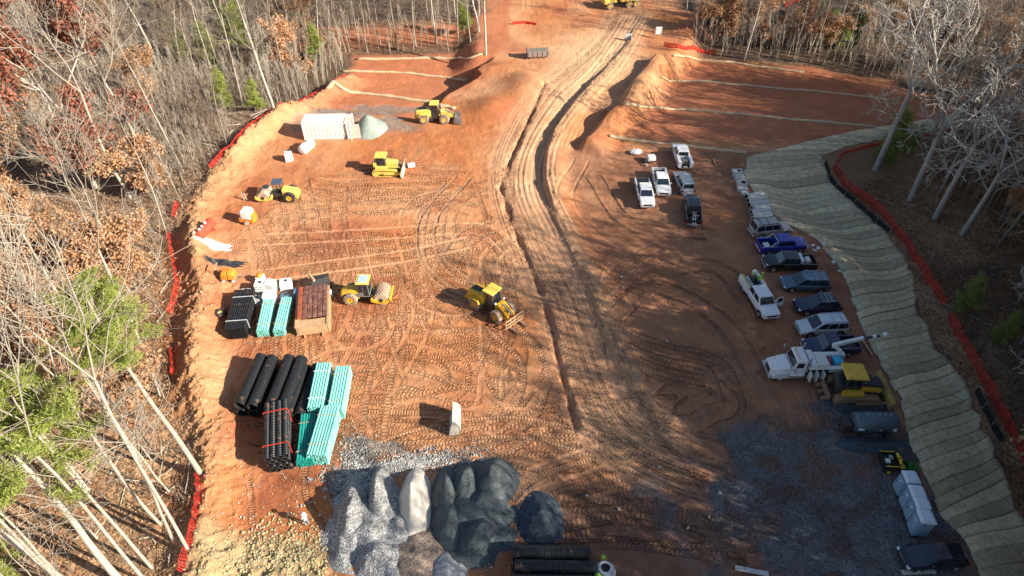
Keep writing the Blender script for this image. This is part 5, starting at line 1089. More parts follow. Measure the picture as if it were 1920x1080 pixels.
t = thing('wooden_stake', 'pair of pale stakes leaning by the drum of the yellow roller', 'stake', G(459, 376)); 
for k in (0, 1): MB().bar((.35 * k, 0, 0), (.35 * k - .3, .2, 1.2 - .2 * k), .1).build('post', WOOD, t)
# loose tyre
t = thing('loose_tyre', 'black tyre lying flat beside the thin black pipes', 'tyre', G(415, 590))
o = MB().lathe([(0, .32), (0, .52), (.08, .62), (.36, .62), (.44, .52), (.44, .32), (.3, .34), (.14, .34), (0, .32)], (0, 0, 0), (0, 0, 1), 22).build('tread', RUBBER, t)
MB().cyl((0, 0, .1), (0, 0, .3), .34).build('rim', mat('yellow_rim', (.6, .5, .2), .5), t)
# white drum ahead of the bulldozer
t = thing('white_drum', 'dirty white drum lying in front of the pale bulldozer', 'drum', G(772, 314), .2)
MB().lathe([(-.5, .001), (-.48, .36), (.48, .36), (.5, .001)], (0, 0, .37), (1, 0, 0), 14).build('shell', WBAG, t)
for x in (-.2, .2): MB().lathe([(-.03, .36), (0, .39), (.03, .36)], (x, 0, .37), (1, 0, 0), 14).build('hoop', WBAG, t)

# concrete pipes and drop inlets by the bank
PIPEC = [(1414, 372), (1417, 380), (1420, 388), (1425, 395), (1424, 402), (1427, 409), (1428, 416), (1430, 424)]
first = None
for k, q in enumerate(PIPEC):
    nm = ['top end', 'second', 'third', 'fourth', 'fifth', 'sixth', 'seventh', 'last']; ln = 2.55
    if first is None:
        first = o = MB().lathe([(-ln / 2, .36), (-ln / 2, .50), (-ln / 2 + .22, .50), (-ln / 2 + .26, .43), (ln / 2, .43), (ln / 2, .34)], (0, 0, 0), (1, 0, 0), 18).build('concrete_pipe', CONC)
        MB().lathe([(0, .36), (.4, .34), (.4, .001)], (-ln / 2, 0, 0), (1, 0, 0), 16).build('bore', DARKIN, o)
    else: o = dup_tree(first)
    o.location = G(*q) + Vector((0, 0, .45)); o.rotation_euler = (k, 0, heading((1398, q[1] + 2), (1436, q[1] - 3)) + .04 * math.sin(k * 2))
    tag(o, ['first concrete pipe of the row, next to the drop inlet boxes', 'second concrete pipe of the row counted from the inlet boxes', 'third concrete pipe of the row counted from the inlet boxes', 'fourth concrete pipe, near the middle of the row', 'fifth concrete pipe, just past the middle of the row', 'sixth concrete pipe, third from the tan wagon', 'seventh concrete pipe, second from the tan wagon', 'last concrete pipe of the row, touching the tan wagon'][k], 'concrete pipe', 'concrete pipes laid in a row by the bank')
for k, (q, rz, lb) in enumerate([((1384, 334), .05, 'concrete inlet slab with small hole, furthest from the concrete pipes'), ((1391, 356), -.1, 'concrete inlet slab with larger oval hole, next to the concrete pipes')]):
    t = thing('inlet_slab', lb, 'concrete slab', G(*q), rz)
    MB().box(-.65, .65, -.75, .75, 0, .55).build('box_section', CONC, t, bevel=.02); s_ = MB().box(-.75, .65, .15, 1.15, .55, .8).build('top_slab', CONC, t, bevel=.02)
    MB().cyl((.15, .65, .78), (.15, .65, .815), .24 + .1 * k, n=20).build('manhole', DARKIN, t); MB().box(-.3, .62, -1.35, -.75, 0, .35).build('lip', CONC, t, bevel=.02)

# fuel tank with its gravel
c = G(1627, 806); t = thing('fuel_tank', 'large dark blue grey fuel tank lying on the gravel bed', 'fuel tank', c, heading((1585, 806), (1668, 807)))
TK = mat('tank_blue_grey', (.10, .14, .18), .4, metal=.3, dirt=.05)
MB().lathe([(-1.95, .001), (-1.93, .6), (-1.8, .86), (-1.75, .9), (1.75, .9), (1.8, .86), (1.93, .6), (1.95, .001)], (.15, 0, 1.2), (1, 0, 0), 28).build('shell', TK, t, smooth=True)
for x in (-1.2, 0, 1.3): MB().lathe([(-.04, .9), (-.04, .925), (.04, .925), (.04, .9)], (x, 0, 1.2), (1, 0, 0), 28).build('band', TK, t)
for x in (-.8, .3, .8, 1.3): MB().cyl((x, .05, 2.08), (x, .05, 2.25), .1, n=10).build('vent', STEEL, t)
for x in (-1.1, 1.2):
    MB().prism([(-.12, 0), (.12, 0), (.12, .6), (-.12, .6)], -.8, .8).build('saddle', DARKST, t).location = (x, 0, 0)
MB().box(-2.6, -1.9, -.5, .5, .2, 1.3).build('pump_box', DARKST, t, bevel=.05); MB().tube([(-2.4, -.5, 1.3), (-2.7, -.6, .8), (-2.5, -.9, .2), (-1.6, -1.4, .08), (-.5, -1.5, .06)], .05).build('hose', RUBBER, t)
def on_shell(x, a, w_, h_, m, nm):
    y, z = -math.cos(a) * .905, 1.2 + math.sin(a) * .905; o = MB().box(-w_ / 2, w_ / 2, -.02, .02, -h_ / 2, h_ / 2).build(nm, m, t); o.location = (x, y - .01, z + .0); o.rotation_euler = (-a, 0, 0); return o
on_shell(-1.35, .1, .5, .2, WHITE, 'label_plate'); on_shell(1.6, .05, .28, .3, WHITE, 'label_plate')
o = MB().add([(-.16, -.03, 0), (0, -.03, -.14), (.16, -.03, 0), (0, -.03, .14), (-.16, .0, 0), (0, .0, -.14), (.16, .0, 0), (0, .0, .14)], [(0, 1, 2, 3), (4, 7, 6, 5), (0, 4, 5, 1), (1, 5, 6, 2), (2, 6, 7, 3), (3, 7, 4, 0)]).build('hazard_diamond', mat('placard_red', (.6, .12, .10), .5), t); o.location = (.35, -.90, 1.25)
MB().box(.27, .43, -.95, -.93, 1.22, 1.28).build('placard_band', WHITE, t)

# portable toilets
TB = mat('toilet_blue_grey', (.24, .38, .52), .45, var=.08); TW = mat('toilet_roof', (.62, .70, .76), .4, var=.05)
def toilet(label, px, rz):
    t = thing('portable_toilet', label, 'portable toilet', G(*px), rz, 'portable toilets')
    MB().box(-.58, .58, -.6, .6, 0, .14).build('skid', BLACKP, t, bevel=.02)
    MB().hexa([(-.55, -.57, .14), (.55, -.57, .14), (.55, .57, .14), (-.55, .57, .14), (-.53, -.55, 2.12), (.53, -.55, 2.12), (.53, .55, 2.12), (-.53, .55, 2.12)]).build('cabin_wall', TB, t, bevel=.03)
    MB().loft([[(-.60, -.60, 2.1), (.60, -.60, 2.1), (.60, .60, 2.1), (-.60, .60, 2.1)], [(-.60, -.60, 2.2), (.60, -.60, 2.2), (.60, .60, 2.2), (-.60, .60, 2.2)], [(-.4, -.46, 2.34), (.4, -.46, 2.34), (.4, .46, 2.34), (-.4, .46, 2.34)]]).build('roof', TW, t, bevel=.03)
    MB().box(-.62, -.55, -.42, .42, .2, 1.98).build('door', TB, t, bevel=.02); MB().box(-.65, -.61, .28, .36, 1.0, 1.12).build('door_latch', DARKST, t)
    MB().lathe([(0, .14), (.02, .14), (.02, .001)], (-.62, 0, 1.62), (-1, 0, 0), 14).build('door_vent', LENS, t)
    MB().cyl((.45, .45, 2.2), (.45, .45, 2.5), .05, n=8).build('vent_pipe', BLACKP, t)
    for k in range(4): MB().box(-.42 + .24 * k, -.34 + .24 * k, -.62, -.57, .25, 1.75).build('wall_rib', TB, t)
    MB().box(-.36, .36, -.60, -.575, 1.85, 2.02).build('notice', mat('notice_white', (.6, .6, .62), .5), t); MB().box(-.3, -.12, -.61, -.60, 1.87, 2.0).build('notice_mark', NAVY, t); MB().box(.05, .3, -.61, -.60, 1.9, 1.97).build('notice_line', REDL, t)
    return t
a = heading((1727, 998), (1694, 912))
for k, (q, lb) in enumerate([((1689, 921), 'portable toilet furthest from the black sedan, beside the green buggy'), ((1700, 948), 'second portable toilet from the green buggy'), ((1709, 971), 'third portable toilet from the green buggy'), ((1716, 995), 'portable toilet nearest the black sedan, with a notice on its near wall')]): toilet(lb, q, a - PI / 2 + [.04, 0, -.02, .0][k])

# concrete risers at the bottom edge
for q, lb in (((1131, 1085), 'concrete manhole riser with narrowed mouth, beside the ribbed black pipes'), ((1128, 1118), 'concrete manhole riser cut by the bottom edge of the picture')):
    t = thing('manhole_riser', lb, 'concrete riser', G(*q))
    MB().lathe([(0, .66), (0, .82), (1.15, .82), (1.25, .80), (1.75, .52), (1.85, .52), (1.85, .34), (1.2, .5), (.9, .5), (.9, .001)], (0, 0, 0), (0, 0, 1), 28).build('cone', mat('riser_concrete', (.40, .44, .48), .85, bump=.01), t, smooth=False)
    MB().lathe([(0, .83), (.08, .84), (.14, .83)], (0, 0, .55), (0, 0, 1), 28).build('joint', CONC, t)
    MB().cyl((0, 0, 1.75), (0, 0, 1.757), .36, n=20).build('mouth', DARKIN, t)
# grey truck bed lying on the far mound
t = thing('steel_trough', 'grey ribbed steel trough on the mound left of the haul road top', 'steel trough', G(1008, 108), heading((985, 109), (1030, 107)))
for s in (-1, 1):
    MB().prism([(-1.9, .5), (1.9, .5), (2.1, 1.5), (-2.0, 1.4)], s * .8 - .04, s * .8 + .04).build('side', STEEL, t)
    for k in range(5): MB().bar((-1.7 + .85 * k, s * .88, .4), (-1.8 + .88 * k, s * .88, 1.45), .1).build('rib', STEEL, t)
MB().box(-1.9, 1.9, -.8, .8, .4, .5).build('bed', DARKST, t); MB().box(-2.0, -1.9, -.8, .8, .4, 1.9).build('end_plate', STEEL, t); MB().box(-1.5, 1.5, -.5, .5, 0, .4).build('base', TANST, t)
# planks, sacks and litter
for q0, q1, lb, m_, w_ in [((1614, 637), (1635, 668), 'long pale plank lying on the clay above the big bulldozer', WOOD, .18), ((1337, 299), (1342, 312), 'short pale plank on the red soil beyond the white pickups', WOOD, .15), ((1378, 1066), (1440, 1078), 'concrete kerb piece at the bottom edge near the black sedan', CONC, .35), ((1690, 1075), (1752, 1072), 'concrete beam below the black sedan', CONC, .35), ((968, 1078), (1052, 1082), 'pale board at the bottom edge below the ribbed pipes', WOOD, .3)]:
    a_, b_ = G(*q0), G(*q1); o = MB().bar((0, 0, 0), b_ - a_, w_, .12).build('plank' if m_ is WOOD else 'concrete_beam', m_); o.location = a_ + Vector((0, 0, .14)); tag(o, lb, 'plank' if m_ is WOOD else 'concrete beam')
def sack(label, px, r, m=WBAG, rz=0, group=None, name='sack', cat='sack', flat=.5, shape=0):
    mb = MB().ball((0, 0, r * flat * .8), r, 10, 6, (1.25, .8, flat)); mb.v = [(x * (1 + .25 * float(vnoise(x * 9 + px[0], y * 9, 1, 3)) - .1), y * (1 + .3 * float(vnoise(x * 9, y * 9 + px[1], 1, 5)) - .1), z * (.8 + .4 * float(vnoise(x * 11, y * 11, 1, 8)))) for x, y, z in mb.v]
    o = mb.build(name, m, None, smooth=False); o.location = G(*px); o.rotation_euler = (0, 0, rz); return tag(o, label, cat, group)
for q, lb, r, rz in [((1524, 461), 'white sack at the top left of the cluster by the blue pickup bonnet', .38, .2), ((1533, 466), 'white sack in the middle of the cluster by the straw bank', .42, 1.2), ((1527, 470), 'white sack lowest in the cluster by the straw bank', .36, 2.5), ((1543, 458), 'long white sack lying on the edge of the straw bank', .45, .5), ((1562, 492), 'bent white strip on the straw, level with the black pickup', .38, 1.2), ((1574, 509), 'white scrap on the straw beside the steel blue minivan', .34, 2.4)]: sack(lb, q, r * .62, rz=rz, flat=.45)
t = sack('white folded sheet on the red soil, leftmost of the litter behind the pickups', (1192, 288), .75, flat=.5, name='white_sheet', cat='plastic sheet')
t = thing('equipment_tote', 'white tub with black frame behind the two white pickups', 'tub', G(1220, 303), .2); MB().box(-.6, .55, -.42, .42, .2, 1.0).build('tub', WBAG, t, bevel=.12, seg=3); MB().bar((-1.2, -.5, .3), (.6, -.5, .3), .1).bar((-1.2, .4, .3), (.6, .4, .3), .1).bar((-1.2, -.5, .3), (-1.2, .4, .3), .1).build('frame', BLACKP, t); MB().box(-1.1, -.7, -.3, .1, .1, .5).build('motor', DARKST, t, bevel=.05)
t = thing('bucket_pail', 'small white pail between the white tub and the pickup', 'pail', G(1212, 312)); MB().lathe([(0, .15), (.38, .19), (.38, .17), (.1, .14), (.1, .001)], (0, 0, 0), (0, 0, 1), 14).build('pail', WHITE, t); MB().lathe([(0, .2), (.03, .2), (.04, .19)], (0, 0, .36), (0, 0, 1), 14).build('rim', WHITE, t)
t = thing('survey_sign', 'white board on posts at the wood edge right of the haul road', 'sign', G(1233, 72)); MB().box(-.6, .6, -.03, .03, .8, 2.2).build('board', WHITE, t); [MB().bar((x, 0, 0), (x, 0, 2.1), .08).build('post', WOOD, t) for x in (-.5, .5)]
t = thing('precast_wall', 'small white precast panel standing at the top of the haul road ditch', 'concrete panel', G(1178, 74)); MB().box(-.7, .5, -.1, .1, 0, 1.1).build('panel', CONC, t); MB().box(.45, .6, -.6, .1, 0, .9).build('wing', CONC, t)
for k, q in enumerate([(1237, 876), (1330, 970), (1160, 955), (1100, 930), (1290, 990), (1350, 925), (1165, 520), (1250, 640)]):
    sack('pale stone ' + ['lying by the chevron tracks right of the road foot', 'in the brown shade near the bottom right gravel', 'on the shaded clay right of the small dark heap', 'on the clay above the small dark heap', 'on the shaded clay left of the wet gravel', 'on the shaded clay above the wet gravel edge', 'near the ditch in the middle of the car park', 'in the open part of the car park'][k], q, .13, CONC, k, 'pale stones on the clay', 'stone', 'stone', .7)

# ------------------------------------------------------------------ gravel heaps
def gravel_mat(name, col, spread=.5, sc=14, bump=.05):
    m, t, b = new_mat(name); global N, L, tc
    N = t.nodes; L = t.links; tc = N.new('ShaderNodeTexCoord')
    v = N.new('ShaderNodeTexVoronoi'); v.inputs['Scale'].default_value = sc; L.new(tc.outputs['Object'], v.inputs['Vector']); s = N.new('ShaderNodeSeparateColor'); L.new(v.outputs['Color'], s.inputs[0])
    rgb = N.new('ShaderNodeRGB'); rgb.outputs[0].default_value = (*col, 1)
    c = mul(rgb.outputs[0], rng_(s.outputs[0], 0, 1, 1 - spread, 1 + spread)); c = mul(c, rng_(noise(.7, 4).outputs[0], .3, .7, .8, 1.2)); L.new(c, b.inputs['Base Color']); b.inputs['Roughness'].default_value = .9
    bp = N.new('ShaderNodeBump'); bp.inputs['Distance'].default_value = bump; hh = mathn('ADD', mathn('MULTIPLY', v.outputs['Distance'], -1.2), noise(3, 5).outputs[0]); L.new(hh, bp.inputs['Height']); L.new(bp.outputs[0], b.inputs['Normal']); return m
GDK = gravel_mat('dark_stone_chip', (.085, .105, .115), .45, 13, .06); GDK2 = gravel_mat('blue_black_chip', (.055, .075, .10), .5, 13, .06)
GLT = gravel_mat('pale_washed_stone', (.36, .36, .36), .55, 9, .10); GSD = gravel_mat('pale_sand', (.72, .66, .58), .12, 20, .03); GGR = gravel_mat('grey_green_fines', (.26, .31, .27), .12, 20, .02)
def heap(label, px, rx, ry, h, rz, m, seed, ridge=0.0, name='gravel_heap', rough=.07, sharp=1.0, shift=(0, 0)):
    c = G(*px); c.x += shift[0]; c.y += shift[1]; n = 46; v = []
    R = Matrix.Rotation(rz, 2)
    for j in range(n + 1):
        for i in range(n + 1):
            u = i / n * 2.3 - 1.15; w_ = j / n * 2.3 - 1.15
            wob_ = 1 + .28 * (float(vnoise(math.atan2(w_, u) * 1.2 + seed * 3, math.hypot(u, w_) * .7, 1.0, seed)) - .5)
            uu = max(0, abs(u) - ridge) / (1 - ridge) * (1 if u > 0 else -1); r = math.hypot(uu, w_) / wob_
            f = max(0.0, 1 - r ** sharp) if r < 1 else -(r - 1) * 1.2
            f = f if f < .88 else .88 + (f - .88) * .5
            if f > 0: f = f ** 1.15
            d = R @ Vector((u * rx, w_ * ry)); z = surf(c.x + d.x, c.y + d.y) - c.z
            nn = (float(vnoise(c.x + d.x, c.y + d.y, 1.1, seed)) - .5) * rough * 8 + (float(vnoise(c.x + d.x, c.y + d.y, .3, seed + 3)) - .5) * rough * 1.6
            v.append((d.x, d.y, z - .05 + h * f + (nn if f > 0 else 0) * min(1, max(f, 0) * 5)))
    o = MB().add(v, [(j * (n + 1) + i, j * (n + 1) + i + 1, (j + 1) * (n + 1) + i + 1, (j + 1) * (n + 1) + i) for j in range(n) for i in range(n)]).build(name, m, None, smooth=True); o.location = c
    return tag(o, label, 'gravel heap')
heap('left heap of coarse pale washed stone with sharp lit crest', (666, 968), 1.8, 3.8, 2.7, .1, GLT, 3, rough=.14)
heap('second ridge of pale washed stone between the left stone heap and the sand', (714, 940), 1.55, 3.6, 3.2, .15, GLT, 5, rough=.14)
heap('pale stone heap cut by the bottom edge below the coarse stone', (712, 1050), 2.0, 3.0, 1.3, .3, GLT, 8, rough=.12)
heap('bright ridge of pale sand between the stone and the dark chip heaps', (778, 945), 1.6, 3.4, 3.6, .05, GSD, 11, rough=.05)
heap('lower sandy ridge running down to the bottom edge', (785, 1045), 2.2, 3.4, 1.0, .25, gravel_mat('clayey_gravel', (.36, .27, .21), .35, 10, .08), 14, rough=.08)
heap('small grey sand heap at the bottom edge beside the sandy ridge', (840, 1075), 1.5, 1.9, .8, .3, gravel_mat('grey_sand', (.33, .34, .36), .2, 16, .03), 17)
heap('dark chip heap nearest the pale sand, long and narrow', (838, 930), 1.5, 2.8, 2.2, .05, GDK, 21)
heap('dark chip heap in the middle of the cluster', (872, 915), 1.6, 2.8, 2.2, .0, GDK, 24)
heap('largest dark chip heap at the top right of the cluster', (922, 905), 2.5, 2.7, 2.5, .2, GDK, 27)
heap('dark chip heap at the lower left of the cluster', (845, 985), 1.7, 2.4, 2.0, .2, GDK, 31)
heap('dark chip heap at the bottom of the cluster', (897, 1010), 2.3, 2.5, 2.2, -.2, GDK, 34)
heap('broad low apron of washed stone under the pale ridges', (700, 985), 3.9, 4.4, 1.5, .1, GLT, 51, rough=.12)
heap('broad low apron of dark chips joining the dark heaps', (884, 965), 3.9, 4.3, 1.5, 0, GDK, 54, rough=.1)
heap('separate blue black chip heap right of the cluster', (1015, 972), 2.05, 2.6, 1.5, .15, GDK2, 38, rough=.03)
heap('grey green heap of fines behind the white container', (692, 243), 3.0, 3.0, 2.7, .3, GGR, 41, rough=.04)
heap('grey chip bund along the near side of the fuel tank', (1640, 836), 3.6, 1.0, .55, -.05, GDK2, 44, ridge=.6, name='gravel_bund', rough=.02)
heap('grey chip bund between the bulldozer and the fuel tank', (1620, 765), 2.9, .95, .5, 0, GDK2, 47, ridge=.6, name='gravel_bund', rough=.02)
# loose stones round the pale heaps
sv, sf = [], []
base = np.array([[-1, 0, 0], [0, -1, 0], [1, 0, 0], [0, 1, 0], [0, 0, 1], [0, 0, -1]], float); bf = np.array([[0, 1, 4], [1, 2, 4], [2, 3, 4], [3, 0, 4], [1, 0, 5], [2, 1, 5], [3, 2, 5], [0, 3, 5]])
for k in range(4400):
    z_ = R_.random()
    if z_ < .62: px, py = R_.gauss(755, 62), R_.gauss(872, 9) - (0) ; py -= (px - 755) * .16
    elif z_ < .72: px, py = R_.gauss(665, 14), R_.gauss(850, 22)
    elif z_ < .9: px, py = R_.gauss(660, 26), R_.gauss(905, 20)
    else: px, py = R_.uniform(400, 1000), R_.uniform(860, 1070)
    x, y = P(px, py); s = abs(R_.gauss(.045, .025)) + .025; z = surf(x, y)
    q = base * np.array([R_.uniform(.7, 1.3), R_.uniform(.7, 1.3), R_.uniform(.5, .9)]) * s; a_ = R_.uniform(0, 6.3); q = q @ np.array([[math.cos(a_), -math.sin(a_), 0], [math.sin(a_), math.cos(a_), 0], [0, .3, 1]]) + [x, y, z + s * .4]
    sv.append(q); sf.append(bf + 6 * k)
o = bpy.data.objects.new('scattered_stone', np_mesh('scattered_stone', np.vstack(sv), np.vstack(sf), gravel_mat('broken_white_stone', (.42, .41, .40), .4, 3, .01))); C.objects.link(o); tag(o, 'loose white broken stones strewn round the pale heaps', 'stones', kind='stuff')
# clods along the soil bund and the ditches
def clods(path, n, spread, s0, s1, m, label, zoff=0):
    p = resample(path, .5); vv, ff = [], []
    for k in range(n):
        i = R_.randrange(len(p)); x, y = p[i] + np.array([R_.gauss(0, spread), R_.gauss(0, spread)]); s = R_.uniform(s0, s1) * R_.uniform(.5, 1); z = surf(x, y)
        q = base * np.array([R_.uniform(.7, 1.3), R_.uniform(.7, 1.3), R_.uniform(.5, .9)]) * s + np.array([[R_.uniform(-.3, .3) * s for _ in range(3)] for _ in range(6)]); a_ = R_.uniform(0, 6.3); q = q @ np.array([[math.cos(a_), -math.sin(a_), 0], [math.sin(a_), math.cos(a_), 0], [0, .3, 1]]) + [x, y, z + s * .2]
        vv.append(q); ff.append(bf + 6 * k)
    o = bpy.data.objects.new('soil_clods', np_mesh('soil_clods', np.vstack(vv), np.vstack(ff), m)); C.objects.link(o); tag(o, label, 'soil clods', kind='stuff')
clods(BERM_L, 2300, 1.3, .04, .18, mat('straw_clod', (.44, .28, .15), .95), 'straw-flecked clods along the soil bund at the left edge')
TRR = [tuple(q) for q in offset(TRENCH, .9)]
clods(TRR if polydist(np.array([TRR[5][0]]), np.array([TRR[5][1]]), TRENCH)[1][0] < 0 else [tuple(q) for q in offset(TRENCH, -.9)], 800, .4, .04, .13, mat('ditch_clod', (.42, .27, .17), .95), 'crumbled clods along the ditch on the right of the haul road')
clods(WIND_L, 600, .25, .04, .16, mat('red_clod', (.40, .16, .08), .95), 'red clods in the windrow on the left of the haul road')
clods([P(440, 1075), P(520, 1010), P(600, 1040), P(520, 1075)], 1400, 1.3, .05, .18, mat('yellow_clod', (.44, .38, .21), .95), 'pale yellow clods in the rough corner at the lower left')

clods([P(480, 330), P(700, 420), P(560, 520), P(900, 620), P(700, 760), P(1000, 780), P(1150, 600), P(1250, 800), P(1100, 950), P(1350, 900), P(1250, 480), P(1100, 330)], 1300, 5.5, .02, .085, mat('pad_clod', (.46, .19, .09), .95, rnd=0), 'small crumbs of clay strewn over the pad')
for ring_, m_, lb_, n_ in [([P(810, 900), P(860, 868), P(930, 862), P(985, 900), P(975, 960), P(945, 1010), P(900, 1060), P(840, 1040)], mat('dark_chip_crumb', (.09, .10, .11), .9), 'dark stone chips spilled round the foot of the dark heaps', 1500), ([P(968, 960), P(1010, 930), P(1055, 960), P(1050, 1010), P(990, 1015)], mat('blue_chip_crumb', (.07, .085, .11), .9), 'blue black chips spilled round the separate heap', 700), ([P(625, 900), P(640, 985), P(680, 1060), P(760, 1060)], mat('grey_chip_crumb', (.32, .32, .32), .9), 'grey stone spilled round the foot of the washed stone heaps', 1100)]: clods(ring_, n_, .38, .02, .07, m_, lb_)
# ------------------------------------------------------------------ fences
def net_fence(name, label, cat, px, z, h, m, lean=0.0, cell=.16, rows=7, post=True, width=.05, up=0.0):
    w_ = [tuple(G(*q)[:2]) if px[0][0] > 900 else P(*q) for q in dens(px, 3)]; pts = resample(w_, cell); c = Vector((w_[0][0], w_[0][1], surf(*w_[0]))); t = thing(name, label, cat, c)
    mb = MB(); prev = None
    def pt(i, u):
        p = pts[i]; d = pts[min(i + 1, len(pts) - 1)] - pts[max(i - 1, 0)]; d /= max(np.hypot(*d), 1e-6); n = np.array([d[1], -d[0]]); le = lean * (0.7 + .7 * float(vnoise(i * cell, 0, 2.5, 7)))
        sag = (.75 + .3 * float(vnoise(i * cell, 4, 1.8, 9))) * h; q = p + n * (le * u + .06 * math.sin(i * .9 + u * 3)); return Vector((q[0], q[1], surf(q[0], q[1]) + .05 + sag * u)) - c
    for i in range(len(pts)):
        cur = [pt(i, k / (rows - 1)) for k in range(rows)]
        if prev:
            for k in range(rows):
                hh = width * (1.6 if k in (0, rows - 1) else 1) / 2; dv = Vector((0, 0, hh)) if lean < .6 else (cur[min(k + 1, rows - 1)] - cur[max(k - 1, 0)]).normalized() * hh
                mb.add([prev[k] - dv, cur[k] - dv, cur[k] + dv, prev[k] + dv], [(0, 1, 2, 3)])
        if prev:
            d = (cur[0] - prev[0]).normalized() * width * .5; mb.add([cur[0] - d, cur[0] + d, cur[-1] + d, cur[-1] - d], [(0, 1, 2, 3)])
        prev = cur
    o = mb.build('netting', m, t)
    if post:
        for i in range(0, len(pts), int(2.4 / cell)):
            a_, b_ = pt(i, 0), pt(i, 1); MB().bar(a_ - Vector((0, 0, .1)), a_ + (b_ - a_) * 1.08 + Vector((0, 0, .05)), .06).build('post', DARKST, t)
    return t
NW = .065
net_fence('safety_fence', 'orange safety netting from the green strip down the right edge, upper stretch', 'fence', [(1808, 238), (1745, 256), (1690, 266), (1620, 278), (1575, 292), (1562, 318), (1585, 352), (1640, 395), (1690, 450), (1740, 530), (1766, 572)], 0, .85, NET, lean=-.35, width=NW)
net_fence('safety_fence', 'orange safety netting at the lower right edge, below the gap in the fence', 'fence', [(1776, 592), (1800, 640), (1850, 735), (1885, 805), (1930, 890)], 0, .85, NET, lean=-.35, width=NW)
SEG = [([(648, 128), (600, 150), (540, 195), (490, 240), (455, 280), (400, 328)], 'orange netting up the left edge between the pad and the grey woods'), ([(338, 385), (332, 415)], 'short piece of orange netting in the dark gap at the left edge'), ([(322, 440), (326, 480), (336, 530), (330, 560), (320, 588)], 'narrow orange netting left of the orange generator'), ([(330, 660), (334, 700), (330, 712)], 'scrap of orange netting left of the large black pipes'), ([(380, 888), (386, 925), (378, 990), (366, 1040), (352, 1085)], 'orange netting at the lower left corner, below the big pine trunk')]
for s_, lb in SEG: net_fence('safety_fence', lb, 'fence', s_, 0, .62, NET, lean=.25, rows=5, width=.05)
def silt(px, label):
    w_ = [tuple(G(*q)[:2]) for q in px]; pts = resample(w_, .5); c = Vector((w_[0][0], w_[0][1], surf(*w_[0]))); t = thing('silt_fence', label, 'fence', c); v = []
    for p in pts: z = surf(*p); v += [Vector((p[0], p[1], z - .05)) - c, Vector((p[0] + .08, p[1], z + .75)) - c]
    o = MB().add(v, [(2 * i, 2 * i + 2, 2 * i + 3, 2 * i + 1) for i in range(len(pts) - 1)]).build('fabric', SILT, t); s = o.modifiers.new('t', 'SOLIDIFY'); s.thickness = .02
    for i in range(0, len(pts), 4): MB().bar(v[2 * i], v[2 * i + 1] + Vector((0, 0, .2)), .05).build('stake', WOOD, t)
silt([(1545, 308), (1560, 345), (1600, 385), (1640, 420), (1665, 440)], 'black silt fence between the straw bank and the orange netting')
silt([(1826, 735), (1850, 790), (1872, 830)], 'black silt fence at the lower right below the orange netting')
net_fence('safety_fence', 'far orange netting at the wood edge right of the haul road', 'fence', [(1245, 86), (1300, 97), (1340, 101)], 0, .8, NET, rows=5, width=.09)
net_fence('safety_fence', 'far red netting left of the haul road top', 'fence', [(960, 46), (985, 44), (1005, 47)], 0, .45, NET, rows=5, width=.09)
net_fence('safety_fence', 'red netting far among the trees at the top right', 'fence', [(1470, 12), (1500, 8), (1530, 0)], 0, 1.2, NET, rows=5, width=.1)
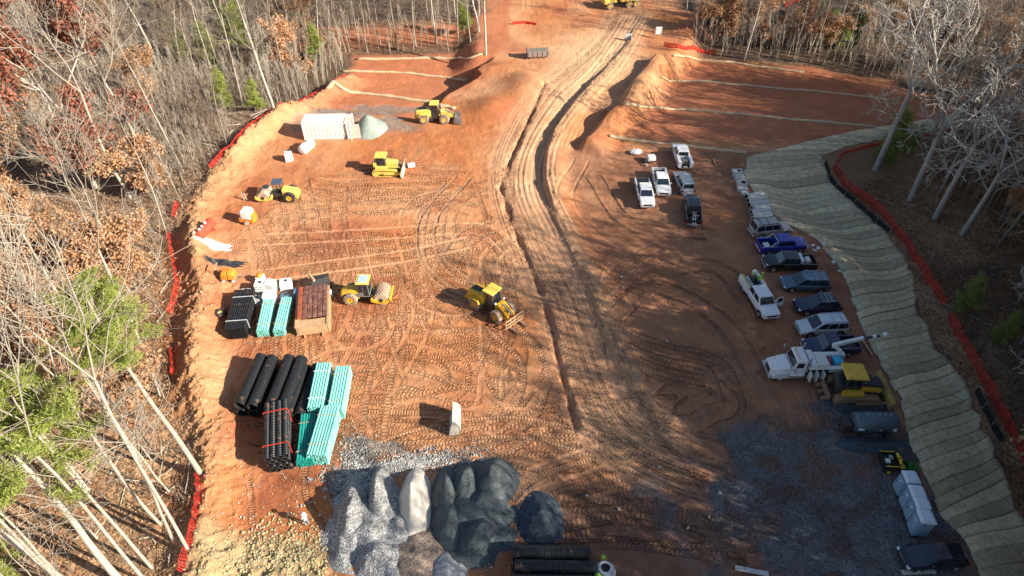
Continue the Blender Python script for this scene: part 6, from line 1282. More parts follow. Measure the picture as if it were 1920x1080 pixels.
# ------------------------------------------------------------------ people
def person(label, loc, rz, top, legs, helmet, lean=0.0, arms=(.5, .3), vest=None, sc=1.0, crouch=0):
    t = thing('person', label, 'person', loc, rz); J = {}; Ed = []; Rd = {}
    def j(n, p, r, par=None): J[n] = (Vector(p), r); 
    hip = .92 - crouch
    def L_(x, y, z): return (x + lean * max(0, z - hip) * .9, y, z)
    j('pelvis', L_(0, 0, hip), .135); order = [('pelvis', None)]
    def add(n, p, r, par): J[n] = (Vector(p), r); order.append((n, par))
    add('waist', L_(0, 0, hip + .18), .125, 'pelvis'); add('chest', L_(.01, 0, hip + .42), .15, 'waist'); add('neck', L_(.01, 0, hip + .58), .06, 'chest'); add('head0', L_(.02, 0, hip + .66), .075, 'neck'); add('head1', L_(.03, 0, hip + .76), .10, 'head0'); add('head2', L_(.02, 0, hip + .86), .07, 'head1')
    add('nose', L_(.135, 0, hip + .75), .018, 'head1')
    for s in (-1, 1):
        k = 'l' if s > 0 else 'r'; bend = arms[0 if s > 0 else 1]
        add(k + 'hip', L_(0, s * .09, hip - .05), .10, 'pelvis'); add(k + 'knee', (.04 + crouch * .7 + .06 * s, s * .11, .50 - crouch * .3), .065, k + 'hip'); add(k + 'ankle', (-.02 + .08 * s, s * .12, .09), .045, k + 'knee'); add(k + 'toe', (.16 + .08 * s, s * .14, .045), .04, k + 'ankle')
        add(k + 'shoulder', L_(.0, s * .19, hip + .50), .065, 'chest'); e = L_(.02 + .12 * bend, s * .25, hip + .23); add(k + 'elbow', e, .045, k + 'shoulder'); w_ = (e[0] + .24 * math.sin(bend * 1.5), s * .25, e[2] - .24 * math.cos(bend * 1.5)); add(k + 'wrist', w_, .03, k + 'elbow')
        pm = (w_[0] + .07 * math.sin(bend * 1.5), w_[1], w_[2] - .07 * math.cos(bend * 1.5)); add(k + 'palm', pm, .034, k + 'wrist')
        for f in range(4): add(k + 'f%d' % f, (pm[0] + .035 * (f - 1.5) * .8 + .07 * math.sin(bend * 1.5), pm[1] - s * .01, pm[2] - (.075 + .01 * (f in (1, 2))) * math.cos(bend * 1.5)), .009, k + 'palm')
        add(k + 'thumb', (pm[0] + .05, pm[1] - s * .02, pm[2] - .02), .010, k + 'palm')
    names = [n for n, _ in order]; v = [J[n][0] * sc for n in names]; e = [(names.index(p), i) for i, (n, p) in enumerate(order) if p]
    me = bpy.data.meshes.new('body'); me.from_pydata(v, e, []); o = bpy.data.objects.new('body', me); C.objects.link(o); o.parent = t
    o.modifiers.new('skin', 'SKIN'); o.modifiers.new('sub', 'SUBSURF').levels = 1; o.modifiers['sub'].render_levels = 1
    if not me.skin_vertices: me.attributes.new
    for i, n in enumerate(names):
        if me.skin_vertices: me.skin_vertices[0].data[i].radius = (J[n][1] * sc,) * 2; me.skin_vertices[0].data[i].use_root = (i == 0)
    m, tt, b = new_mat('clothing_' + label[:6].replace(' ', '_')); NN, LL = tt.nodes, tt.links; tcx = NN.new('ShaderNodeTexCoord'); sx = NN.new('ShaderNodeSeparateXYZ'); LL.new(tcx.outputs['Object'], sx.inputs[0]); cr = NN.new('ShaderNodeValToRGB'); mr = NN.new('ShaderNodeMapRange'); mr.inputs[2].default_value = 2 * sc; LL.new(sx.outputs[2], mr.inputs[0]); LL.new(mr.outputs[0], cr.inputs[0]); LL.new(cr.outputs[0], b.inputs['Base Color']); cr.color_ramp.interpolation = 'CONSTANT'
    els = [(0, (.03, .02, .015)), (.06, legs), ((hip + .03) / 2, top), ((hip + .57) / 2, (.45, .26, .18))]
    cr.color_ramp.elements[0].color = (*els[0][1], 1); cr.color_ramp.elements[1].position = els[1][0]; cr.color_ramp.elements[1].color = (*els[1][1], 1)
    for p_, c_ in els[2:]: q = cr.color_ramp.elements.new(p_); q.color = (*c_, 1)
    b.inputs['Roughness'].default_value = .85; me.materials.append(m)
    hd = J['head2'][0] * sc
    if helmet: MB().lathe([(-.02, .19), (.0, .15), (.05, .145), (.10, .11), (.13, .001)], hd + Vector((0, 0, -.0)), (0, 0, 1), 14).build('hard_hat', helmet, t, smooth=True)
    for s in (-1, 1): MB().ball((J['head1'][0].x + .088, s * .035, J['head1'][0].z + .02), .012, 6, 4).build('eye', DARKIN, t)
    if vest: MB().loft([[(cx + r_ * math.cos(a_), cy_ * r_ * math.sin(a_), z_) for a_ in np.linspace(0, 2 * PI, 13)[:-1]] for z_, r_, cy_, cx in [(hip + .05, .155, 1.15, lean * .05), (hip + .3, .165, 1.2, lean * .27), (hip + .5, .15, 1.45, lean * .45), (hip + .54, .10, 1.5, lean * .48)]], cap=False).build('safety_vest', vest, t, smooth=True)
    return t
person('person in grey clothes standing alone on the clay left of the gravel heaps', G(577, 985), 2.4, (.55, .55, .56), (.25, .27, .30), WHITE, arms=(.4, .2))
p_ = UT.location; Rz = UT.rotation_euler.z
def in_bed(x, y): d = Vector((x, y, .74)); d.rotate(Matrix.Rotation(Rz, 3, 'Z')); return p_ + d
person('person in a lime vest and helmet bending in the bed of the utility truck', in_bed(-1.75, .45), Rz + 2, (.3, .7, .08), (.05, .06, .10), HIVIS, lean=.45, vest=HIVIS, arms=(.9, .7))
person('person in dark clothes and a yellow helmet in the bed of the utility truck', in_bed(-2.3, .25), Rz - 1.2, (.10, .09, .10), (.03, .04, .07), HIVIS, lean=.6, arms=(1, .8), crouch=.12)
person('person in an orange shirt and lime helmet behind the concrete riser', G(1121, 1062), -.4, (.55, .16, .09), (.03, .04, .06), HIVIS, lean=.35, arms=(.9, .9))
person('person in a lime shirt at the bottom edge beside the cut-off riser', G(1112, 1100), .3, (.35, .8, .08), (.03, .04, .06), HIVIS, lean=.3, arms=(.8, .8), vest=HIVIS)

# ================================================================== woodland
MARKS = [((640, 118), 'the corner of the left red slope'), ((780, 108), 'the far edge of the left red slope'), ((911, 103), 'the lone white trunk'), ((520, 205), 'the upper left orange netting'), ((400, 320), 'the lower end of the upper netting'), ((430, 100), 'the group of green pines'), ((268, 302), 'the white forked tree'), ((178, 352), 'the rusty red tree'), ((60, 200), 'the upper left edge'), ((330, 470), 'the narrow netting by the soil bund'), ((100, 480), 'the left edge'), ((235, 650), 'the middle pine crown'), ((80, 850), 'the broad pine crown'), ((300, 980), 'the long pale trunks at lower left'), ((700, 40), 'the top edge left of the haul road'), ((250, 20), 'the top left edge'), ((1262, 100), 'the far right netting'), ((1380, 115), 'the far right wattle'), ((1545, 95), 'the small pines behind the right slope'), ((1660, 140), 'the far corner of the right slope'), ((1350, 20), 'the top edge right of the haul road'), ((1600, 20), 'the top edge right of centre'), ((1790, 30), 'the pale shed at top right'), ((1706, 376), 'the huge bare oak'), ((1850, 260), 'the right edge by the bare oaks'), ((1890, 470), 'the right edge'), ((1880, 120), 'the top right corner')]
MARKS = [(P(*q, -1), t_) for q, t_ in MARKS]
def near(x, y): return min(MARKS, key=lambda m_: (m_[0][0] - x) ** 2 + (m_[0][1] - y) ** 2)[1]

class TG:
    def __init__(s): s.V = {}; s.F = {}; s.cnt = {}; s.tips = []
    def seg(s, key, p0, p1, r0, r1, n):
        d = p1 - p0; L_ = np.linalg.norm(d)
        if L_ < 1e-5: return
        d = d / L_; a = np.array([1., 0, 0]) if abs(d[0]) < .7 else np.array([0, 1., 0]); u = np.cross(d, a); u /= np.linalg.norm(u); w_ = np.cross(d, u)
        ang = 2 * PI * np.arange(n) / n; c = np.cos(ang)[:, None] * u + np.sin(ang)[:, None] * w_
        o = s.cnt.get(key, 0); s.V.setdefault(key, []).append(np.vstack([p0 + c * r0, p1 + c * r1])); k = np.arange(n)
        s.F.setdefault(key, []).append(np.stack([k, (k + 1) % n, (k + 1) % n + n, k + n], 1) + o); s.cnt[key] = o + 2 * n
    def path(s, key, p, d, L_, r0, r1, k, wig, n, rr, up=0.0):
        pts = [p]; rs = [r0]
        for i in range(k):
            d = d + rr.normal(0, wig, 3) + np.array([0, 0, up]); d /= np.linalg.norm(d); q = pts[-1] + d * L_ / k; rn = r0 + (r1 - r0) * (i + 1) / k
            s.seg(key, pts[-1], q, rs[-1], rn, n); pts.append(q); rs.append(rn)
        return pts, rs, d
def perp(d, rr, ang):
    a = rr.normal(0, 1, 3); a -= a.dot(d) * d; a /= np.linalg.norm(a); v = d * math.cos(ang) + a * math.sin(ang); return v / np.linalg.norm(v)
def branch(g, key, p, d, L_, r, lev, rr, nch, wig, up, minr):
    n = 5 if r > .12 else (4 if r > .05 else 3)
    pts, rs, d2 = g.path(key, p, d, L_, max(r, minr), max(r * .35, minr), 4 if lev else 3, wig, n, rr, up)
    g.tips.append(pts[-1])
    if lev == 0: g.tips.append(pts[1]); return
    for k in range(nch[lev - 1] if isinstance(nch, (list, tuple)) else nch):
        t = rr.uniform(.25, 1.0); i = min(int(t * (len(pts) - 1)), len(pts) - 2); f = t * (len(pts) - 1) - i; q = pts[i] + (pts[i + 1] - pts[i]) * f; dd = pts[i + 1] - pts[i]; dd = dd / np.linalg.norm(dd)
        branch(g, key, q, perp(dd, rr, rr.uniform(.45, .95)), L_ * rr.uniform(.38, .62), r * .5, lev - 1, rr, nch, wig * 1.15, up, minr)
def bare_tree(seed, H, r0, clear=.4, fork=3, spread=.5, lev=3, nch=(3, 4, 5), wig=.13, minr=.022, up=.10, side=6):
    rr = np.random.default_rng(seed); g = TG()
    pts, rs, d = g.path('trunk', np.array([0, 0, -.4]), np.array([rr.normal(0, .03), rr.normal(0, .03), 1.]), H * (clear + .15), r0, r0 * .62, 7, .035, 8, rr)
    for k in range(fork):
        a = 2 * PI * k / fork + rr.uniform(-.5, .5); dd = np.array([math.cos(a) * spread, math.sin(a) * spread, 1.]); dd /= np.linalg.norm(dd)
        branch(g, 'crown', pts[-1], dd, H * rr.uniform(.38, .48), r0 * .5, lev, rr, nch, wig, up, minr)
    for k in range(side):
        i = rr.integers(4, len(pts) - 1); a = rr.uniform(0, 6.28); dd = np.array([math.cos(a), math.sin(a), rr.uniform(.3, .9)]); dd /= np.linalg.norm(dd)
        branch(g, 'crown', pts[i], dd, H * rr.uniform(.12, .26), r0 * .24, lev - 1, rr, nch, wig * 1.3, up, minr)
    return g
def cards(anchors, per, spread, size, rr, flat=.5, aspect=1.0, zs=1.0):
    n = len(anchors) * per; c = np.repeat(np.array(anchors), per, 0) + rr.normal(0, spread, (n, 3)) * np.array([1, 1, zs]); u = rr.normal(0, 1, (n, 3)); u /= np.linalg.norm(u, axis=1)[:, None]; w_ = rr.normal(0, 1, (n, 3)); w_ -= (w_ * u).sum(1)[:, None] * u; w_ /= np.linalg.norm(w_, axis=1)[:, None]
    s = (size * rr.uniform(.6, 1.35, n))[:, None]; V_ = np.stack([c - u * s, c + w_ * s * aspect, c + u * s, c - w_ * s * aspect], 1).reshape(-1, 3); F_ = np.arange(4 * n).reshape(n, 4); return V_, F_
def to_meshes(g, barkT, barkC, leaf=None, lm=None):
    out = []
    for key, m_ in (('trunk', barkT), ('crown', barkC)):
        if key in g.V: out.append((key if key == 'trunk' else 'branches', np_mesh(key, np.vstack(g.V[key]), np.vstack(g.F[key]), m_, smooth=True)))
    if leaf is not None: out.append(('foliage', np_mesh('foliage', leaf[0], leaf[1], lm)))
    return out
def pine_geo(seed, H, r0, base=.62, R=3.4, dens=1.0, full=False):
    rr = np.random.default_rng(seed); g = TG(); pts, rs, d = g.path('trunk', np.array([0, 0, -.4]), np.array([rr.normal(0, .02), rr.normal(0, .02), 1.]), H, r0, r0 * .2, 10, .02, 8, rr); an = []
    nb = int((46 if not full else 60) * dens)
    for k in range(nb):
        t = base + (1 - base) * (k + rr.random()) / nb; z = t * H; i = min(int(t * 10), 9); f = t * 10 - i; p = pts[i] + (pts[i + 1] - pts[i]) * f; tt = (t - base) / (1 - base)
        L_ = R * (math.sin(PI * min(1, .22 + .78 * tt)) ** .7 if not full else (1 - tt) ** .8 + .08) * rr.uniform(.6, 1.15); a = rr.uniform(0, 6.28)
        dd = np.array([math.cos(a), math.sin(a), rr.uniform(-.05, .45)]); dd /= np.linalg.norm(dd); bp_, _, d2 = g.path('crown', p, dd, L_, .055, .022, 4, .12, 3, rr, .05)
        for q in range(int(3.6 * L_)):
            u = rr.uniform(.3, 1); j_ = min(int(u * 4), 3); c_ = bp_[j_] + (bp_[j_ + 1] - bp_[j_]) * (u * 4 - j_); an.append(c_ + rr.normal(0, .28, 3) * np.array([1, 1, .5]))
    leaf = cards(an, 72, .22, .135, rr, aspect=.22, zs=.7); return g, leaf
def leafy_geo(seed, H, r0, clear=.25, spread=.55, per=6, size=.13, sp=.24, lev=3, minr=.028):
    g = bare_tree(seed, H, r0, clear, 3, spread, lev, (3, 4, 4), .16, minr, .06, 8); rr = np.random.default_rng(seed + 1); t_ = np.array(g.tips); return g, cards(t_, per, sp, size, rr)
def sapling_geo(seed, H, stems=1, twigs=26):
    rr = np.random.default_rng(seed); g = TG()
    for s_ in range(stems):
        a = rr.uniform(0, 6.28); p0 = np.array([rr.normal(0, .45) * (stems > 1), rr.normal(0, .45) * (stems > 1), -.2]); d = np.array([rr.normal(0, .06), rr.normal(0, .06), 1.]); d /= np.linalg.norm(d); h_ = H * rr.uniform(.75, 1.05)
        pts, rs, _ = g.path('crown', p0, d, h_, .065, .02, 6, .05, 3, rr)
        for k in range(twigs):
            t = rr.uniform(.25, .98); i = min(int(t * 6), 5); q = pts[i] + (pts[i + 1] - pts[i]) * (t * 6 - i); dd = perp(d, rr, rr.uniform(.3, .8)); dd[2] = abs(dd[2]) + .3; dd /= np.linalg.norm(dd)
            b_, _, d3 = g.path('crown', q, dd, h_ * rr.uniform(.10, .26) * (1.25 - t * .6), .024, .013, 2, .15, 3, rr, .1)
            if rr.random() < .6: g.path('crown', b_[1], perp(d3, rr, .6), h_ * .09, .016, .011, 1, .1, 3, rr, .1)
    return np.vstack(g.V['crown']), np.vstack(g.F['crown'])

TALL = [bare_tree(101 + k, 24, .20 + .025 * k, c_, f_, sp_, 3, (4, 5, 6), .13, .017) for k, (c_, f_, sp_) in enumerate([(.42, 3, .42), (.5, 2, .35), (.34, 3, .6), (.55, 2, .3)])]
TALLM = [to_meshes(g, BARKW, TWIGW) for g in TALL]
TALLG = [to_meshes(bare_tree(131 + k, 24, .20, c_, f_, sp_, 3, (4, 5, 6), .14, .017), BARKG, TWIG) for k, (c_, f_, sp_) in enumerate([(.45, 2, .4), (.36, 3, .55), (.5, 3, .4)])]
POLE = [to_meshes(bare_tree(151 + k, 23, .14, .66, 2, .25, 2, (5, 6), .12, .017, .12, 9), BARKW, TWIGW) for k in range(3)]
BIGR = [to_meshes(bare_tree(171 + k, 27, .40, .27 + .05 * k, 3, .75, 4, (3, 3, 4, 5), .2, .028, .05, 4), mat('oak_bark', (.42, .39, .35), .9, var=.35, scale=.7, bump=.04, bscale=5), mat('oak_branch', (.46, .43, .38), .9, var=.3)) for k in range(2)]
_g, _l = leafy_geo(191, 24, .36, .30, .5, 26, .19, .42, 3); REDT = to_meshes(_g, BARKW, BARKW, _l, LEAFR)
OAKB = []
for k in range(3): _g, _l = leafy_geo(201 + k, [15, 19, 12][k], .17, .2, .55, 11, .16, .34, 3, .02); OAKB.append(to_meshes(_g, BARKG, TWIG, _l, LEAFB))
_g, _l = leafy_geo(221, 7, .09, .15, .6, 6, .09, .22, 2, .02); SHRB = to_meshes(_g, BARKG, TWIG, _l, LEAFB)
PINE = []
for k in range(3): _g, _l = pine_geo(231 + k, 25, .30, [.70, .60, .66][k], [4.0, 5.6, 4.8][k], 1.3); PINE.append(to_meshes(_g, BARKW, BARKG, _l, NEEDLE))
YP = []
for k in range(2): _g, _l = pine_geo(241 + k, 8, .10, .15, 1.7, .75, True); YP.append(to_meshes(_g, BARKG, BARKG, _l, NEEDLE))
CED = []
_g, _l = pine_geo(251, 9, .12, .06, 1.5, .9, True); CED.append(to_meshes(_g, BARKG, BARKG, _l, SHRUBG))
SAPM = []
for k in range(5):
    v_, f_ = sapling_geo(261 + k, [7, 8.5, 10, 6, 9][k], [1, 2, 1, 3, 2][k], [34, 22, 34, 16, 24][k]); SAPM.append(np_mesh('sapling', v_, f_, TWIG if k % 2 else TWIGW))
BUSHM = [np_mesh('brush', *sapling_geo(281 + k, 3.2, 9, 12), TWIG) for k in range(2)]
def tree(proto, name, label, cat, x, y, sc=1.0, group=None, rz=None, tilt=0.05, tdir=None):
    z = surf(x, y)
    if group: label, group = ('smaller ' if sc < .72 else '') + label.split(' in the ')[0].split(' at the ')[0].split(' among ')[0].split(' over ')[0] + ' near ' + near(x, y), group.split(' of the ')[0] + ' near ' + near(x, y)
    t = thing(name, label, cat, (x, y, z), 0, group); t.rotation_euler = (random.gauss(0, tilt), random.gauss(0, tilt), random.uniform(0, 6.28) if rz is None else rz)
    s = sc * random.uniform(.93, 1.07); t.scale = (s, s, s * random.uniform(.94, 1.06))
    for nm, me in proto: o = bpy.data.objects.new(nm, me); C.objects.link(o); o.parent = t
    return t
def plant(me, name, label, cat, x, y, sc, group):
    o = bpy.data.objects.new(name, me); C.objects.link(o); o.location = (x, y, surf(x, y)); o.rotation_euler = (random.gauss(0, .05), random.gauss(0, .05), random.uniform(0, 6.28)); o.scale = (sc,) * 3; return tag(o, label, cat, group)
def T_(proto, name, label, cat, px, sc=1.0, up=0, **k): q = G(*px); return tree(proto, name, label, cat, q.x, q.y, sc, **k)

# --- trees one can point at
T_(REDT, 'red_leaf_tree', 'tall tree with rusty red leaves at the upper left corner', 'tree', (178, 352), 1.0, rz=.5, tilt=.01)
T_(TALLM[2], 'bare_tree', 'large white forked bare tree beside the rusty red tree', 'tree', (268, 302), 1.0, rz=1.0, tilt=.02)
T_(TALLM[0], 'bare_tree', 'thick white tree forking low at the top edge, above two green pines', 'tree', (398, 80), 1.15, rz=2.2, tilt=.02)
T_(TALLM[1], 'bare_tree', 'slender white tree between the big forked tree and the reddish one', 'tree', (246, 372), .95, rz=4.1, tilt=.02)
T_(TALLM[3], 'bare_tree', 'white trunked tree alone at the far wood edge, left of the steel trough', 'tree', (911, 103), .8, rz=.3, tilt=.02)
T_(PINE[0], 'pine_tree', 'pine whose thick pale trunk ends at the head of the lower left netting', 'pine tree', (376, 888), .88, rz=1.0, tilt=.0)
T_(PINE[1], 'pine_tree', 'big pine with broad crown at the left edge, trunk foot at the bottom edge', 'pine tree', (232, 1096), .98, rz=2.0, tilt=.0)
T_(PINE[2], 'pine_tree', 'pine behind the broad crown at the left edge, lower trunk in two streaks', 'pine tree', (168, 1125), 1.0, rz=3.0, tilt=.0)
T_(POLE[1], 'slender_tree', 'long bare trunk over the leaf litter, foot just left of the lower left netting', 'tree', (352, 1032), 1.05, rz=4.0, tilt=.0)
for q, lb, k in [((302, 983), 'long straight pale trunk ending left of the lower left netting', 0), ((265, 868), 'straight pale trunk among the litter, behind the broad pine crown', 1), ((183, 1010), 'shorter pale trunk at the bottom left between the two long ones', 2), ((285, 1065), 'thin forked pale tree at the bottom edge of the left wood', 1), ((300, 745), 'pale trunk beside the soil bund, above the big pine trunk', 2), ((232, 720), 'pale trunk under the middle pine crown', 0), ((10, 760), 'pale trunk at the left edge above the broad pine crown', 0), ((60, 1120), 'pale trunk in the bottom left corner', 2)]: T_(POLE[k], 'slender_tree', lb, 'tree', q, .95, tilt=.03)
for q, lb, k, s_, rz in [((1706, 376), 'huge bare oak with spreading limbs at the upper right', 0, 1.05, 2.2), ((1640, 318), 'tall pale bare tree forking beside the small green pine at the upper right', 1, .98, 1.0), ((1752, 412), 'dark trunked bare tree just right of the huge oak', 1, .9, 3.0), ((1802, 442), 'dark bare tree with brown leaf tuft, furthest right of the big trunks', 0, .85, 5.0), ((1868, 352), 'bare tree at the right edge behind the dark trunks', 1, .9, .2)]: T_(BIGR[k], 'bare_tree', lb, 'tree', q, s_, rz=rz, tilt=.02)
T_(YP[0], 'young_pine', 'narrow green pine in front of the huge bare oak', 'pine tree', (1672, 306), 1.25); T_(YP[1], 'young_pine', 'dark small pine under the huge oak, beside the orange netting', 'pine tree', (1700, 285), .7)
_yp = []
for q, lb, s_ in [((350, 118), 'bright green young pine leftmost of the group at the top left', .95), ((405, 124), 'bright green young pine in the middle of the group at the top left', .9), ((452, 98), 'bright green young pine, right and biggest of the group at the top left', 1.1), ((425, 66), 'green young pine behind the group at the top left', .8), ((428, 205), 'small green pine in the grey thicket at the upper left', .8), ((480, 212), 'smallest green pine in the grey thicket, next to the upper netting', .6), ((595, 115), 'green young pine near the corner of the left red slope', .8), ((290, 12), 'green pine at the top edge left of the white forked tree', .8), ((1545, 88), 'young green pine in the wood behind the far right red slope', .8), ((1575, 96), 'small green pine right of another in the wood behind the far right slope', .6), ((1800, 590), 'dark green young pine beside the gap in the orange netting', .65), ((1870, 650), 'small dark green pine in the brush at the right edge', .5), ((30, 1075), 'green young pine low in the bottom left corner', .8), ((870, 62), 'green pine in the far wood left of the haul road', .8), ((40, 830), 'green young pine under the broad crown at the left edge', .9)]: T_(YP[len(lb) % 2], 'young_pine', lb, 'pine tree', q, s_ * 1.3); _yp.append(tuple(G(*q)[:2]))
# --- woods, filled area by area
_rt = G(178, 352)
def inL(x, y): return x < float(xl(y)) - 1.0 and y > 8 and not (abs(x - _rt.x - (y - _rt.y) * -.35) < 8.5 and -19 < y - _rt.y < 3)
def inT(x, y): return y > float(top_edge(np.array([x]))[0]) + .8 and not (-6 < x < 34 and y > 110) and not (abs(y - 133 - .03 * x) < 3.5 and -45 < x < 40)
_fy = np.array([p[1] for p in FENCE_R][::-1]); _fx = np.array([p[0] for p in FENCE_R][::-1])
def inR(x, y):
    d, s, _ = polydist(np.array([x]), np.array([y]), FENCE_R); return x > 40 and s[0] < 0 and d[0] > 1.2 and y < 95
def scatter(n, box_, test, mind, tries=40, avoid=None):
    pts = [] if avoid is None else list(avoid); out = []; cell = {}
    def key(p): return (int(p[0] // mind), int(p[1] // mind))
    for p in pts: cell.setdefault(key(p), []).append(p)
    for _ in range(n * tries):
        if len(out) >= n: break
        p = (random.uniform(box_[0], box_[1]), random.uniform(box_[2], box_[3]))
        if not test(*p): continue
        k = key(p)
        if any((q[0] - p[0]) ** 2 + (q[1] - p[1]) ** 2 < mind * mind for i in (-1, 0, 1) for j_ in (-1, 0, 1) for q in cell.get((k[0] + i, k[1] + j_), [])): continue
        cell.setdefault(k, []).append(p); out.append(p)
    return out
def visible(x, y, z=6):
    f = Vector((0, math.cos(DEP), -math.sin(DEP))); u = Vector((0, math.sin(DEP), math.cos(DEP))); d = Vector((x, y, z - CAMH)); dz = d.dot(f)
    return dz > 5 and abs(d.x / dz * FPX) < 1040 and abs(d.dot(u) / dz * FPX) < 640
random.seed(21)
# upper left: tall pale trees over a grey thicket
for x, y in scatter(60, (-105, -30, 60, 140), inL, 3.6): tree(random.choice(TALLM + POLE + TALLG), 'bare_tree', 'tall pale bare tree in the grey woods at the upper left', 'tree', x, y, random.uniform(.6, .95), 'tall bare trees of the upper left woods')
for x, y in scatter(7, (-80, -38, 40, 70), inL, 5): tree(random.choice(TALLM + POLE), 'bare_tree', 'pale bare tree among the brown leaved trees at the left edge', 'tree', x, y, random.uniform(.7, .95), 'bare trees of the left woods')
for x, y in scatter(85, (-75, -35, 34, 74), lambda x, y: inL(x, y) and x < float(xl(y)) - 3.5 and y > 34, 2.1): tree(random.choice(OAKB), 'brown_leaf_tree', 'tree keeping its dry tan brown leaves at the left edge', 'tree', x, y, random.uniform(.6, .95), 'brown leaved trees of the left woods')
for x, y in scatter(13, (-95, -28, 78, 140), lambda x, y: inL(x, y) and x < float(xl(y)) - 5 or inT(x, y), 6): tree(random.choice(OAKB[::2] + [SHRB]), 'brown_leaf_tree', 'low tree with dry brown leaves in the grey woods at the upper left', 'tree', x, y, random.uniform(.5, .85), 'brown leaved trees of the upper left woods')
for x, y in scatter(12, (-45, -25, 14, 34), inL, 3.4): tree(random.choice(POLE), 'slender_tree', 'pale slender trunk over the leaf litter at the lower left', 'tree', x, y, random.uniform(.6, .95), 'slender trees of the lower left wood')
# behind the far slopes
for x, y in scatter(56, (-60, 2, 112, 142), inT, 3.4): tree(random.choice(TALLM + POLE + TALLG), 'bare_tree', 'tall bare tree in the far woods left of the haul road', 'tree', x, y, random.uniform(.55, .85), 'tall bare trees of the far left woods')
for x, y in scatter(70, (30, 110, 96, 142), inT, 3.6): tree(random.choice(TALLM + POLE + TALLG + TALLG), 'bare_tree', 'tall bare tree in the far woods right of the haul road', 'tree', x, y, random.uniform(.55, .85), 'tall bare trees of the far right woods')
for x, y in scatter(30, (34, 110, 98, 142), lambda x, y: inT(x, y) and inT(x, y - 5), 5): tree(random.choice(OAKB[::2] + [SHRB]), 'brown_leaf_tree', 'brown leaved tree in the far woods right of the haul road', 'tree', x, y, random.uniform(.5, .9), 'brown leaved trees of the far right woods')
for x, y in scatter(9, (-50, 110, 118, 142), lambda x, y: inT(x, y) and inT(x, y - 8), 8): tree(CED[0], 'cedar_tree', 'dark green cedar deep in the far woods', 'tree', x, y, random.uniform(.7, 1.1), 'cedars of the far woods')
# right-hand woods; those outside the picture stand there too and shade the car park
for x, y in scatter(46, (60, 112, 62, 98), lambda x, y: inR(x, y), 3.6): tree(random.choice(TALLG + TALLM[:2]), 'bare_tree', 'bare tree in the dense woods at the upper right edge', 'tree', x, y, random.uniform(.75, 1.1), 'bare trees of the upper right woods')
for x, y in scatter(26, (55, 112, 62, 98), lambda x, y: inR(x, y), 5): tree(random.choice(OAKB + [SHRB]), 'brown_leaf_tree', 'brown leaved tree in the woods at the right edge', 'tree', x, y, random.uniform(.4, .7), 'brown leaved trees of the right woods')
def vis2(x, y, z):
    f = Vector((0, math.cos(DEP), -math.sin(DEP))); u = Vector((0, math.sin(DEP), math.cos(DEP))); d = Vector((x, y, z - CAMH)); dz = d.dot(f); return dz > 5 and abs(d.x / dz * FPX) < 980 and abs(d.dot(u) / dz * FPX) < 560
def offR(x, y): return x > 38 and (inR(x, y) or y < 12 or (x > 75 and y < 96)) and not vis2(x, y, 0) and not vis2(x, y, 12) and not vis2(x, y, 26)
wv_, wk, wr, wsc = [], [], [], []
srcs = [TALLG[0], TALLG[1], TALLM[2], BIGR[1], OAKB[0], OAKB[1], PINE[1]]
def find(pr): return [next(o for o in bpy.data.objects if o.data is me) for _, me in pr]
for n_, box_, md, ks, smn, smx in [(SHADE_N[0], (38, 108, -34, 96), 2.7, (0, 1, 2, 3), 1.0, 1.3), (SHADE_N[1], (38, 100, -30, 94), 3.0, (4, 5), 1.1, 1.5), (SHADE_N[2], (38, 98, -28, 92), 3.8, (6,), .85, 1.1)]:
    for x, y in scatter(n_, box_, offR, md): wv_.append((x, y, surf(x, y))); wk.append(random.choice(ks)); wr.append(random.uniform(0, 6.28)); wsc.append(random.uniform(smn, smx))
me = bpy.data.meshes.new('woods_beyond'); me.from_pydata(wv_, [], [])
for nm, tp, dat in (('kind_of_tree', 'INT', wk), ('turn', 'FLOAT', wr), ('size', 'FLOAT', wsc)): a_ = me.attributes.new(nm, tp, 'POINT'); a_.data.foreach_set('value', dat)
wo_ = bpy.data.objects.new('woods_beyond', me); C.objects.link(wo_); tag(wo_, 'dense woods going on beyond the right edge, shading the car park', 'woods', kind='stuff')
ng = bpy.data.node_groups.new('woods_nodes', 'GeometryNodeTree'); ng.interface.new_socket('Geometry', in_out='INPUT', socket_type='NodeSocketGeometry'); ng.interface.new_socket('Geometry', in_out='OUTPUT', socket_type='NodeSocketGeometry')
gi = ng.nodes.new('NodeGroupInput'); gout = ng.nodes.new('NodeGroupOutput'); jn = ng.nodes.new('GeometryNodeJoinGeometry'); ng.links.new(jn.outputs[0], gout.inputs[0])
def attr(nm, tp): a_ = ng.nodes.new('GeometryNodeInputNamedAttribute'); a_.data_type = tp; a_.inputs[0].default_value = nm; return a_.outputs[0]
ak, at_, as_ = attr('kind_of_tree', 'INT'), attr('turn', 'FLOAT'), attr('size', 'FLOAT'); cx = ng.nodes.new('ShaderNodeCombineXYZ'); ng.links.new(at_, cx.inputs[2])
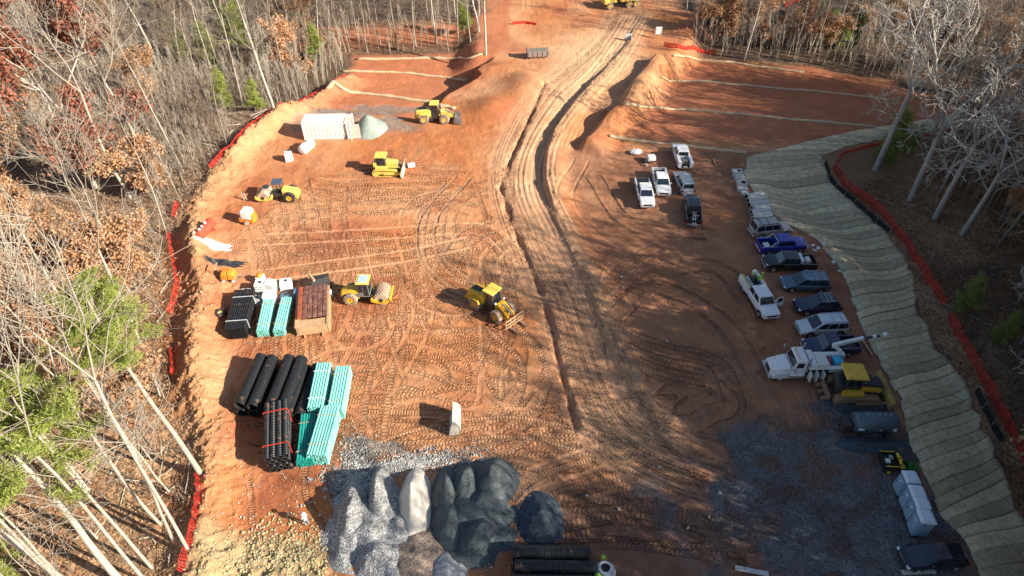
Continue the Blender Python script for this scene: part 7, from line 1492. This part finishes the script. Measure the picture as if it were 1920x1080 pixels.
for k, pr in enumerate(srcs):
    j2 = ng.nodes.new('GeometryNodeJoinGeometry')
    for ob in find(pr): oi_ = ng.nodes.new('GeometryNodeObjectInfo'); oi_.transform_space = 'ORIGINAL'; oi_.inputs[0].default_value = ob; ng.links.new(oi_.outputs['Geometry'], j2.inputs[0])
    cmp_ = ng.nodes.new('FunctionNodeCompare'); cmp_.data_type = 'INT'; cmp_.operation = 'EQUAL'; ng.links.new(ak, cmp_.inputs[2]); cmp_.inputs[3].default_value = k
    ip = ng.nodes.new('GeometryNodeInstanceOnPoints'); ng.links.new(gi.outputs[0], ip.inputs['Points']); ng.links.new(cmp_.outputs[0], ip.inputs['Selection']); ng.links.new(j2.outputs[0], ip.inputs['Instance']); ng.links.new(cx.outputs[0], ip.inputs['Rotation']); ng.links.new(as_, ip.inputs['Scale']); ng.links.new(ip.outputs[0], jn.inputs[0])
wm = wo_.modifiers.new('woods', 'NODES'); wm.node_group = ng
# saplings and thickets
sp = []
def edgeband(x, y):
    if not (inL(x, y) and y > 60 or inT(x, y)): return False
    e = min(abs(x - float(xl(y))) if y < 116 else 99, abs(y - float(top_edge(np.array([x]))[0]))); return e < 13
pts = scatter(820, (-75, 75, 60, 134), lambda x, y: edgeband(x, y) and visible(x, y, 4), 1.0, 60)
pts += scatter(420, (-100, 105, 60, 140), lambda x, y: (inL(x, y) or inT(x, y) or (inR(x, y) and x > 62)) and not edgeband(x, y) and visible(x, y, 4), 1.7)
pts += scatter(80, (-60, -30, 30, 62), lambda x, y: inL(x, y), 2.4)
pts = [p for p in pts if not any(abs(p[0] - q[0]) < 2.6 and -6 < p[1] - q[1] < 1.5 for q in _yp)]
pts.sort(key=lambda p: p[0] ** 2 + p[1] ** 2)
for k, (x, y) in enumerate(pts[:295]):
    z = 'left' if x < 0 else 'right'; plant(random.choice(SAPM), 'sapling', 'thin leafless sapling standing near ' + near(x, y), 'sapling', x, y, random.uniform(.65, 1.1), 'saplings near ' + near(x, y))
def mass(name, label, cat, pts, geos, m_, smin, smax):
    vs, fs, o_ = [], [], 0
    for x, y in pts:
        v_, f_ = random.choice(geos); a_ = random.uniform(0, 6.28); s_ = random.uniform(smin, smax); Rm = np.array([[math.cos(a_), -math.sin(a_), 0], [math.sin(a_), math.cos(a_), 0], [0, 0, 1]]); vs.append(v_ @ Rm.T * s_ + [x, y, surf(x, y)]); fs.append(f_ + o_); o_ += len(v_)
    o = bpy.data.objects.new(name, np_mesh(name, np.vstack(vs), np.vstack(fs), m_)); C.objects.link(o); return tag(o, label, cat, kind='stuff')
mass('sapling_thicket', 'grey thicket of countless thin saplings in the far woods', 'thicket', pts[295:], [sapling_geo(301 + k, 7.5, 1, 20) for k in range(3)], TWIGW, .7, 1.15)
bp_ = scatter(230, (46, 72, 20, 62), lambda x, y: inR(x, y) and (y < 52 or random.random() < .15) and visible(x, y, 1), 1.2) + scatter(120, (-50, -27, 22, 110), inL, 1.8) + scatter(120, (-60, 70, 100, 135), inT, 1.8)
bp_ = bp_[::2] + bp_[1:200:2]
mass('brushwood', 'tangled leafless brushwood on the forest floor', 'brushwood', bp_, [sapling_geo(311 + k, 2.6, 5, 7) for k in range(2)], TWIG, .5, 1.1)
# fallen leaves
rr = np.random.default_rng(5); n = 78000; side = rr.random(n)
lx = np.where(side < .45, rr.uniform(-60, -24, n), np.where(side < .9, rr.uniform(43, 74, n), rr.uniform(-45, 65, n))); ly = np.where(side < .45, rr.uniform(20, 80, n), np.where(side < .9, rr.uniform(22, 84, n), rr.uniform(100, 125, n)))
dd_, ss_, _ = polydist(lx, ly, FENCE_R)
ok = np.where(side < .45, lx < xl(ly) + .8, np.where(side < .9, (ss_ < 0), ly > top_edge(lx)))
lx, ly = lx[ok], ly[ok]; n = len(lx); lz = surf_arr(lx, ly) + rr.uniform(.02, .16, n); s_ = rr.uniform(.05, .13, n); a_ = rr.uniform(0, 6.28, n); tl = rr.normal(0, .5, n)
ca, sa = np.cos(a_), np.sin(a_); c_ = np.stack([lx, ly, lz], 1); u = np.stack([ca, sa, tl], 1) * s_[:, None]; w_ = np.stack([-sa, ca, tl[::-1]], 1) * s_[:, None] * .8
V_ = np.stack([c_ - u, c_ + w_, c_ + u], 1).reshape(-1, 3)
mi = rr.integers(0, 3, n); o = bpy.data.objects.new('leaf_litter', np_mesh('leaf_litter', V_, np.arange(3 * n).reshape(n, 3), [mat('litter_tan', (.42, .25, .14), .8, var=.3), mat('litter_brown', (.27, .13, .065), .8, var=.3), mat('litter_pale', (.52, .36, .22), .8, var=.3)], midx=mi)); C.objects.link(o); tag(o, 'brown fallen leaves covering the forest floor', 'leaf litter', kind='stuff')
# fallen branches
g = TG(); rr = np.random.default_rng(8)
for x, y in scatter(150, (-45, -26, 22, 100), inL, 1.2) + scatter(70, (46, 68, 24, 80), inR, 1.6):
    a_ = rr.uniform(0, 6.28); g.path('crown', np.array([x, y, surf(x, y) + .1]), np.array([math.cos(a_), math.sin(a_), .05]), rr.uniform(1, 4.5), rr.uniform(.03, .08), .02, 3, .12, 4, rr)
o = bpy.data.objects.new('fallen_branches', np_mesh('fallen_branches', np.vstack(g.V['crown']), np.vstack(g.F['crown']), BARKW)); C.objects.link(o); tag(o, 'pale fallen branches lying on the forest floor', 'branches', kind='stuff')
# what shows beyond the woods: a parked car and a pale shed among the trees
c = G(1783, 8); t = thing('shed', 'pale roofed shed glimpsed through the trees at the top right edge', 'shed', c, .1); MB().box(-3, 3, -2, 2, 0, 2.4).build('wall', CONC, t); MB().prism([(-3.2, 2.4), (3.2, 2.4), (3.2, 2.5), (0, 3.6), (-3.2, 2.5)], -2.2, 2.2).build('roof', CWH, t)
MB().box(-.4, .5, -2.05, -1.98, 0, 2.0).build('door', DARKST, t); MB().box(1.2, 2.2, -2.05, -1.98, 1.0, 1.9).build('window', GLASS, t)
v, cb, d = car('suv', 'white car glimpsed through the bare trees below the shed at the top right', 'car', (1760, 19), (1800, 19), WHITE)
for o in bpy.data.objects:
    if o.parent is None and o.get('group') == 'cars and pickups parked on the clay': tilt_to_ground(o, 3.2, 1.6)
